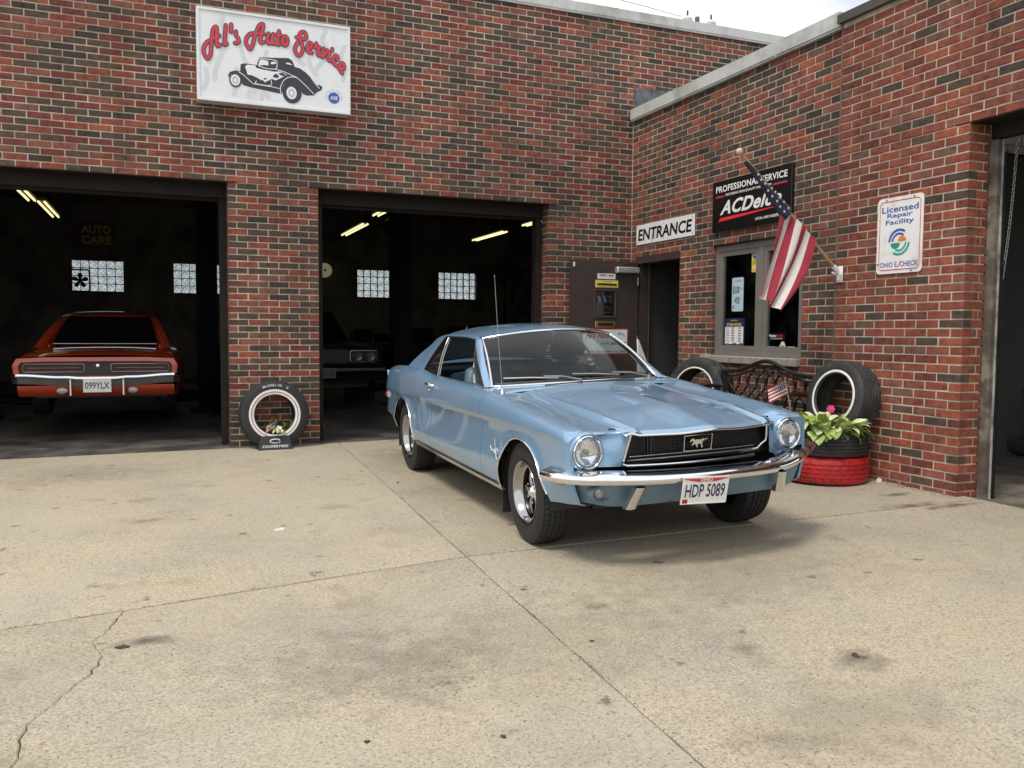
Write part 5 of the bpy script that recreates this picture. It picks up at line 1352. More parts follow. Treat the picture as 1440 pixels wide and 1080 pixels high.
SIGNART = {'LETTERS': [[(0.14, 0.596), (0.101, 0.574), (0.071, 0.521), (0.069, 0.465), (0.102, 0.412), (0.131, 0.454), (0.139, 0.53), (0.148, 0.617), (0.159, 0.699), (0.19, 0.739), (0.193, 0.691), (0.19, 0.623), (0.192, 0.567), (0.205, 0.547), (0.224, 0.565)], [(0.14, 0.598), (0.167, 0.625), (0.219, 0.655)], [(0.283, 0.765), (0.276, 0.703), (0.268, 0.608), (0.266, 0.57), (0.29, 0.583)], [(0.335, 0.78), (0.331, 0.707)], [(0.381, 0.717), (0.38, 0.676), (0.402, 0.651), (0.405, 0.62), (0.391, 0.604), (0.369, 0.6)], [(0.566, 0.723), (0.52, 0.712), (0.484, 0.668), (0.477, 0.611), (0.512, 0.559), (0.537, 0.594), (0.556, 0.659), (0.582, 0.744), (0.611, 0.808), (0.648, 0.826), (0.639, 0.765), (0.624, 0.7), (0.616, 0.655), (0.627, 0.636), (0.65, 0.648)], [(0.566, 0.72), (0.607, 0.724), (0.655, 0.729)], [(0.701, 0.74), (0.689, 0.677), (0.69, 0.649), (0.715, 0.642), (0.736, 0.696), (0.748, 0.74)], [(0.748, 0.74), (0.737, 0.677), (0.742, 0.647), (0.768, 0.649)], [(0.807, 0.778), (0.795, 0.697), (0.786, 0.658), (0.791, 0.639), (0.811, 0.646)], [(0.78, 0.739), (0.823, 0.739)], [(0.892, 0.691), (0.889, 0.671), (0.882, 0.654), (0.872, 0.644), (0.86, 0.642), (0.85, 0.65), (0.843, 0.665), (0.841, 0.684), (0.844, 0.704), (0.851, 0.721), (0.861, 0.731), (0.873, 0.733), (0.883, 0.725), (0.89, 0.71), (0.892, 0.691)], [(0.984, 0.74), (1.023, 0.737), (1.067, 0.73), (1.083, 0.755), (1.075, 0.795), (1.05, 0.805), (1.02, 0.782), (1.012, 0.732), (1.036, 0.684), (1.047, 0.628), (1.028, 0.574), (1.002, 0.557), (0.972, 0.586), (0.968, 0.637), (0.996, 0.689)], [(1.1, 0.635), (1.132, 0.652), (1.14, 0.688), (1.12, 0.702), (1.098, 0.673), (1.093, 0.628), (1.112, 0.604), (1.142, 0.602)], [(1.188, 0.704), (1.177, 0.658), (1.222, 0.673), (1.198, 0.622), (1.205, 0.587), (1.228, 0.585)], [(1.263, 0.662), (1.251, 0.615), (1.25, 0.57), (1.275, 0.599), (1.301, 0.647)], [(1.327, 0.632), (1.31, 0.571), (1.313, 0.551), (1.334, 0.542)], [(1.355, 0.669), (1.352, 0.649)], [(1.407, 0.56), (1.41, 0.593), (1.388, 0.604), (1.364, 0.565), (1.367, 0.526), (1.399, 0.497)], [(1.439, 0.481), (1.47, 0.473), (1.48, 0.511), (1.457, 0.536), (1.428, 0.501), (1.431, 0.469), (1.457, 0.429)]], 'BODY': [(0.422, 0.396), (0.457, 0.41), (0.586, 0.408), (0.59, 0.468), (0.614, 0.489), (0.9, 0.517), (0.94, 0.496), (0.964, 0.434), (1.012, 0.428), (1.077, 0.391), (1.134, 0.34), (1.183, 0.289), (1.249, 0.264), (1.241, 0.23), (1.191, 0.2), (1.158, 0.163), (1.084, 0.155), (1.043, 0.167), (1.011, 0.228), (0.954, 0.271), (0.898, 0.268), (0.849, 0.234), (0.828, 0.143), (0.532, 0.174), (0.447, 0.189), (0.416, 0.225), (0.401, 0.279), (0.363, 0.306), (0.325, 0.289), (0.304, 0.25), (0.298, 0.274), (0.317, 0.308), (0.364, 0.326), (0.417, 0.328)], 'FLAME': [(0.464, 0.377), (0.488, 0.4), (0.566, 0.402), (0.574, 0.379), (0.628, 0.369), (0.691, 0.365), (0.755, 0.36), (0.819, 0.372), (0.89, 0.336), (0.834, 0.346), (0.802, 0.35), (0.85, 0.323), (0.77, 0.274), (0.73, 0.285), (0.69, 0.261), (0.658, 0.241), (0.635, 0.266), (0.611, 0.255), (0.572, 0.283), (0.534, 0.298), (0.487, 0.301), (0.48, 0.335)], 'WINS': [[(0.597, 0.405), (0.606, 0.454), (0.629, 0.469), (0.696, 0.462), (0.696, 0.417), (0.66, 0.417)], [(0.717, 0.436), (0.724, 0.455), (0.764, 0.466), (0.774, 0.445), (0.74, 0.434)], [(0.869, 0.458), (0.884, 0.469), (0.908, 0.469), (0.941, 0.451), (0.916, 0.451), (0.892, 0.453)], [(1.175, 0.28), (1.204, 0.332), (1.227, 0.339), (1.22, 0.285), (1.2, 0.274)]], 'LINES': [[(0.82, 0.142), (0.817, 0.207), (0.85, 0.283), (0.906, 0.322), (0.979, 0.326), (1.052, 0.274), (1.158, 0.179)], [(0.54, 0.215), (0.721, 0.204), (0.809, 0.194)], [(0.576, 0.247), (0.572, 0.219), (0.714, 0.215), (0.722, 0.268)], [(0.771, 0.386), (0.851, 0.372), (0.979, 0.33)], [(0.402, 0.318), (0.456, 0.285), (0.533, 0.222)], [(0.597, 0.401), (0.684, 0.384), (0.771, 0.393), (0.783, 0.444), (0.764, 0.478), (0.614, 0.473), (0.59, 0.444)], [(1.134, 0.34), (1.167, 0.295), (1.216, 0.243)]], 'DROPS': [[(0.738, 0.31), (0.763, 0.341), (0.794, 0.333), (0.802, 0.31), (0.77, 0.298)], [(0.794, 0.349), (0.835, 0.362), (0.866, 0.337), (0.826, 0.329)], [(0.572, 0.283), (0.596, 0.274), (0.619, 0.26), (0.58, 0.252)], [(0.647, 0.288), (0.683, 0.284), (0.659, 0.265)]], 'WHEELS': [[(0.37, 0.231), (0.432, 0.239), (0.371, 0.303)], [(0.933, 0.167), (1.031, 0.178), (0.934, 0.277)]], 'HUBS': [[(0.368, 0.231), (0.415, 0.237), (0.369, 0.287)], [(0.928, 0.162), (0.981, 0.168), (0.928, 0.226)]], 'HUBS2': [[(0.368, 0.231), (0.392, 0.234), (0.369, 0.26)], [(0.928, 0.162), (0.955, 0.165), (0.928, 0.196)]], 'ASE': [(1.37, 0.16), (1.449, 0.168), (1.371, 0.237)], 'GREYS': [[(0.259, 0.855), (0.246, 0.768), (0.287, 0.688), (0.279, 0.577), (0.23, 0.46), (0.181, 0.319), (0.168, 0.22)], [(0.423, 0.62), (0.446, 0.487), (0.505, 0.358), (0.553, 0.265)], [(0.679, 0.554), (0.653, 0.426), (0.602, 0.32)], [(1.287, 0.849), (1.248, 0.742), (1.299, 0.659), (1.273, 0.554), (1.181, 0.44)], [(1.483, 0.709), (1.442, 0.575), (1.481, 0.476), (1.467, 0.358)], [(0.087, 0.308), (0.097, 0.211), (0.06, 0.11)], [(0.384, 0.344), (0.37, 0.219), (0.357, 0.093)], [(0.928, 0.637), (0.978, 0.529), (1.054, 0.475)], [(0.502, 0.084), (0.527, 0.187), (0.564, 0.141)], [(0.624, 0.073), (0.65, 0.151), (0.698, 0.093)], [(1.105, 0.545), (1.13, 0.459), (1.181, 0.389)]]}
# ------------------------------------------------------------------ signs
I4 = Matrix.Identity(4)
T_ = lambda x, z, y=0.0: Matrix.Translation((x, y, z))
def ellipse(c, px, pz, n=28):
    rx = abs(px[0] - c[0]); rz = abs(pz[1] - c[1]); return [(c[0] + rx * math.cos(2 * math.pi * i / n), c[1] + rz * math.sin(2 * math.pi * i / n)) for i in range(n)]
def flat(name, polys, y0, mat, parent, th=0.0008):
    b = MB()
    for p in polys: b.prism(p, y0 - th, y0)
    o = b.build(name, mat, parent, fix=False)
    if len(polys) > 1: o["kind"] = "stuff"
    return o
def ribbon(name, paths, wd, y0, mat, parent, k=5):
    b = MB()
    for i, p in enumerate(paths):
        sp = smooth_path(p, k) if len(p) > 2 else p
        P = [Vector(q) for q in sp]; n = len(P); rows = []
        def nrm(j):
            t = P[min(j + 1, n - 1)] - P[max(j - 1, 0)]; t = t.normalized() if t.length > 1e-9 else Vector((1, 0)); return Vector((-t.y, t.x)), t
        def lay_(c, nn, h, j): rows.append([(c.x + nn.x * h, y0 - 0.00006 * i - 0.000012 * j, c.y + nn.y * h), (c.x - nn.x * h, y0 - 0.00006 * i - 0.000012 * j, c.y - nn.y * h)])
        nn, t = nrm(0)
        for a in (80, 55, 30): lay_(P[0] - t * (wd / 2 * math.sin(R(a))), nn, wd / 2 * math.cos(R(a)), 0)
        for j in range(n): nn, t = nrm(j); lay_(P[j], nn, wd / 2, j)
        for a in (30, 55, 80): lay_(P[-1] + t * (wd / 2 * math.sin(R(a))), nn, wd / 2 * math.cos(R(a)), n)
        b.grid(rows)
    o = b.build(name, mat, parent, fix=False); o["kind"] = "stuff"; return o
SW, SH = 1.545, 0.92
shop = empty('shop_sign', (-1.228, -0.17, 3.56), 0, 'white sign with black hot-rod drawing and red script above the left bay', 'sign')
b = MB(); b.cbox(0, SW, 0.0, 0.155, 0, SH, 0.012); b.build('cabinet', pm('cabinet_edge', (0.60, 0.62, 0.66), 0.4, metal=0.3, var=0.03), shop)
b = MB()
for (x0, x1, z0, z1) in ((0.0, SW, 0.0, 0.028), (0.0, SW, SH - 0.028, SH), (0.0, 0.028, 0.028, SH - 0.028), (SW - 0.028, SW, 0.028, SH - 0.028)): b.box(x0 + 0.001, x1 - 0.001, -0.014, -0.0005, z0 + 0.001, z1 - 0.001)
b.build('frame', 'sign_white', shop)
b = MB(); b.box(0.027, SW - 0.027, -0.004, -0.0005, 0.027, SH - 0.027); face = b.build('face', 'sign_white', shop)
b = MB(); b.box(0.06, 0.10, 0.156, 0.17, 0.1, SH - 0.1); b.box(SW - 0.1, SW - 0.06, 0.156, 0.17, 0.1, SH - 0.1); tag(b.build('mounting_rail', 'steel', shop), kind='stuff')
ribbon('grey_flames', SIGNART['GREYS'], 0.045, -0.0046, 'flame_grey', shop)
flat('hot_rod', [SIGNART['BODY']], -0.0052, 'sign_dark', shop)
flat('hot_rod_flames', [SIGNART['FLAME']] + SIGNART['WINS'], -0.0064, 'sign_white', shop)
flat('hot_rod_drops', SIGNART['DROPS'], -0.0076, 'sign_dark', shop)
ribbon('hot_rod_lines', SIGNART['LINES'], 0.0075, -0.0078, 'sign_white', shop)
flat('hot_rod_wheels', [ellipse(*w) for w in SIGNART['WHEELS']], -0.0088, 'sign_dark', shop)
flat('hot_rod_hubs', [ellipse(*w) for w in SIGNART['HUBS']], -0.0100, 'sign_white', shop)
b = MB()
for w in SIGNART['HUBS2']:
    e = ellipse(*w); b.tube([(x, -0.0112, z) for x, z in e], 0.0022, 4, closed=True)
tag(b.build('hot_rod_hub_rings', 'sign_dark', shop), kind='stuff')
ribbon('letter_outline', SIGNART['LETTERS'], 0.043, -0.0115, 'sign_dark', shop)
ribbon('lettering', SIGNART['LETTERS'], 0.027, -0.0135, 'sign_red', shop)
ac_ = SIGNART['ASE'][0]; rr0 = 0.064
star = []
for i in range(44): q = rr0 * (1.0 if i % 2 else 0.86); star.append((ac_[0] + q * math.cos(math.pi * i / 22), ac_[1] + q * math.sin(math.pi * i / 22)))
flat('seal', [star], -0.0052, 'sign_blue', shop)
text_mesh('ASE', T_(ac_[0], ac_[1]), mat='sign_white', parent=shop, fit=(0.085, 0.036), bold=0.02, shear=0.2, depth=0.0068, name='seal_letters')
b = MB()
for i, ch in enumerate('BLUE SEAL OF EXCELLENCE'):
    a = math.pi * (1.06 - 1.12 * i / 22)
    if ch != ' ': text_mesh(ch, T_(ac_[0] + 0.083 * math.cos(a), ac_[1] + 0.083 * math.sin(a)) @ Matrix.Rotation(-(a - math.pi / 2), 4, 'Y'), size=0.017, depth=0.0052, mb=b)
tag(b.build('seal_motto', 'sign_dark', shop), kind='stuff')

def wall_b_sign(name, lx0, lx1, z0, z1, th, label, matname, cat='sign', x=XB):
    """plate on the office or bay wall: local x to the right, front to -y"""
    e = empty(name, (x - th - 0.003, -lx0, z0), -math.pi / 2, label, cat)
    return e, lx1 - lx0, z1 - z0
# ENTRANCE
e, w_, h_ = wall_b_sign('entrance_sign', 0.146, 1.398, 2.328, 2.568, 0.012, 'white rectangular sign reading ENTRANCE over the open doorway', 'white')
b = MB(); b.cbox(0, w_, 0, 0.012, 0, h_, 0.003); b.build('panel', 'white', e)
text_mesh('ENTRANCE', T_(w_ * 0.5, h_ * 0.49), mat='gloss_black', parent=e, fit=(w_ * 0.93, h_ * 0.60), bold=0.028, shear=0.12)
b = MB()
for x in (0.03, w_ / 2, w_ - 0.03):
    for z in (0.03, h_ - 0.03): b.lathe([(0, -0.005), (0.007, -0.003), (0.008, 0.001)], 8, T_(x, z))
tag(b.build('screws', 'steel', e), kind='stuff')
# parts-brand sign
e, w_, h_ = wall_b_sign('parts_service_sign', 1.755, 2.995, 2.310, 2.842, 0.03, 'black sign with PROFESSIONAL SERVICE in white and a red streak above the window', 'black')
b = MB(); b.cbox(0, w_, 0, 0.030, 0, h_, 0.004); b.build('panel', 'gloss_black', e)
text_mesh('PROFESSIONAL SERVICE', T_(w_ * 0.5, h_ * 0.835), mat='white', parent=e, fit=(w_ * 0.90, h_ * 0.125), bold=0.025, space=1.06, name='headline')
text_mesh('FEATURING HIGH-QUALITY PARTS FROM', T_(w_ * 0.475, h_ * 0.70), mat='white', parent=e, fit=(w_ * 0.58, h_ * 0.055), bold=0.02, name='subline')
text_mesh('ACDelco', T_(w_ * 0.50, h_ * 0.46), mat='white', parent=e, fit=(w_ * 0.78, h_ * 0.27), bold=0.030, shear=0.36, name='brand_lettering', space=1.06)
flat('red_swoosh', [[(w_ * 0.09, h_ * 0.195), (w_ * 0.115, h_ * 0.27), (w_ * 0.88, h_ * 0.295), (w_ * 0.88, h_ * 0.285)]], -0.0012, 'sign_bright' if 'sign_bright' in MAT else pm('sign_bright', (0.75, 0.03, 0.04), 0.4, var=0.03), e)
for x0, x1 in ((0.05, 0.165), (0.785, 0.95)):
    flat('blue_rule', [[(w_ * x0, h_ * 0.70), (w_ * x1, h_ * 0.70), (w_ * x1, h_ * 0.725), (w_ * x0, h_ * 0.725)]], -0.0012, 'navy', e); flat('red_rule', [[(w_ * x0, h_ * 0.672), (w_ * x1, h_ * 0.672), (w_ * x1, h_ * 0.698), (w_ * x0, h_ * 0.698)]], -0.0012, 'sign_bright', e)
text_mesh('LOCAL AND INDEPENDENT', T_(w_ * 0.77, h_ * 0.13), mat='white', parent=e, fit=(w_ * 0.38, h_ * 0.05), bold=0.02, name='footer')
# licensed repair facility
e, w_, h_ = wall_b_sign('licensed_facility_sign', -(-4.038), 4.494, 1.735, 2.345, 0.006, 'white metal sign reading Licensed Repair Facility in blue on red brick', 'white', x=XC)
def rrect(x0, x1, z0, z1, r_, n=6):
    out = []
    for cx, cz, a0 in ((x1 - r_, z0 + r_, -90), (x1 - r_, z1 - r_, 0), (x0 + r_, z1 - r_, 90), (x0 + r_, z0 + r_, 180)):
        for i in range(n + 1): a = R(a0 + 90 * i / n); out.append((cx + r_ * math.cos(a), cz + r_ * math.sin(a)))
    return out
b = MB(); b.prism(rrect(0, w_, 0, h_, 0.035), 0, 0.006); b.build('panel', 'white', e)
b = MB(); b.tube([(x, -0.0005, z) for x, z in rrect(0.026, w_ - 0.026, 0.03, h_ - 0.03, 0.035)], 0.0035, 4, closed=True); b.build('red_border', 'sign_red', e)
for s_, zz, ww, hh in (('Licensed', 0.845, 0.80, 0.082), ('Repair', 0.752, 0.56, 0.078), ('Facility', 0.665, 0.62, 0.082)): text_mesh(s_, T_(w_ * 0.5, h_ * zz), mat='sign_blue', parent=e, fit=(w_ * ww, h_ * hh), bold=0.016, name='lettering')
text_mesh('OHIO E', T_(w_ * 0.275, h_ * 0.118), mat='sign_blue', parent=e, fit=(w_ * 0.38, h_ * 0.066), bold=0.012, name='lettering')
text_mesh('CHECK', T_(w_ * 0.725, h_ * 0.118), mat='sign_blue', parent=e, fit=(w_ * 0.40, h_ * 0.066), bold=0.012, name='lettering')
ribbon('tick', [[(w_ * 0.475, h_ * 0.10), (w_ * 0.49, h_ * 0.085), (w_ * 0.545, h_ * 0.155)]], 0.005, -0.0012, 'sign_bright', e)
lc = (w_ * 0.5, h_ * 0.405); rl = w_ * 0.235
def arcband(r0, r1, a0, a1, n=16, dx=0, dz=0): return [(lc[0] + dx + r1 * math.cos(R(a0 + (a1 - a0) * i / n)), lc[1] + dz + r1 * math.sin(R(a0 + (a1 - a0) * i / n))) for i in range(n + 1)] + [(lc[0] + dx + r0 * math.cos(R(a1 + (a0 - a1) * i / n)), lc[1] + dz + r0 * math.sin(R(a1 + (a0 - a1) * i / n))) for i in range(n + 1)]
flat('emblem_sky', [arcband(rl * 0.83, rl, 55, 176), arcband(rl * 0.56, rl * 0.70, 50, 174)], -0.0012, 'sign_blue', e)
flat('emblem_sun', [arcband(0.0, rl * 0.40, 5, 175, 16, rl * 0.28, 0.004)], -0.0012, 'orange_ink', e)
flat('emblem_water', [arcband(0.0, rl * 0.45, 184, 356, 16, -rl * 0.35, -0.004)], -0.0012, 'green_ink', e)
flat('emblem_land', [arcband(rl * 0.83, rl, 235, 356), arcband(rl * 0.56, rl * 0.70, 240, 354)], -0.0012, pm('teal_ink', (0.03, 0.38, 0.30), 0.4), e)
b = MB()
for x, z in ((0.09, h_ - 0.016), (w_ - 0.09, h_ - 0.016), (0.015, 0.08), (w_ - 0.1, 0.014)): b.lathe([(0, -0.004), (0.006, -0.003), (0.007, 0.001)], 8, T_(x, z))
tag(b.build('screws', 'black', e), kind='stuff')

# ------------------------------------------------------------------ things stuck in the window (local frame on the glass)
gx = XB + 0.076
def on_glass(name, lx, z, label, cat): return empty(name, (gx, -lx, z), -math.pi / 2, label, cat)
e = on_glass('store_hours_board', 1.868, 1.088, 'dark blue store hours board low in the left window pane', 'notice')
w_, h_ = 0.335, 0.315
b = MB(); b.box(0, w_, -0.004, 0, 0, h_); b.build('board', 'navy', e)
b = MB(); b.box(0.015, w_ - 0.015, -0.0055, -0.0042, 0.045, 0.225); b.build('white_field', 'white', e)
text_mesh('STORE HOURS', T_(w_ / 2, 0.250), mat='yellow', parent=e, fit=(0.25, 0.030), bold=0.03, depth=0.0058)
text_mesh('goodyear', T_(w_ / 2, 0.292), mat='yellow', parent=e, fit=(0.13, 0.016), bold=0.03, shear=0.25, depth=0.0058, name='brand')
text_mesh('Thanks for your business!', T_(w_ / 2, 0.024), mat='yellow', parent=e, fit=(0.26, 0.024), bold=0.02, depth=0.0058, name='footer')
days = MB(); tms = MB()
for i, d in enumerate(('MONDAY', 'TUESDAY', 'WEDNESDAY', 'THURSDAY', 'FRIDAY', 'SATURDAY', 'SUNDAY')):
    z = 0.213 - i * 0.0265; text_mesh(d, T_(0.06, z), fit=(0.062, 0.011), depth=0.0068, mb=days, bold=0.01)
    if i < 6:
        text_mesh('8:00' if i < 5 else '9:00', T_(0.148, z), fit=(0.05, 0.015), depth=0.0068, mb=tms, bold=0.03); text_mesh('6:00' if i < 5 else '12:00', T_(0.262, z), fit=(0.05, 0.015), depth=0.0068, mb=tms, bold=0.03)
    else: text_mesh('CLOSED', T_(0.17, z), fit=(0.07, 0.014), depth=0.0068, mb=tms, bold=0.03); text_mesh('CLOSED', T_(0.285, z), fit=(0.06, 0.014), depth=0.0068, mb=tms, bold=0.03)
tag(days.build('days', 'navy', e), kind='stuff'); tag(tms.build('times', 'black', e), kind='stuff')
e = on_glass('rebate_poster', 1.985, 1.475, 'pale blue $100 money-back poster in the left window pane', 'poster')
w_, h_ = 0.190, 0.350
b = MB(); b.prism(rrect(-0.006, w_ + 0.006, -0.006, h_ + 0.006, 0.02), -0.002, 0); b.build('backing', 'black', e)
b = MB(); b.prism(rrect(0, w_, 0, h_, 0.016), -0.003, -0.0022); b.build('sheet', pm('poster_blue', (0.46, 0.60, 0.68), 0.35, var=0.04), e)
text_mesh('$100', T_(w_ * 0.38, h_ * 0.62), mat='black', parent=e, fit=(0.11, 0.085), bold=0.02, depth=0.0036); text_mesh('TIRE', T_(w_ * 0.83, h_ * 0.66), mat='grey_ink', parent=e, fit=(0.05, 0.02), depth=0.0036, name='small_print')
text_mesh('TAKE THE', T_(w_ * 0.5, h_ * 0.40), mat='black', parent=e, fit=(0.07, 0.018), bold=0.02, depth=0.0036, name='line'); text_mesh('MONEY', T_(w_ * 0.5, h_ * 0.325), mat='black', parent=e, fit=(0.095, 0.040), bold=0.01, depth=0.0036, name='line'); text_mesh('& RIDE', T_(w_ * 0.5, h_ * 0.245), mat='black', parent=e, fit=(0.055, 0.016), bold=0.02, depth=0.0036, name='line'); text_mesh('COOPERTIRES', T_(w_ * 0.55, h_ * 0.90), mat='navy', parent=e, fit=(0.11, 0.012), bold=0.02, depth=0.0036, name='brand')
text_mesh('25', T_(w_ * 0.14, h_ * 0.13), mat='black', parent=e, fit=(0.030, 0.034), bold=0.03, depth=0.0036, name='mark')
e = on_glass('certified_notice', 2.300, 1.865, 'yellow notice with a blue disc at the top of the left pane', 'notice')
b = MB(); b.prism(rrect(0, 0.115, 0, 0.245, 0.012), -0.004, 0); b.build('plate', 'yellow', e)
b = MB(); b.prism([(0.058 + 0.045 * math.cos(a), 0.180 + 0.050 * math.sin(a)) for a in np.linspace(0, 2 * math.pi, 25)[:-1]], -0.005, -0.0042); b.build('disc', pm('disc_blue', (0.02, 0.16, 0.42), 0.4), e)
text_mesh('ASE', T_(0.058, 0.180), mat='white', parent=e, fit=(0.062, 0.028), bold=0.03, shear=0.2, depth=0.0056); text_mesh('WE EMPLOY\nTECHNICIANS', T_(0.058, 0.098), mat='black', parent=e, fit=(0.088, 0.034), depth=0.0048, name='line')
b = MB(); b.box(0.018, 0.098, -0.005, -0.0042, 0.035, 0.062); b.build('strip', 'cream', e)
e = on_glass('accessory_decal', 2.585, 1.180, 'black decal with white and red lettering in the right pane', 'decal')
b = MB(); b.box(0, 0.245, -0.002, 0, 0, 0.07); b.build('sheet', 'gloss_black', e)
text_mesh('Weather', T_(0.066, 0.044), mat='white', parent=e, fit=(0.112, 0.026), bold=0.03, depth=0.003); text_mesh('Tech', T_(0.172, 0.044), mat='sign_bright', parent=e, fit=(0.075, 0.025), bold=0.03, depth=0.003, name='red_lettering'); text_mesh('AUTHORIZED RETAILER', T_(0.12, 0.016), mat='white', parent=e, fit=(0.18, 0.012), depth=0.003, name='line')
e = on_glass('social_decal', 2.572, 1.062, 'small white decal with a blue square in the window corner', 'decal')
b = MB(); b.box(0, 0.118, -0.002, 0, 0, 0.055); b.build('sheet', 'white', e)
b = MB(); b.box(0.010, 0.034, -0.003, -0.0022, 0.014, 0.042); b.build('square', 'sign_blue', e); text_mesh('f', T_(0.022, 0.028), mat='white', parent=e, fit=(0.010, 0.020), bold=0.03, depth=0.0036, name='letter'); text_mesh('facebook', T_(0.075, 0.020), mat='sign_blue', parent=e, fit=(0.062, 0.014), bold=0.01, depth=0.003)
e = on_glass('octagonal_decal', 2.755, 1.052, 'cream elongated octagon decal at the foot of the right pane', 'decal')
b = MB(); b.prism([(0.02, 0.0), (0.062, 0.0), (0.082, 0.035), (0.082, 0.075), (0.058, 0.115), (0.026, 0.115), (0.0, 0.075), (0.0, 0.035)], -0.003, -0.001); b.build('sheet', 'cream', e)
text_mesh('ZIEBART', T_(0.041, 0.070), mat='dry_leaf', parent=e, fit=(0.058, 0.016), bold=0.02, depth=0.0038)
e = on_glass('card_decal', 2.868, 1.050, 'light blue payment card decal beside the cream octagon', 'decal')
b = MB(); b.box(0, 0.100, -0.002, 0, 0, 0.070); b.build('sheet', pm('ice_blue', (0.55, 0.72, 0.80), 0.4), e)
b = MB(); b.box(0.010, 0.046, -0.003, -0.0022, 0.010, 0.062); b.build('square', pm('card_blue', (0.03, 0.20, 0.62), 0.4), e)
e = on_glass('open_neon', 2.58, 1.765, 'lit red neon OPEN sign in a blue oval inside the right pane', 'neon sign'); e.location.x = XB + 0.19
b = MB()
for s_, x0 in (('O', 0.0), ('P', 0.105), ('E', 0.215), ('N', 0.325)):
    st = {'O': [[(0, 0), (0.07, 0), (0.07, 0.13), (0, 0.13), (0, 0)]], 'P': [[(0, 0), (0, 0.13), (0.07, 0.13), (0.07, 0.065), (0, 0.065)]], 'E': [[(0.07, 0), (0, 0), (0, 0.13), (0.07, 0.13)], [(0, 0.065), (0.055, 0.065)]], 'N': [[(0, 0), (0, 0.13), (0.07, 0), (0.07, 0.13)]]}[s_]
    for p in st: b.tube([(x0 + q[0], 0, q[1]) for q in p], 0.007, 6)
tag(b.build('red_tubes', 'neon_red', e), kind='stuff')
b = MB(); b.tube([(0.20 + 0.29 * math.cos(a), 0, 0.065 + 0.135 * math.sin(a)) for a in np.linspace(0, 2 * math.pi, 41)[:-1]], 0.006, 6, closed=True); b.build('blue_tube', 'neon_blue', e)
b = MB(); b.tube([(0.05, 0.02, 0.10), (0.05, 0.02, 0.35)], 0.003, 5); b.tube([(0.35, 0.02, 0.10), (0.35, 0.02, 0.35)], 0.003, 5); tag(b.build('hanger_wires', 'black', e), kind='stuff')

# ------------------------------------------------------------------ the propped-open entrance door
dr = empty('entrance_door', (XB - 0.012, -0.185, 0.05), 0, 'dark brown steel entrance door swung open against the brick', 'door')
DWD, DHT = 0.915, 2.07
b = MB()
wx0, wx1, wz0, wz1 = -0.585, -0.315, 1.40, 1.70
b.box(-DWD, wx0, 0, 0.045, 0, DHT); b.box(wx1, 0, 0, 0.045, 0, DHT); b.box(wx0, wx1, 0, 0.045, 0, wz0); b.box(wx0, wx1, 0, 0.045, wz1, DHT); b.build('leaf', 'door_brown', dr)
b = MB()
for (x0, x1, z0, z1) in ((wx0 - 0.025, wx1 + 0.025, wz0 - 0.028, wz0), (wx0 - 0.025, wx1 + 0.025, wz1, wz1 + 0.022), (wx0 - 0.025, wx0, wz0, wz1), (wx1, wx1 + 0.025, wz0, wz1)): b.cbox(x0 + 0.0005, x1 - 0.0005, -0.014, 0.0, z0 + 0.0005, z1 - 0.0005, 0.004)
fr_ = b.build('window_frame', 'door_brown', dr)
b = MB(); b.box(wx0, wx1, 0.018, 0.023, wz0, wz1); b.build('pane', 'pane', fr_)
b = MB(); b.box(wx0 + 0.0, wx0 + 0.13, 0.03, 0.034, wz0 + 0.002, wz0 + 0.20); b.build('paper_in_window', pm('dull_paper', (0.30, 0.31, 0.31), 0.7), fr_)
for i in range(5):
    x = wx0 + 0.002 + i * 0.036; b = MB(); b.prism([(x, wz0 + 0.245), (x + 0.036, wz0 + 0.245), (x + 0.062, wz0 + 0.165), (x + 0.026, wz0 + 0.165)], 0.0295, 0.0325); b.build('awning_stripe', 'white' if i % 2 else 'sign_blue', fr_)
b = MB(); b.cbox(-0.585, -0.305, -0.012, 0, 1.255, 1.335, 0.005); sl = b.build('mail_slot', 'brass', dr); b = MB(); b.prism(rrect(-0.548, -0.342, 1.277, 1.312, 0.014), -0.0145, -0.012); b.build('slot_opening', 'black', sl)
b = MB(); b.box(-0.590, -0.275, -0.004, 0, 1.745, 1.835); nt = b.build('yellow_notice', pm('notice_yellow', (0.68, 0.58, 0.12), 0.5), dr)
b = MB(); b.tube([(-0.57, -0.006, 1.782), (-0.54, -0.006, 1.787), (-0.30, -0.006, 1.782)], [0.006, 0.012, 0.012], 6); b.build('drawing', 'black', nt); text_mesh('Quiet Muffler', T_(-0.43, 1.817), mat='black', parent=nt, fit=(0.15, 0.018), shear=0.2, depth=0.005)
b = MB(); b.box(-0.560, -0.315, -0.004, 0, 1.850, 1.915); nt = b.build('white_notice', 'white', dr); text_mesh('TIRE USA', T_(-0.438, 1.893), mat='black', parent=nt, fit=(0.21, 0.026), bold=0.04, depth=0.005); text_mesh('www.tireusa.com', T_(-0.438, 1.866), mat='sign_red', parent=nt, fit=(0.20, 0.010), depth=0.005, name='line')
b = MB(); b.prism(rrect(-0.765, -0.125, 0.925, 1.245, 0.012), -0.005, 0); pl = b.build('shop_placard', 'sign_red', dr); b = MB(); b.prism(rrect(-0.750, -0.140, 0.940, 1.230, 0.006), -0.0065, -0.0052); b.build('placard_face', pm('placard_white', (0.62, 0.70, 0.68), 0.5), pl)
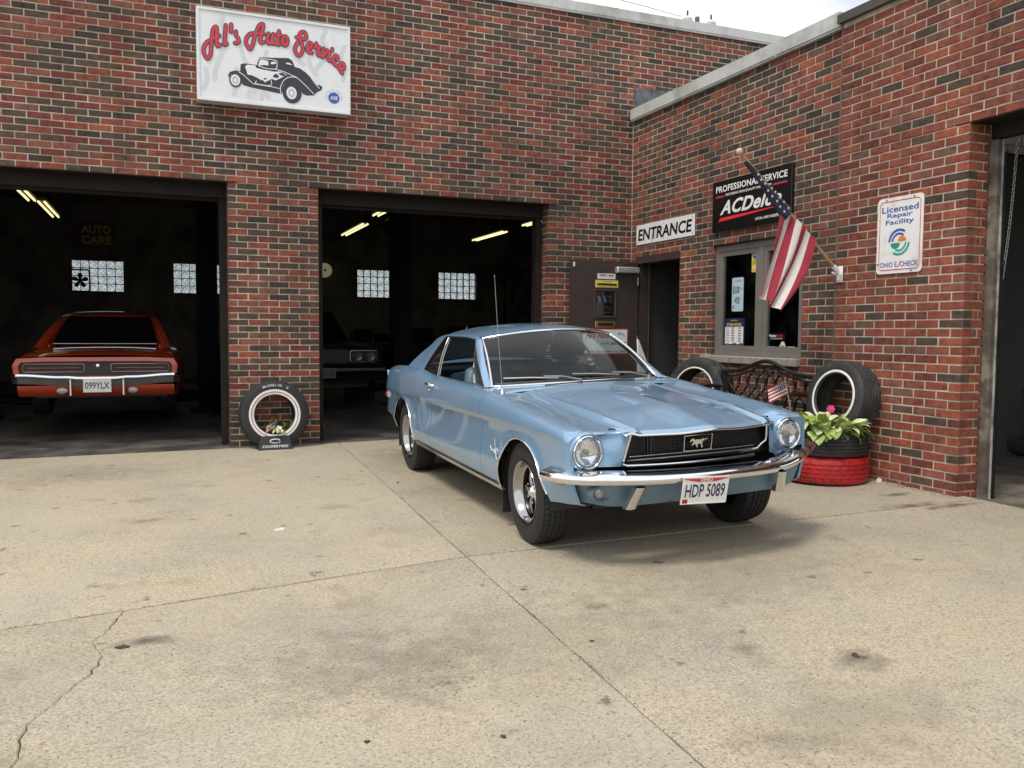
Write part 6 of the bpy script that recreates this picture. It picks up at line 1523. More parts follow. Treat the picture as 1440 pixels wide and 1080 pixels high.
text_mesh('www.alsautoservice.com', T_(-0.445, 0.965), mat='sign_dark', parent=pl, fit=(0.55, 0.034), depth=0.0075); text_mesh('(419) 885-5777', T_(-0.33, 1.055), mat='sign_dark', parent=pl, fit=(0.36, 0.05), depth=0.0075, shear=0.2, name='line'); text_mesh("Al's Auto", T_(-0.55, 1.165), mat='sign_red', parent=pl, fit=(0.34, 0.075), bold=0.02, shear=0.25, depth=0.0075, name='title'); text_mesh('Inc.', T_(-0.22, 1.185), mat='sign_dark', parent=pl, fit=(0.10, 0.05), depth=0.0075, shear=0.2, name='line')
b = MB(); b.cbox(-0.325, -0.005, -0.075, -0.0005, 1.925, 2.0, 0.012); cl = b.build('door_closer', 'alu', dr)
b = MB(); b.tube([(-0.22, -0.04, 2.0), (-0.22, -0.04, 2.03), (0.02, -0.10, 2.045), (0.30, 0.02, 2.045)], 0.007, 6); b.build('closer_arm', 'brown_steel', cl)
b = MB(); b.cbox(-0.895, -0.872, -0.02, -0.0005, 1.985, 2.04, 0.004); b.build('strike_guide', 'cream', dr)
b = MB(); b.tube([(-0.86, -0.0, 1.0), (-0.86, -0.05, 1.0), (-0.86, -0.05, 1.0)], 0.012, 8); b.sphere((-0.86, -0.06, 1.0), 0.03, 12, 8); b.build('door_knob', 'brass', dr, smooth=60)
for z in (0.25, 1.05, 1.78):
    b = MB(); b.tube([(0.008, 0.0, z), (0.008, 0.0, z + 0.1)], 0.009, 8); b.build('hinge', 'steel', dr)
# ------------------------------------------------------------------ flag on its pole
def stripes_flag(name, quad, nst, parent, wave=0.02, dirw=Vector((0, -1, 0)), seed=0.0, start_red=True, nu=14, nv=4):
    """stripes run from the top edge to the bottom edge: quad(u, v) -> Vector; u across the stripes, v along them"""
    for s in range(nst):
        b = MB(); rows = []
        for j in range(nu + 1):
            v = j / nu; row = []
            for i in range(nv + 1):
                u = (s + i / nv) / nst; p = quad(u, v) + dirw * (wave * math.sin(u * 13 + v * 2.2 + seed) * (0.25 + v)); row.append(tuple(p))
            rows.append(row)
        b.grid(rows); b.build('stripe', 'cloth_red' if (s % 2 == 0) == start_red else 'cloth_white', parent, smooth=80, fix=False)
fg = empty('wall_flag', (3.882, -3.63, 1.762), 0, 'American flag on a wooden pole angled out from the brick wall', 'flag')
V3 = Vector; base = V3((3.882, -3.63, 1.762)); tipw = V3((2.805, -3.63, 2.709)); L_ = lambda p: tuple(V3(p) - base)
b = MB(); b.tube([L_(base + (tipw - base) * 0.02), L_(tipw)], 0.0125, 10); b.build('pole', 'pole_wood', fg, smooth=60)
b = MB(); b.sphere(L_(tipw + (tipw - base).normalized() * 0.02), 0.030, 14, 10); b.build('finial', pm('finial_wood', (0.55, 0.42, 0.27), 0.45), fg, smooth=80)
d_ = (tipw - base).normalized()
b = MB(); b.cbox(-0.012, 0.0, -0.035, 0.035, -0.07, 0.07, 0.004); b.tube([tuple(-d_ * 0.0), tuple(d_ * 0.10)], 0.021, 10); b.box(-0.03, -0.002, -0.008, 0.008, -0.05, 0.06)
b.tube([(-0.02, 0.02, 0.0), (-0.05, 0.05, 0.02)], 0.008, 6); b.tube([(-0.02, -0.02, 0.0), (-0.05, -0.05, -0.01)], 0.008, 6); b.build('bracket', 'white', fg, smooth=40)
# furled canton wound on the pole
path = [base + (tipw - base) * t for t in np.linspace(0.955, 0.55, 22)]
rows = []
nrm = d_.cross(V3((0, 1, 0))).normalized()
for k, p in enumerate(path):
    t = k / 21; w_ = 0.020 + 0.024 * t + 0.018 * t * t
    cen = p - V3((0, 0, 1)) * (w_ * 0.75) + V3((-0.0, 0, 0)) * 0
    row = []
    for i in range(18):
        a = 2 * math.pi * i / 18; q = w_ * (1 + 0.16 * math.sin(3 * a + k * 0.55) + 0.08 * math.sin(5 * a - k * 0.4)); row.append(L_(cen + nrm * (math.cos(a) * q) + V3((0, 1, 0)) * (math.sin(a) * q * 0.55)))
    rows.append(row)
b = MB(); b.grid(rows, closed_u=True); b.add(rows[0], [tuple(range(18))]); b.add(rows[-1], [tuple(range(18))]); canton = b.build('canton', 'cloth_blue', fg, smooth=70)
def star5(c, ux, uz, r_, nv_): return [tuple(c + (ux * math.cos(a) + uz * math.sin(a)) * (r_ if i % 2 == 0 else r_ * 0.42) + nv_) for i, a in enumerate(np.linspace(math.pi / 2, math.pi / 2 + 2 * math.pi, 11)[:-1])]
b = MB()
for k in range(5, 21, 2):
    p = path[k]; t = k / 21; w_ = 0.020 + 0.024 * t + 0.018 * t * t; cen = p - V3((0, 0, 1)) * (w_ * 0.75)
    for o_ in ((-0.45, 0.45) if k > 9 else (0.1,)):
        b.add([L_(q) for q in star5(cen + nrm * (o_ * w_ + random.uniform(-.006, .006)) + d_ * random.uniform(-0.01, 0.01), d_, nrm, 0.0155, V3((0, -w_ * 0.66 - 0.004, 0)))], [tuple(range(10))])
tag(b.build('stars', 'cloth_white', canton), kind='stuff')
TL, TR = V3((3.235, -3.63, 2.335)), V3((3.575, -3.63, 2.050))
BL_, BR_ = V3((3.005, -3.66, 1.560)), V3((3.150, -3.70, 1.425))
def quad(u, v):
    a = TL + (TR - TL) * u; b = BL_ + (BR_ - BL_) * u; m_ = a + (b - a) * v
    m_ = m_ + V3((0.060 * math.sin(math.pi * v) * u ** 1.5, 0, 0))
    return m_ - base + V3((0, -0.03 * u, 0))
stripes_flag('fly', quad, 7, fg, 0.034, V3((0.2, -1, 0)).normalized(), 0.4)

# ------------------------------------------------------------------ loose tyres
def loose_tire(name, label, loc, axis_rot, Ro, Ri, wd, mat='rubber_old', white=None, lug=False, group=None, sipes=True, ribs=5, redline=False):
    e = empty(name, (0, 0, 0), 0, label, 'tire', group); e.matrix_world = Matrix.Translation(loc) @ axis_rot
    tyre_mb(Ro, Ri, wd, 96, sipes, lug, ribs).build('casing', mat, e, smooth=30, fix=False)
    if white:
        b = MB(); h = wd / 2; so = Ro - Ri
        b.lathe([(Ri + so * (white[0] - 0.02), -h * 1.005), (Ri + so * white[0], -h * 1.035), (Ri + so * (white[0] + white[1]) / 2, -h * 1.05), (Ri + so * white[1], -h * 1.035), (Ri + so * (white[1] + 0.02), -h * 1.005)], 72); wl_ = b.build('whitewall_band', 'whitewall', e, smooth=60)
        if redline:
            b = MB(); q = Ri + so * (white[0] + (white[1] - white[0]) * 0.5); b.lathe([(q - 0.005, -h * 1.052), (q, -h * 1.058), (q + 0.005, -h * 1.052)], 72); b.build('red_line', 'red_line', wl_, smooth=60)
    return e
flat_up = Matrix.Rotation(-math.pi / 2, 4, 'X')          # axis (local -y) pointing up
def face_to(dx, dy, tilt): return Matrix.Rotation(math.atan2(dx, -dy) * 1.0, 4, 'Z') @ Matrix.Rotation(tilt, 4, 'X')
zr = ground_z(3.52, -3.86)
loose_tire('red_painted_tire', 'tire painted red, lowest of the planter stack by the corner', V3((3.500, -3.905, zr + 0.108)), flat_up, 0.362, 0.20, 0.215, 'rubber_red', ribs=5)
loose_tire('black_tire', 'black tire lying on the red one and holding the hosta', V3((3.520, -3.885, zr + 0.216 + 0.102)), flat_up, 0.350, 0.20, 0.205, 'rubber_old', ribs=6)
b = MB(); b.lathe([(0.0, 0.0), (0.15, -0.01), (0.24, 0.02)], 24, Matrix.Translation((3.52, -3.885, zr + 0.385)) @ flat_up); so_ = b.build('planter_soil', 'soil', None, smooth=60); tag(so_, 'dark soil filling the black planter tire', 'soil')
loose_tire('whitewall_tire', 'large whitewall tire leaning on the wall above the planter', V3((3.725, -3.865, zr + 0.42 + 0.245)), face_to(-0.99, -0.05, R(-10)), 0.322, 0.205, 0.225, 'rubber_old', white=(0.05, 0.20))
zt = ground_z(3.6, -1.85)
loose_tire('stacked_base_tire', 'black tire lying flat beneath the knobbly white-ringed tire', V3((3.52, -1.87, zt + 0.10)), flat_up, 0.345, 0.21, 0.20, 'rubber_old')
loose_tire('mud_tire', 'knobbly mud tire with thin white ring leaning by the doorway', V3((3.655, -1.90, zt + 0.205 + 0.362)), face_to(-0.95, -0.30, R(-7)), 0.372, 0.245, 0.24, 'rubber_old', white=(0.02, 0.12), lug=True, sipes=False, ribs=4)
# tyre in the display stand against the pier
ps = empty('pier_display_tire', (0, 0, 0), 0, 'wide whitewall tire with white lettering propped on the brick pier', 'tire'); zp = ground_z(-0.5, -0.2)
ps.matrix_world = Matrix.Translation((-0.508, -0.135, 0.352)) @ Matrix.Rotation(R(-4), 4, 'X')
tyre_mb(0.362, 0.208, 0.20, 110, True).build('casing', 'rubber', ps, smooth=30, fix=False)
b = MB(); b.lathe([(0.212, -0.085), (0.214, -0.102), (0.236, -0.1065), (0.262, -0.1068), (0.2655, -0.1005)], 80); wb = b.build('whitewall_band', 'whitewall', ps, smooth=60)
b = MB(); b.lathe([(0.233, -0.1072), (0.2375, -0.1082), (0.242, -0.1076)], 80); b.build('red_line', 'red_line', wb, smooth=60)
b = MB()
for i, ch in enumerate('MICHELIN  X'):
    if ch == ' ': continue
    a = math.pi / 2 + 0.36 - 0.080 * i; text_mesh(ch, Matrix.Translation((0.308 * math.cos(a), -0.1055, 0.308 * math.sin(a))) @ Matrix.Rotation(math.pi / 2 - a, 4, 'Y'), size=0.034, bold=0.012, depth=0.001, mb=b)
tag(b.build('sidewall_lettering', 'white', ps), kind='stuff')
sd = empty('tire_display_stand', (-0.515, -0.325, zp - 0.004), 0, 'black wedge tire stand with white lettering at the pier foot', 'stand')
b = MB(); prof = [(-0.178, 0.0, 0.0), (0.178, 0.0, 0.0), (0.143, 0.055, 0.145), (-0.143, 0.055, 0.145)]
b.add([(x, y, z) for x, y, z in prof] + [(x * 0.98, 0.20, z * (0.0 if z == 0 else 0.55)) for x, y, z in prof], [(0, 1, 2, 3), (7, 6, 5, 4), (0, 4, 5, 1), (1, 5, 6, 2), (2, 6, 7, 3), (3, 7, 4, 0)]); b.build('body', 'stand_black', sd)
TS = Matrix.Rotation(math.atan2(-0.055, 0.145), 4, 'X')
text_mesh('COOPERTIRES', TS @ T_(0, 0.042), mat='white', parent=sd, fit=(0.265, 0.026), bold=0.012, shear=0.25, space=1.08, depth=0.002)
b = MB(); b.tube([tuple(TS @ V3((0.0 + 0.052 * math.cos(a), -0.0015, 0.098 + 0.021 * math.sin(a)))) for a in np.linspace(0.5, 2 * math.pi - 0.1, 24)], [0.007 - 0.0045 * i / 23 for i in range(24)], 5); b.build('oval_mark', 'white', sd)

# ------------------------------------------------------------------ plants
def leaf_geo(b, root, d, ln, wd, droop=0.5, fold=0.25, n=5, twist=0.0):
    d = V3(d).normalized(); side = d.cross(V3((0, 0, 1)))
    side = side.normalized() if side.length > 0.01 else V3((1, 0, 0)); rows = []; p = V3(root); ddir = d.copy()
    for k in range(n + 1):
        t = k / n; w_ = wd * math.sin(math.pi * (t * 0.86 + 0.10)) ** 0.8 * (1 - 0.15 * t)
        if k == n: w_ = 0.001
        up = side.cross(ddir).normalized(); s2 = (side * math.cos(twist * t) + up * math.sin(twist * t))
        rows.append([tuple(p - s2 * w_ + up * (w_ * fold)), tuple(p), tuple(p + s2 * w_ + up * (w_ * fold))])
        p = p + ddir * (ln / n); ddir = (ddir + V3((0, 0, -droop / n * (0.5 + t)))).normalized()
    b.grid(rows)
ho = empty('hosta_plant', (3.46, -3.93, zr + 0.425), 0, 'leafy variegated hosta spilling from the black planter tire', 'plant')
random.seed(21)
for k in range(230):
    a = random.uniform(0, 2 * math.pi); el = random.uniform(0.15, 1.15); d = (math.cos(a) * math.cos(el), math.sin(a) * math.cos(el), math.sin(el)); rr0 = random.uniform(0.02, 0.25)
    b = MB(); leaf_geo(b, (math.cos(a) * rr0, math.sin(a) * rr0, random.uniform(-0.04, 0.02)), d, random.uniform(0.13, 0.22), random.uniform(0.040, 0.062), random.uniform(1.2, 3.2), 0.30, 7, random.uniform(-0.8, 0.8))
    b.build('leaf', random.choice(('hosta', 'hosta_pale', 'hosta_pale', 'hosta_pale', 'hosta')), ho, smooth=70, fix=False)
def flower(name, label, loc, facing, r_, mat, stem_to, petals=6):
    e = empty(name, loc, 0, label, 'flower'); f = V3(facing).normalized(); u = f.cross(V3((0, 0, 1))).normalized(); v = u.cross(f)
    b = MB()
    for k in range(petals):
        a = 2 * math.pi * k / petals; d = u * math.cos(a) + v * math.sin(a); t = u * -math.sin(a) + v * math.cos(a)
        b.add([(0, 0, 0), tuple(d * r_ * 0.55 - t * r_ * 0.40 + f * 0.008), tuple(d * r_ * 0.95 - t * r_ * 0.30 + f * 0.004), tuple(d * r_ * 1.02), tuple(d * r_ * 0.95 + t * r_ * 0.30 + f * 0.004), tuple(d * r_ * 0.55 + t * r_ * 0.40 + f * 0.008)], [(0, 1, 2, 3, 4, 5)])
    b.build('petals', mat, e, smooth=60, fix=False)
    b = MB(); b.sphere(tuple(f * 0.006), r_ * 0.18, 8, 6); b.build('centre', 'leaf_lime', e, smooth=80)
    b = MB(); b.tube([(0, 0, 0), tuple(V3(stem_to) * 0.5 - f * 0.02), tuple(stem_to)], 0.0025, 5); b.build('stem', 'leaf_green', e)
    return e
flower('pink_petunia', 'single bright pink petunia blooming above the hosta leaves', (3.45, -4.03, zr + 0.60), (-0.7, -0.7, 0.15), 0.032, 'petal_pink', (0.02, 0.06, -0.12))
flower('white_petunia', 'white petunia inside the display tire on the pier', (-0.470, -0.235, 0.205), (-0.1, -1, 0.15), 0.036, 'petal_white', (-0.01, 0.05, -0.08), 5)
pp = empty('pier_plant', (-0.46, -0.20, 0.17), 0, 'small leafy green plant growing inside the display tire', 'plant')
random.seed(5)
for k in range(40):
    a = random.uniform(0, 2 * math.pi); el = random.uniform(0.0, 1.3); b = MB()
    rt_ = (random.uniform(-0.17, 0.13), random.uniform(-0.01, 0.05), random.uniform(-0.02, 0.08)); leaf_geo(b, rt_, (math.cos(a) * math.cos(el), math.sin(a) * math.cos(el) * 0.5, math.sin(el)), random.uniform(0.06, 0.11), random.uniform(0.012, 0.022), random.uniform(0.2, 1.2), 0.3, 4)
    b.build('leaf', random.choice(('leaf_green', 'leaf_green', 'leaf_lime')), pp, smooth=70, fix=False)
for k in range(7):
    b = MB(); leaf_geo(b, (random.uniform(-0.03, 0.06), -0.04, 0.0), (random.uniform(-0.5, 0.5), -0.6, 0.6), random.uniform(0.09, 0.13), 0.016, 2.6, 0.3, 6); b.build('leaf', 'hosta_pale', pp, smooth=70, fix=False)
for k in range(5):
    b = MB(); p0 = V3((0.09 + 0.012 * k, 0.0, -0.02)); b.tube([tuple(p0), tuple(p0 + V3((0.02, -0.02, 0.08))), tuple(p0 + V3((0.035, -0.02, 0.13 + 0.01 * k)))], 0.0025, 5); b.build('stem', 'leaf_lime', pp)
# hand flags
def hand_flag(name, label, loc, lean, wd, ht, pole_len, rotz):
    e = empty(name, loc, rotz, label, 'flag'); top = V3((lean, 0, pole_len)); ax_ = top.normalized()
    b = MB(); b.tube([(0, 0, 0), tuple(top)], 0.0038, 6); b.build('stick', 'pole_wood', e); b = MB(); b.sphere(tuple(top), 0.007, 8, 6); b.build('stick_tip', 'brass', e)
    sd_ = V3((-1, 0, -0.55)).normalized()
    def q(u, v): p = top * (0.97) - ax_ * (ht * u) + sd_ * (wd * v) + V3((0, -1, 0)) * (0.02 * math.sin(5 * v + 3 * u)); return p
    for s in range(9):
        b = MB(); v0 = 0.42 if s < 5 else 0.0; rows = [[tuple(q((s + i / 2) / 9, v0 + (1 - v0) * j / 6)) for i in range(3)] for j in range(7)]; b.grid(rows); b.build('stripe', 'cloth_red' if s % 2 == 0 else 'cloth_white', e, fix=False)
    b = MB(); b.grid([[tuple(q(5 / 9 * i / 4, 0.42 * j / 4)) for i in range(5)] for j in range(5)]); c_ = b.build('canton', 'cloth_blue', e, fix=False)
    b = MB()
    for j in range(4):
        for i in range(5):
            c0 = q(5 / 9 * (i + 0.5) / 5, 0.42 * (j + 0.5) / 4) + V3((0, -0.003, 0)); b.add([tuple(c0 + V3((wd * 0.022 * math.cos(a), 0, wd * 0.022 * math.sin(a)))) for a in np.linspace(0, 2 * math.pi, 6)[:-1]], [tuple(range(5))])
    tag(b.build('stars', 'cloth_white', c_, fix=False), kind='stuff')
hand_flag('hand_flag', 'small American flag on a stick in front of the bench', (3.27, -3.80, zr + 0.42), -0.075, 0.165, 0.125, 0.42, R(-45))
hand_flag('hand_flag', 'tiny American flag stuck in the pier display tire', (-0.545, -0.245, 0.095), 0.045, 0.105, 0.085, 0.205, 0)

# ------------------------------------------------------------------ iron bench under the window
bn = empty('iron_bench', (3.70, -2.90, ground_z(3.6, -2.9)), -math.pi / 2, 'black iron garden bench with lattice back under the window', 'bench')
HW = 0.655; zt0, zt1 = 0.42, 0.80
def topz(x): return 0.82 + 0.12 * math.exp(-(x / 0.30) ** 2)
b = MB(); b.tube([(x, 0, topz(x)) for x in np.linspace(-HW, HW, 41)], 0.019, 8); b.build('top_rail', 'iron', bn, smooth=60)
b = MB(); b.tube([(x, 0, topz(x) - 0.045) for x in np.linspace(-HW + 0.05, HW - 0.05, 41)], 0.009, 6); b.build('inner_rail', 'iron', bn, smooth=60)
b = MB(); b.tube([(-HW, 0, 0.45), (HW, 0, 0.45)], 0.015, 8); b.build('bottom_rail', 'iron', bn, smooth=60)
for s in (-1, 1):
    b = MB(); b.cbox(s * HW - 0.028, s * HW + 0.028, -0.012, 0.03, 0.0, 0.835, 0.006); b.build('post', 'iron', bn)
    b = MB(); b.tube([(s * HW, 0.0, 0.66), (s * HW, -0.2, 0.68), (s * HW, -0.42, 0.66), (s * HW, -0.46, 0.60)], 0.02, 8); b.tube([(s * HW, -0.42, 0.65), (s * HW, -0.44, 0.3), (s * HW, -0.46, 0.0)], 0.018, 8); b.tube([(s * HW, 0.0, 0.42), (s * HW, -0.44, 0.42)], 0.016, 8); b.build('arm_and_leg', 'iron', bn, smooth=60)
pitch = 0.135
for dirn in (1, -1):
    for k in range(-10, 11):
        pts = []
        for t in np.linspace(0, 1, 25):
            z = 0.455 + t * 0.50; x = k * pitch + dirn * ((z - 0.45) * 0.72 + 0.020 * math.sin((z - 0.45) / 0.094 * math.pi)) - dirn * 0.2
            if abs(x) < HW - 0.04 and z < topz(x) - 0.05: pts.append((x, 0.004 * dirn, z))
        if len(pts) > 3:
            b = MB(); b.tube(pts, 0.0105, 6); b.build('lattice_bar', 'iron', bn, smooth=60)
for s in (-1, 1):
    b = MB(); b.tube([(s * (HW - 0.05), 0, 0.45), (s * (HW - 0.05), 0, topz(HW - 0.05) - 0.045)], 0.009, 6); b.build('inner_stile', 'iron', bn, smooth=60)
for k in range(6):
    b = MB(); y = -0.06 - k * 0.07; b.cbox(-HW, HW, y - 0.028, y + 0.028, 0.432, 0.456, 0.004); b.build('seat_slat', pm('slat_wood', (0.14, 0.085, 0.045), 0.6, var=0.2, vscale=20) if 'slat_wood' not in MAT else 'slat_wood', bn)
# folded white placard by the doorway
sb = empty('leaning_board', (3.62, -1.02, ground_z(3.6, -1.0)), R(20), 'white board leaning by the open doorway behind the coupe', 'board')
b = MB(); b.prism([(-0.20, 0.0), (0.22, 0.0), (0.10, 0.62), (-0.135, 1.12), (-0.15, 1.12)], -0.008, 0.008, Matrix.Rotation(R(-6), 4, 'X')); b.build('panel', 'white', sb)
b = MB(); b.prism([(-0.16, 0.02), (-0.12, 0.02), (-0.12, 0.9), (-0.16, 0.9)], 0.01, 0.03, Matrix.Rotation(R(-6), 4, 'X')); b.build('rear_batten', 'pole_wood', sb)
# litter and scraps on the concrete
def scrap(name, label, x, y, sz, mat, cat, seed, squash=0.5, rot=0.0):
    random.seed(seed); e = MB(); n = 9; zc = ground_z(x, y)
    ring = [(sz * (0.7 + random.random() * 0.5) * math.cos(2 * math.pi * i / n), sz * squash * (0.7 + random.random() * 0.5) * math.sin(2 * math.pi * i / n)) for i in range(n)]
    c, s_ = math.cos(rot), math.sin(rot); ring = [(px * c - py * s_, px * s_ + py * c) for px, py in ring]
    top = [(px * 0.8, py * 0.8, 0.004 + random.uniform(0, sz * 0.22)) for px, py in ring]
    e.add([(px, py, 0.0008) for px, py in ring] + top + [(0, 0, 0.006 + sz * 0.12)], [(i, (i + 1) % n, n + (i + 1) % n, n + i) for i in range(n)] + [(n + i, n + (i + 1) % n, 2 * n) for i in range(n)])
    o = e.build(name, mat); o.location = (x, y, zc); tag(o, label, cat); return o
scrap('paper_scrap', 'crumpled white paper scrap lying on the concrete before the pier', -0.91, -3.89, 0.045, 'litter', 'litter', 3, 0.4, 0.3)
for i, (x, y, s_, lab) in enumerate(((-1.762, -5.70, 0.030, 'dark dried leaf scrap just right of the long crack'), (0.945, -6.90, 0.026, 'brown leaf scrap on the open concrete at lower right'), (-0.596, -6.98, 0.014, 'dark crumb near the bottom edge right of centre'), (-1.01, -6.85, 0.012, 'dark crumb near the bottom edge left of the joint'), (0.20, -2.60, 0.020, 'dead leaf flake beside the rear wheel'), (-2.0, -6.95, 0.02, 'curled dead leaf at the lower left corner'), (0.05, -6.35, 0.012, 'dark speck of leaf beside the long joint'))):
    scrap('leaf_scrap', lab, x, y, s_, 'dry_leaf', 'leaf', 40 + i, 0.6, i); 
sc_ = scrap('crushed_cup', 'crushed white paper cup at the foot of the wall corner', 3.80, -4.22, 0.028, 'litter', 'litter', 9, 0.9); sc_.scale = (1, 1, 4)
# chain hoist and tyre in the right bay
random.seed(7)
loose_tire('truck_tire', 'big black tire leaning inside the right-hand bay', V3((6.52, YJ + YIW - 0.22, 0.012 + 0.385)), face_to(-0.35, -0.94, R(-8)), 0.388, 0.22, 0.26, 'rubber')
ch = empty('pull_chain', (4.6, -4.72, 3.58), 0, 'pale pull chain hanging inside the right-hand bay', 'chain')
zs_ = np.linspace(0, -2.0, 68); prevp = None
b = MB()
for i, z in enumerate(zs_):
    x = -0.02 * math.sin(i * 0.02) - 0.0 * (i / 88) ** 2; a = math.pi / 2 * (i % 2); lk_ = [(x + 0.010 * math.cos(t) * math.cos(a), 0.010 * math.cos(t) * math.sin(a) + 0.10 * (i / 68) ** 3, z + 0.018 * math.sin(t)) for t in np.linspace(0, 2 * math.pi, 9)[:-1]]; b.tube(lk_, 0.0035, 4, closed=True)
tag(b.build('chain_links', 'alu', ch, smooth=60), kind='stuff')
cv = empty('bay_conveyor_pipe', (5.4, YJ + YIW - 0.14, 1.78), 0, 'dark wall-mounted motor with a shaft in the right bay', 'machine')
b = MB(); b.lathe([(0.0, -0.10), (0.07, -0.10), (0.075, 0.08), (0.0, 0.09)], 18, Matrix.Rotation(math.pi / 2, 4, 'Z')); b.build('motor', 'gloss_black', cv, smooth=40); b = MB(); b.tube([(0.08, 0, 0), (1.8, 0, 0)], 0.016, 8); b.build('shaft', 'steel', cv, smooth=60); b = MB(); b.box(-0.04, 0.04, 0.05, 0.137, -0.06, 0.06); b.build('mount', 'steel', cv)
bb = MB(); bb.box(XC + 0.25, XC + 8.0, YJ + YIW - 0.06, YJ + YIW - 0.01, 3.02, 3.10); tag(bb.build('bay_wall_rail', 'gloss_black'), 'black horizontal rail fixed high on the bay wall', 'rail')
# power pole beyond the roof
up_ = empty('utility_pole', (21.9, 25.2, -0.27), 0, 'far power pole with transformers showing above the roof line', 'utility pole')
b = MB(); b.tube([(0, 0, 0), (0, 0, 16.35)], [0.16, 0.11], 10); b.build('pole', 'jamb_wood', up_)
b = MB(); b.box(-1.1, 1.1, -0.06, 0.06, 15.75, 15.88, Matrix.Rotation(R(-20), 4, 'Z')); b.build('crossarm', 'jamb_wood', up_)
for x in (-0.75, 0.55):
    b = MB(); b.lathe([(0, -0.4), (0.22, -0.38), (0.24, 0.3), (0.2, 0.36), (0.0, 0.38)], 14, Matrix.Translation((x, -0.32, 15.72)) @ flat_up @ Matrix.Rotation(math.pi, 4, 'X')); b.build('transformer', pm('tank_grey', (0.42, 0.44, 0.45), 0.5) if 'tank_grey' not in MAT else 'tank_grey', up_, smooth=40)
    b = MB(); b.lathe([(0.0, -0.2), (0.05, -0.19), (0.035, -0.14), (0.055, -0.10), (0.035, -0.06), (0.055, -0.02), (0.04, 0.02)], 10, Matrix.Translation((x, -0.32, 16.24)) @ Matrix.Rotation(math.pi / 2, 4, 'X') @ Matrix.Rotation(math.pi, 4, 'X')); b.build('insulator', 'dash_blue', up_, smooth=60)
b = MB(); b.tube([(-0.9, 0, 16.25), (-3.5, -0.8, 16.1), (-8.0, -2.0, 15.85)], 0.014, 5); b.build('wire', 'black', up_)

# grit and leaf bits gathered along the wall feet and joints
random.seed(99); b = MB()
def bit(x, y, s_):
    z = ground_z(x, y) if y < 0 else 0.0; a = random.uniform(0, 6.28); c, d = math.cos(a) * s_, math.sin(a) * s_; h = s_ * random.uniform(0.2, 0.7)
    b.add([(x - c, y - d, z), (x + d * 0.6, y - c * 0.6, z + 0.001), (x + c, y + d, z + h), (x - d * 0.6, y + c * 0.6, z + 0.001)], [(0, 1, 2, 3), (0, 3, 2, 1)][:1])
for i in range(150): bit(random.uniform(-0.94, 0.0), -0.02 - abs(random.gauss(0, 0.05)), random.uniform(0.003, 0.010))
for i in range(260): bit(XC - 0.01 - abs(random.gauss(0, 0.05)), random.uniform(-4.87, -3.3), random.uniform(0.003, 0.011))
for i in range(150): bit(random.uniform(2.76, 3.88), -0.02 - abs(random.gauss(0, 0.05)), random.uniform(0.003, 0.010))
for i in range(220): y = random.uniform(-8, -0.4); bit(jx(y) + random.gauss(0, 0.012), y, random.uniform(0.002, 0.006))
for i in range(260): x = random.uniform(-2.6, 3.0); bit(x, yl(x) + random.gauss(0, 0.012), random.uniform(0.002, 0.006))
for i in range(160): bit(random.uniform(-3, 3.6), random.uniform(-7.6, -0.3), random.uniform(0.002, 0.007))
tag(b.build('grit', pm('grit', (0.075, 0.058, 0.040), 0.95, var=0.4, vscale=3, coord='World')), 'fine dark grit and leaf bits along joints and wall feet', 'grit', kind='stuff')
# ------------------------------------------------------------------ inside the garage
rng = random.Random(11)
for i, (x, y0, y1, lab) in enumerate(((-3.87, 6.9, 9.3, 'lit twin-tube light at top left of the left bay, nearer one'), (-3.72, 9.4, 11.8, 'lit twin-tube light in the left bay, farther and lower one'), (2.76, 10.1, 12.6, 'lit tube light in the second bay, lower left one'), (2.65, 7.4, 8.6, 'lit tube light in the second bay nearest its top edge'), (6.21, 10.1, 12.3, 'lit tube light in the second bay right of its centre'), (6.18, 7.9, 8.8, 'short lit tube light at the right end of the second bay'))):
    e = empty('tube_light', (x, (y0 + y1) / 2, 3.70), 0, lab, 'ceiling light', 'fluorescent lights inside the garage'); h = (y1 - y0) / 2
    b = MB(); b.box(-0.10, 0.10, -h, h, 0.03, 0.09); b.build('housing', 'int_ceiling', e)
    for s in (-0.055, 0.055):
        b = MB(); b.tube([(s, -h, 0.0), (s, h, 0.0)], 0.02, 8); b.build('tube', 'tube_light', e, smooth=60)
    b = MB(); b.tube([(0, -h * 0.7, 0.09), (0, -h * 0.7, 0.85)], 0.006, 5); b.build('hanger', 'steel', e); b = MB(); b.tube([(0, h * 0.7, 0.09), (0, h * 0.7, 0.85)], 0.006, 5); b.build('hanger', 'steel', e)
e = empty('auto_care_sign', (-3.47, 13.93, 3.25), 0, 'dark maroon sign reading AUTO CARE on the back wall', 'sign')
b = MB(); b.cbox(0, 0.80, 0, 0.05, 0, 0.66, 0.01); b.build('panel', 'sign_maroon', e); text_mesh('AUTO', T_(0.41, 0.44), mat='sign_gold', parent=e, fit=(0.66, 0.20), bold=0.03); text_mesh('CARE', T_(0.41, 0.19), mat='sign_gold', parent=e, fit=(0.66, 0.20), bold=0.03)
e = empty('wall_clock', (2.44, 13.6, 2.86), 0, 'round cream dial with dark hub seen beside the pier', 'clock')
b = MB(); b.lathe([(0.0, -0.03), (0.16, -0.03), (0.19, -0.01), (0.19, 0.03), (0.0, 0.03)], 32); b.build('dial', pm('cream_dial_glow', (0.62, 0.60, 0.40), 0.6, emit=(0.9, 0.85, 0.5), estr=0.10), e, smooth=40)  # cream dial is given a faint glow of its own, though no lamp
b = MB(); b.lathe([(0.0, -0.045), (0.03, -0.04), (0.035, -0.029)], 14); b.build('hub', 'black', e); b = MB(); b.tube([(0.0, 0.03, 0), (0.0, 0.4, 0)], 0.02, 6); b.build('bracket', 'black', e)
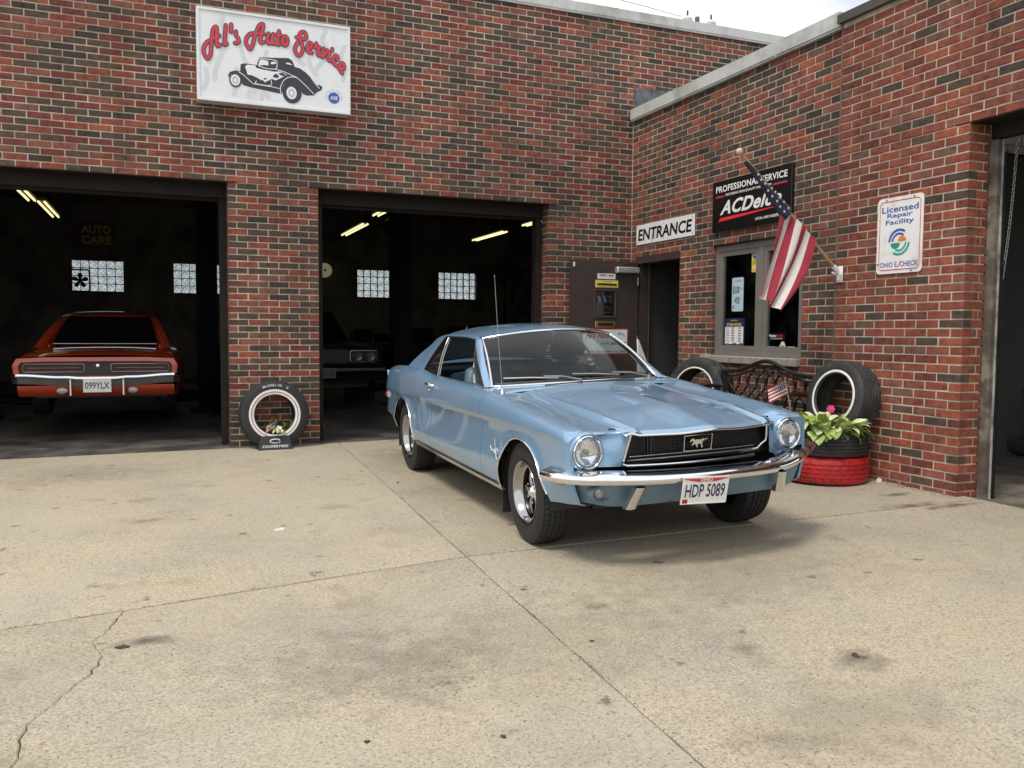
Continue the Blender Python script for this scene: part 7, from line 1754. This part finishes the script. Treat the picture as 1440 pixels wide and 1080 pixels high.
e = empty('box_fan', (-3.43, 13.82, 2.43), 0, 'box fan standing dark in front of the left glass-block window', 'fan')
b = MB(); b.tube([(x, 0, z) for x, z in rrect(-0.21, 0.21, -0.26, 0.26, 0.05)], 0.02, 6, closed=True); b.build('frame', 'black', e)
for k in range(5):
    a = 2 * math.pi * k / 5 + 0.3; d = V3((math.cos(a), 0, math.sin(a))); t = V3((-math.sin(a), 0, math.cos(a))); b = MB(); b.add([tuple(d * 0.03 - t * 0.02), tuple(d * 0.12 - t * 0.055 + V3((0, 0.02, 0))), tuple(d * 0.18 - t * 0.04), tuple(d * 0.18 + t * 0.045), tuple(d * 0.10 + t * 0.05 - V3((0, 0.02, 0))), tuple(d * 0.03 + t * 0.02)], [(0, 1, 2, 3, 4, 5)]); b.build('blade', 'black', e)
b = MB(); b.lathe([(0, -0.05), (0.05, -0.04), (0.05, 0.05), (0, 0.05)], 14); b.build('hub', 'black', e); b = MB(); b.box(-0.2, 0.2, -0.06, 0.06, -0.29, -0.26); b.build('foot', 'black', e)
# two-post lifts
def lift(x0, x1, y, lab, zarm):
    e = empty('two_post_lift', ((x0 + x1) / 2, y, 0), 0, lab, 'car lift'); cx = (x0 + x1) / 2
    for x in (x0, x1):
        b = MB(); s = 1 if x < cx else -1; b.box(x - cx - 0.15, x - cx + 0.15, -0.16, 0.16, 0, 3.85); po = b.build('post', 'lift_blue', e); b = MB(); b.box(x - cx - 0.28, x - cx + 0.28, -0.35, 0.35, 0, 0.02); b.build('base_plate', 'lift_blue', po)
        for q in (-1, 1):
            b = MB(); b.tube([(x - cx + s * 0.15, q * 0.1, zarm - 0.05), (x - cx + s * 1.0, q * 0.85, zarm - 0.05)], 0.05, 6); b.lathe([(0, -0.03), (0.06, -0.03), (0.06, 0.03), (0, 0.03)], 12, Matrix.Translation((x - cx + s * 1.0, q * 0.85, zarm)) @ flat_up); b.build('arm', 'lift_blue', e)
    b = MB(); b.box(x0 - cx, x1 - cx, -0.08, 0.08, 3.852, 4.0); b.build('cross_beam', 'lift_blue', e)
lift(-3.95, -0.62, 4.0, 'tall dark two-post lift holding the orange car', 0.33)
lift(-0.95, 2.12, 4.6, 'tall dark two-post lift in the second bay', 0.36)
# hanging and stored things at the back
e = empty('workbench', (4.9, 13.4, 0), 0, 'dark cluttered workbench along the back wall of the second bay', 'workbench')
b = MB(); b.box(-2.4, 2.6, -0.4, 0.4, 0.88, 0.95); b.build('top', 'jamb_wood', e)
for x in (-2.3, -0.8, 0.9, 2.5):
    b = MB(); b.box(x - 0.05, x + 0.05, -0.35, 0.35, 0, 0.88); b.build('trestle', 'brown_steel', e)
for i in range(9):
    b = MB(); x = -2.2 + i * 0.53; hh = rng.uniform(0.15, 0.6); b.cbox(x, x + rng.uniform(0.2, 0.42), -0.25, 0.2, 0.951, 0.951 + hh, 0.01); o = b.build('parts_bin', rng.choice(('dark_cloth', 'brown_steel', 'lift_blue', 'int_wall')), None); o.location = (4.9, 13.4, 0); tag(o, '%s shadowy box from the left on the back workbench' % ('first', 'second', 'third', 'fourth', 'fifth', 'sixth', 'seventh', 'eighth', 'ninth')[i], 'box', 'boxes on the workbench')
e = empty('grille_rack', (6.6, 8.4, 0), R(-15), 'wire rack of plastic-wrapped parts at the right of the second bay', 'rack')
for x in (-1.0, 1.0):
    b = MB(); b.tube([(x, 0, 0), (x, 0, 2.7)], 0.025, 6); b.build('upright', 'brown_steel', e)
for z in (0.9, 1.7, 2.65):
    b = MB(); b.tube([(-1, 0, z), (1, 0, z)], 0.02, 6); b.build('rail', 'brown_steel', e)
for i in range(5):
    x = -0.85 + i * 0.42; rows = [[(x + u * 0.36, 0.03 * math.sin(u * 9 + v * 7 + i), 2.6 - v * 0.75) for u in np.linspace(0, 1, 8)] for v in np.linspace(0, 1, 8)]; b = MB(); b.grid(rows); b.build('wrapped_part', pm('poly_wrap', (0.06, 0.06, 0.062), 0.18, var=0.3) if 'poly_wrap' not in MAT else 'poly_wrap', e, smooth=60)
b = MB(); b.cbox(-0.20, 0.06, -0.05, 0.05, 0.0, 0.035, 0.01); o = b.build('jack_pad', pm('jack_red', (0.25, 0.05, 0.03), 0.5)); o.location = (0.28, 1.6, 0.002); tag(o, 'small rust-red pad on the floor inside the second bay', 'jack pad')
# office interior
e = empty('service_counter', (6.2, -1.9, 0.045), 0, 'dark service counter inside the office', 'counter')
b = MB(); b.cbox(-0.3, 0.3, -1.2, 1.2, 0, 1.02, 0.01); b.build('cabinet', 'brown_steel', e); b = MB(); b.cbox(-0.36, 0.36, -1.26, 1.26, 1.022, 1.06, 0.008); b.build('top', 'dash_blue', e)
for i, (y, z, w2, h2, lab) in enumerate(((-0.55, 1.75, 0.42, 0.5, 'left framed picture on the office wall past the doorway'), (-1.15, 1.80, 0.40, 0.48, 'middle framed picture on the office wall past the doorway'), (-1.75, 1.85, 0.5, 0.62, 'large framed picture behind the office window'))):
    e = empty('picture_frame', (XB + 3.985, y, z), -math.pi / 2, lab, 'picture'); b = MB(); b.cbox(-w2 / 2, w2 / 2, -0.02, 0.01, -h2 / 2, h2 / 2, 0.004); b.build('frame', 'black', e); b = MB(); b.box(-w2 / 2 + 0.05, w2 / 2 - 0.05, -0.022, -0.0205, -h2 / 2 + 0.05, h2 / 2 - 0.05); b.build('print', 'grey_ink', e)

# ------------------------------------------------------------------ the orange fastback, seen from behind
def car_shell(root, W, HT, LN, bot, deck, mat, front_f):
    """lower body loft; f runs forward from the tail"""
    rows = []
    for f in np.linspace(0, LN, 44):
        w_, hd = W(f), deck(f); bo = bot(f)
        sec = [(w_ - 0.09, bo), (w_ - 0.03, bo + 0.06), (w_ - 0.006, bo + 0.16), (w_, (bo + hd) / 2 - 0.02), (w_ - 0.012, hd - 0.16), (w_ - 0.045, hd - 0.07), (w_ - 0.10, hd - 0.02), (w_ - 0.17, hd)] + [((w_ - 0.17) * t, hd + 0.018 * (1 - t * t)) for t in (0.75, 0.5, 0.25)]
        full = [(f, -r, h) for r, h in sec] + [(f, 0, hd + 0.018)] + [(f, r, h) for r, h in sec[::-1]]
        rows.append(full)
    b = MB(); b.grid(rows); b.add(rows[-1], [tuple(range(len(rows[-1])))])
    return b.build('body', mat, root, smooth=40)
CZ = 0.14
ch_r = empty('muscle_car', mat=Matrix.Translation((-2.275, 1.22, CZ)) @ Matrix.Rotation(math.pi / 2 - R(1.5), 4, 'Z'), label='orange muscle car with full-width black tail panel in the left bay', cat='car'); ch_r.scale = (1, 0.94, 1)
Wc = Key((0, 0.90), (0.25, 0.925), (0.9, 0.955), (1.6, 0.968), (2.6, 0.950), (3.8, 0.962), (4.8, 0.95), (5.28, 0.88))
Dc = Key((0, 0.795), (0.06, 0.815), (0.5, 0.845), (1.1, 0.885), (2.0, 0.895), (3.4, 0.90), (4.2, 0.86), (5.28, 0.78))
Bc = Key((0, 0.40), (0.3, 0.34), (0.8, 0.27), (4.5, 0.25), (5.28, 0.32))
car_shell(ch_r, Wc, 1.33, 5.28, Bc, Dc, 'charger_orange', 0)
# tail: orange rim, black panel, lamps
def tp(f, r, h): return (f, -r * 0.945, h)
tz = MB(); o_ = [(-0.93, 0.60), (-0.945, 0.70), (-0.90, 0.775), (-0.6, 0.790), (0.6, 0.790), (0.90, 0.775), (0.945, 0.70), (0.93, 0.60), (0.80, 0.565), (-0.80, 0.565)]
i_ = [(-0.885, 0.605), (-0.895, 0.69), (-0.865, 0.735), (-0.6, 0.745), (0.6, 0.745), (0.865, 0.735), (0.895, 0.69), (0.885, 0.605), (0.78, 0.580), (-0.78, 0.580)]
rows = [[tp(0.03, r, h) for r, h in o_], [tp(-0.05, r, h) for r, h in o_], [tp(-0.055, r * 0.985, h) for r, h in i_], [tp(0.02, r * 0.98, h) for r, h in i_]]
tz.grid(rows, closed_u=True); tz.build('tail_surround', 'charger_orange', ch_r, smooth=40)
b = MB(); b.add([tp(0.0, r, h) for r, h in i_], [tuple(range(10))]); b.build('tail_panel', pm('tail_black', (0.015, 0.015, 0.016), 0.4), ch_r)
for s in (1, -1):
    ring = [(s * x, z) for x, z in rrect(0.155, 0.835, 0.628, 0.715, 0.02, 3)]
    b = MB(); b.tube([tp(-0.012, x, z) for x, z in ring], 0.004, 5, closed=True); tlm = b.build('tail_lamp', 'steel', ch_r, smooth=60)
    b = MB(); b.add([tp(-0.006, x, z) for x, z in ring], [tuple(range(len(ring)))]); b.build('lens', pm('lens_dark_red', (0.05, 0.006, 0.006), 0.15) if 'lens_dark_red' not in MAT else 'lens_dark_red', tlm)
    b = MB(); b.tube([tp(-0.014, s * 0.20, 0.672), tp(-0.014, s * 0.79, 0.672)], 0.004, 5); b.build('lamp_bar', 'steel', tlm)
b = MB(); b.lathe([(0, -0.01), (0.018, -0.008), (0.02, 0.01)], 12, Matrix.Translation(tp(-0.004, 0, 0.695)) @ Matrix.Rotation(-math.pi / 2, 4, 'Z')); b.build('trunk_lock', 'chrome', ch_r)
def cb_h(r): return 0.548 + 0.024 * sstep(0.42, 0.85, abs(r)) - 0.012 * sstep(0.35, 0.2, abs(r))
pr = [(0.02, -0.006), (-0.066, -0.004), (-0.078, 0.014), (-0.066, 0.034), (0.02, 0.040)]
pr2 = [(0.02, -0.078), (-0.035, -0.074), (-0.052, -0.008), (0.02, -0.008)]
rows = []
for r in np.linspace(-0.985, 0.985, 51):
    back = 0.0 - 0.02 + 0.10 * sstep(0.88, 0.985, abs(r)) ** 2; rows.append([tp(back + q[0], r, cb_h(r) + q[1]) for q in pr])
b = MB(); b.grid(rows, closed_u=True); rbm = b.build('rear_bumper', 'chrome', ch_r, smooth=30)
b = MB(); b.grid([[tp(-0.02 + 0.10 * sstep(0.88, 0.985, abs(r)) ** 2 + q[0], r * 0.985, cb_h(r) + q[1]) for q in pr2] for r in np.linspace(-0.985, 0.985, 51)], closed_u=True); b.build('bumper_lower_face', pm('bumper_grey', (0.16, 0.16, 0.165), 0.35, metal=0.8), rbm, smooth=30)
b = MB(); rows = [[tp(-0.03 - 0.01 * t + 0.12 * t * t, r, 0.475 - 0.125 * t) for r in np.linspace(-0.90, 0.90, 21)] for t in np.linspace(0, 1, 5)]; b.grid(rows); b.build('valance', 'charger_orange', ch_r, smooth=50)
for s in (1, -1):
    b = MB(); b.lathe([(0.0, -0.014), (0.035, -0.012), (0.046, -0.004), (0.048, 0.02)], 20, Matrix.Translation(tp(-0.035, s * 0.405, 0.415)) @ Matrix.Rotation(-math.pi / 2, 4, 'Z') @ Matrix.Diagonal((1.3, 1, 0.8, 1))); b.build('reverse_lamp', 'lamp_clear', ch_r, smooth=50)
    b = MB(); b.cbox(-0.115, -0.03, -s * 0.285 - 0.014, -s * 0.285 + 0.014, 0.36, 0.545, 0.006); b.build('bumper_guard', 'chrome', ch_r)
plate_on(ch_r, Matrix.Translation(tp(-0.105, 0.0, 0.475)) @ Matrix.Rotation(-math.pi / 2, 4, 'Z'), '099YLX', '', 'black')
# roof with flying buttresses
def side_line(s): return 0.80 - 0.235 * s + 0.02 * math.sin(math.pi * s)
RH = Key((0.75, 0.865), (1.1, 1.02), (1.5, 1.175), (1.95, 1.29), (2.5, 1.335), (2.95, 1.30), (3.25, 1.15), (3.62, 0.91))
rows_l = []
for f in np.linspace(0.75, 2.05, 18):
    h0 = Dc(f); h1_ = max(RH(f), h0 + 0.01); s1 = (h1_ - 0.88) / 0.45; row = []
    for t in np.linspace(0, 1, 8): h = h0 - 0.01 + (h1_ - h0 + 0.01) * t; s = min(max((h - 0.88) / 0.45, 0), 1); row.append((f, side_line(s), h))
    rin = side_line(min(max(s1, 0), 1)); row += [(f, rin - 0.03, h1_ + 0.004), (f, rin - 0.09, h1_ - 0.012), (f, rin - 0.12, max(h1_ - 0.16, h0))]
    rows_l.append(row)
for sg in (1, -1):
    b = MB(); b.grid([[(p[0], sg * p[1], p[2]) for p in r_] for r_ in rows_l]); b.build('buttress', 'charger_orange', ch_r, smooth=40)
rows = []
for f in np.linspace(1.72, 3.0, 16):
    e_ = side_line(min((RH(f) - 0.88) / 0.45, 1)); rows.append([(f, e_ * t, RH(f) + (0.022 * (1 - t * t)) - (0.02 if f < 1.75 else 0)) for t in np.linspace(-1, 1, 17)])
b = MB(); b.grid(rows); b.build('roof', 'charger_orange', ch_r, smooth=40)
b = MB(); b.grid([[(1.05 + 0.69 * t, s * (0.615 - 0.10 * t), 0.925 + 0.345 * t + 0.02 * math.sin(math.pi * t)) for s in np.linspace(-1, 1, 11)] for t in np.linspace(0, 1, 8)]); b.build('rear_window', pm('tinted_glass', (0.006, 0.007, 0.008), 0.08, spec=0.6), ch_r, smooth=60)
b = MB(); b.tube([(1.05, s * 0.62, 0.927) for s in np.linspace(-1, 1, 9)], 0.007, 6); b.build('window_trim', 'chrome', ch_r)
b = MB(); b.grid([[(2.98 + 0.62 * t, s * (0.56 + 0.14 * t), 1.315 - 0.40 * t) for s in np.linspace(-1, 1, 11)] for t in np.linspace(0, 1, 6)]); b.build('windscreen', 'tinted_glass', ch_r, smooth=60)
for sg in (1, -1):
    b = MB(); b.grid([[(f, sg * side_line(t), 0.885 + (min(RH(f) - 0.03, 1.29) - 0.885) * t) for t in np.linspace(0, 1, 6)] for f in np.linspace(2.02, 3.45, 10)]); b.build('side_glass', 'tinted_glass', ch_r, smooth=60)
b = MB(); b.box(0.5, 4.9, -0.75, 0.75, 0.30, 0.42); b.build('underbody', 'black', ch_r)
for f, sg in ((1.15, 1), (1.15, -1), (4.15, 1), (4.15, -1)):
    o = tyre_mb(0.315, 0.195, 0.20, 60, False).build('tire', 'black', ch_r, smooth=30, fix=False); o.location = (f, sg * 0.76, 0.36); o.rotation_euler = (0, 0, 0 if sg < 0 else math.pi)
    b = MB(); b.lathe([(0.19, -0.09), (0.17, -0.06), (0.06, -0.04), (0.0, -0.05)], 30); r_o = b.build('rim', 'steel', o, smooth=40)
# ------------------------------------------------------------------ dark cars further in
def dark_sedan(loc, rot, label):
    """front at local +x end; origin under the nose"""
    root = empty('dark_sedan', mat=Matrix.Translation(loc) @ Matrix.Rotation(rot, 4, 'Z'), label=label, cat='car')
    Wd = Key((-4.8, 0.84), (-4.2, 0.92), (-2.4, 0.95), (-0.6, 0.94), (0, 0.90)); Dd = Key((-4.8, 0.86), (-4.0, 0.92), (-2.0, 0.93), (-1.2, 0.90), (0, 0.84)); Bd = Key((-4.8, 0.36), (-4, 0.27), (-0.8, 0.27), (0, 0.34))
    rows = []
    for f in np.linspace(-4.8, 0, 36):
        w_, hd, bo = Wd(f), Dd(f), Bd(f); sec = [(w_ - 0.09, bo), (w_ - 0.02, bo + 0.08), (w_, (bo + hd) / 2), (w_ - 0.02, hd - 0.12), (w_ - 0.08, hd - 0.02), (w_ - 0.18, hd), (w_ * 0.4, hd + 0.02)]
        rows.append([(f, -r, h) for r, h in sec] + [(f, 0, hd + 0.025)] + [(f, r, h) for r, h in sec[::-1]])
    b = MB(); b.grid(rows); b.add(rows[-1], [tuple(range(15))]); b.add(rows[0], [tuple(range(15))]); b.build('body', 'dark_car', root, smooth=40)
    RHd = Key((-4.0, 0.93), (-3.3, 1.32), (-2.6, 1.40), (-2.0, 1.38), (-1.35, 0.92)); rows = []
    for f in np.linspace(-3.35, -1.95, 14): rows.append([(f, t * 0.60, RHd(f) + 0.02 * (1 - t * t)) for t in np.linspace(-1, 1, 11)])
    b = MB(); b.grid(rows); b.build('roof', 'dark_car', root, smooth=50)
    b = MB(); b.grid([[(-1.95 + 0.62 * t, s * (0.58 + 0.14 * t), 1.385 - 0.46 * t) for s in np.linspace(-1, 1, 9)] for t in np.linspace(0, 1, 6)]); b.build('windscreen', 'tinted_glass', root, smooth=60)
    b = MB(); b.grid([[(-3.35 - 0.65 * t, s * (0.58 + 0.12 * t), 1.33 - 0.40 * t) for s in np.linspace(-1, 1, 9)] for t in np.linspace(0, 1, 5)]); b.build('rear_window', 'tinted_glass', root, smooth=60)
    for sg in (1, -1):
        b = MB(); b.grid([[(f, sg * (0.77 - 0.17 * t), 0.92 + (RHd(f) - 0.92) * t) for t in np.linspace(0, 1, 5)] for f in np.linspace(-3.75, -1.45, 12)]); b.build('side_glass', 'tinted_glass', root, smooth=60)
        bz = MB(); bz.cbox(-0.02, 0.035, sg * 0.59 - 0.22, sg * 0.59 + 0.22, 0.60, 0.80, 0.02); bo_ = bz.build('lamp_bezel', 'gloss_black', root)
        b = MB(); b.tube([(0.036, y, z) for y, z in rrect(sg * 0.59 - 0.205, sg * 0.59 + 0.205, 0.615, 0.785, 0.03, 3)], 0.008, 5, closed=True); b.build('bezel_trim', 'steel', bo_)
        for q in (-0.095, 0.095):
            b = MB(); b.lathe([(0.078, 0.0), (0.08, -0.012), (0.072, -0.016), (0.05, -0.006), (0.0, -0.012)], 22, Matrix.Translation((0.034, sg * 0.59 + q, 0.70)) @ Matrix.Rotation(math.pi / 2, 4, 'Z')); b.build('headlamp', pm('dim_lamp', (0.09, 0.09, 0.095), 0.15, metal=0.3, var=0.2, vscale=40) if 'dim_lamp' not in MAT else 'dim_lamp', root, smooth=50)
    b = MB(); b.box(0.0, 0.02, -0.37, 0.37, 0.60, 0.80); b.build('grille', 'black', root)
    b = MB(); b.cbox(-0.05, 0.12, -0.93, 0.93, 0.46, 0.56, 0.03); b.build('front_bumper', pm('dull_chrome', (0.10, 0.10, 0.105), 0.3, metal=1.0) if 'dull_chrome' not in MAT else 'dull_chrome', root)
    b = MB(); b.box(-4.5, -0.3, -0.75, 0.75, 0.22, 0.36); b.build('underbody', 'black', root)
    for f, sg in ((-0.95, 1), (-0.95, -1), (-3.75, 1), (-3.75, -1)):
        o = tyre_mb(0.33, 0.19, 0.2, 48, False).build('tire', 'rubber', root, smooth=30, fix=False); o.location = (f, sg * 0.76, 0.32); o.rotation_euler = (0, 0, 0 if sg < 0 else math.pi)
    return root
sed = dark_sedan((0.58, 3.1, 0.17), -math.pi / 2 + R(3), 'near-black car with paired round headlamps behind the brick pier')
plate_on(sed, Matrix.Translation((0.125, 0.0, 0.46)) @ Matrix.Rotation(math.pi / 2, 4, 'Z'), '665KLBK', '', 'black', pm('dim_plate', (0.09, 0.09, 0.09), 0.6))
dark_sedan((4.35, 5.2, 0.0), -math.pi / 2 - R(14), 'shadowed car deep in the second bay behind the blue coupe')

# more workshop furniture in the gloom
tc_ = empty('tool_chest', (-0.45, 6.4, 0), R(8), 'dark red rolling tool chest standing between the bays', 'tool chest')
b = MB(); b.cbox(-0.38, 0.38, -0.25, 0.25, 0.12, 1.35, 0.015); b.build('cabinet', pm('chest_red', (0.12, 0.012, 0.010), 0.4), tc_)
for k in range(7):
    b = MB(); z = 0.18 + k * 0.165; b.cbox(-0.35, 0.35, -0.268, -0.251, z, z + 0.145, 0.004); dw = b.build('drawer', 'chest_red', tc_); b = MB(); b.tube([(-0.25, -0.285, z + 0.12), (0.25, -0.285, z + 0.12)], 0.008, 6); b.build('handle', 'steel', dw)
for x in (-0.3, 0.3):
    for y in (-0.18, 0.18):
        b = MB(); b.lathe([(0, -0.02), (0.06, -0.02), (0.06, 0.02), (0, 0.02)], 14, Matrix.Translation((x, y, 0.06))); b.build('caster', 'rubber', tc_)
su = empty('shelf_unit', (-6.6, 8.0, 0), R(90), 'tall shelving unit with boxes along the left garage wall', 'shelves')
for x in (-1.2, 1.2):
    for y in (-0.25, 0.25):
        b = MB(); b.box(x - 0.025, x + 0.025, y - 0.025, y + 0.025, 0, 2.5); b.build('upright', 'steel', su)
for z in (0.3, 0.95, 1.6, 2.3):
    b = MB(); b.box(-1.22, 1.22, -0.27, 0.27, z, z + 0.03); b.build('shelf', 'jamb_wood', su)
dm = empty('oil_drum', (1.85, 6.6, 0), 0, 'blue-grey oil drum on the floor of the second bay', 'drum')
b = MB(); b.lathe([(0.0, -0.88), (0.27, -0.88), (0.29, -0.86), (0.285, -0.60), (0.295, -0.58), (0.285, -0.56), (0.285, -0.32), (0.295, -0.30), (0.285, -0.28), (0.285, 0.0), (0, 0)], 28, flat_up); b.build('barrel', pm('drum_blue', (0.05, 0.07, 0.11), 0.45), dm, smooth=40)
b = MB(); b.lathe([(0, -0.02), (0.03, -0.02), (0.032, 0)], 10, Matrix.Translation((0.15, 0, 0.88)) @ flat_up); b.build('bung', 'steel', dm)
hr = empty('hose_reel', (2.75, 7.2, 3.3), 0, 'air hose reel hanging from the ceiling of the second bay', 'hose reel')
b = MB(); b.lathe([(0.05, -0.08), (0.24, -0.08), (0.24, -0.06), (0.16, -0.05), (0.16, 0.05), (0.24, 0.06), (0.24, 0.08), (0.05, 0.08)], 28); b.build('reel', 'gloss_black', hr, smooth=40); b = MB(); b.tube([(0.16, 0, 0), (0.17, 0, -0.8), (0.15, 0, -1.4)], 0.012, 6); b.build('hose', 'rubber', hr); b = MB(); b.box(-0.03, 0.03, -0.03, 0.03, 0.2, 1.3); b.build('bracket', 'steel', hr)
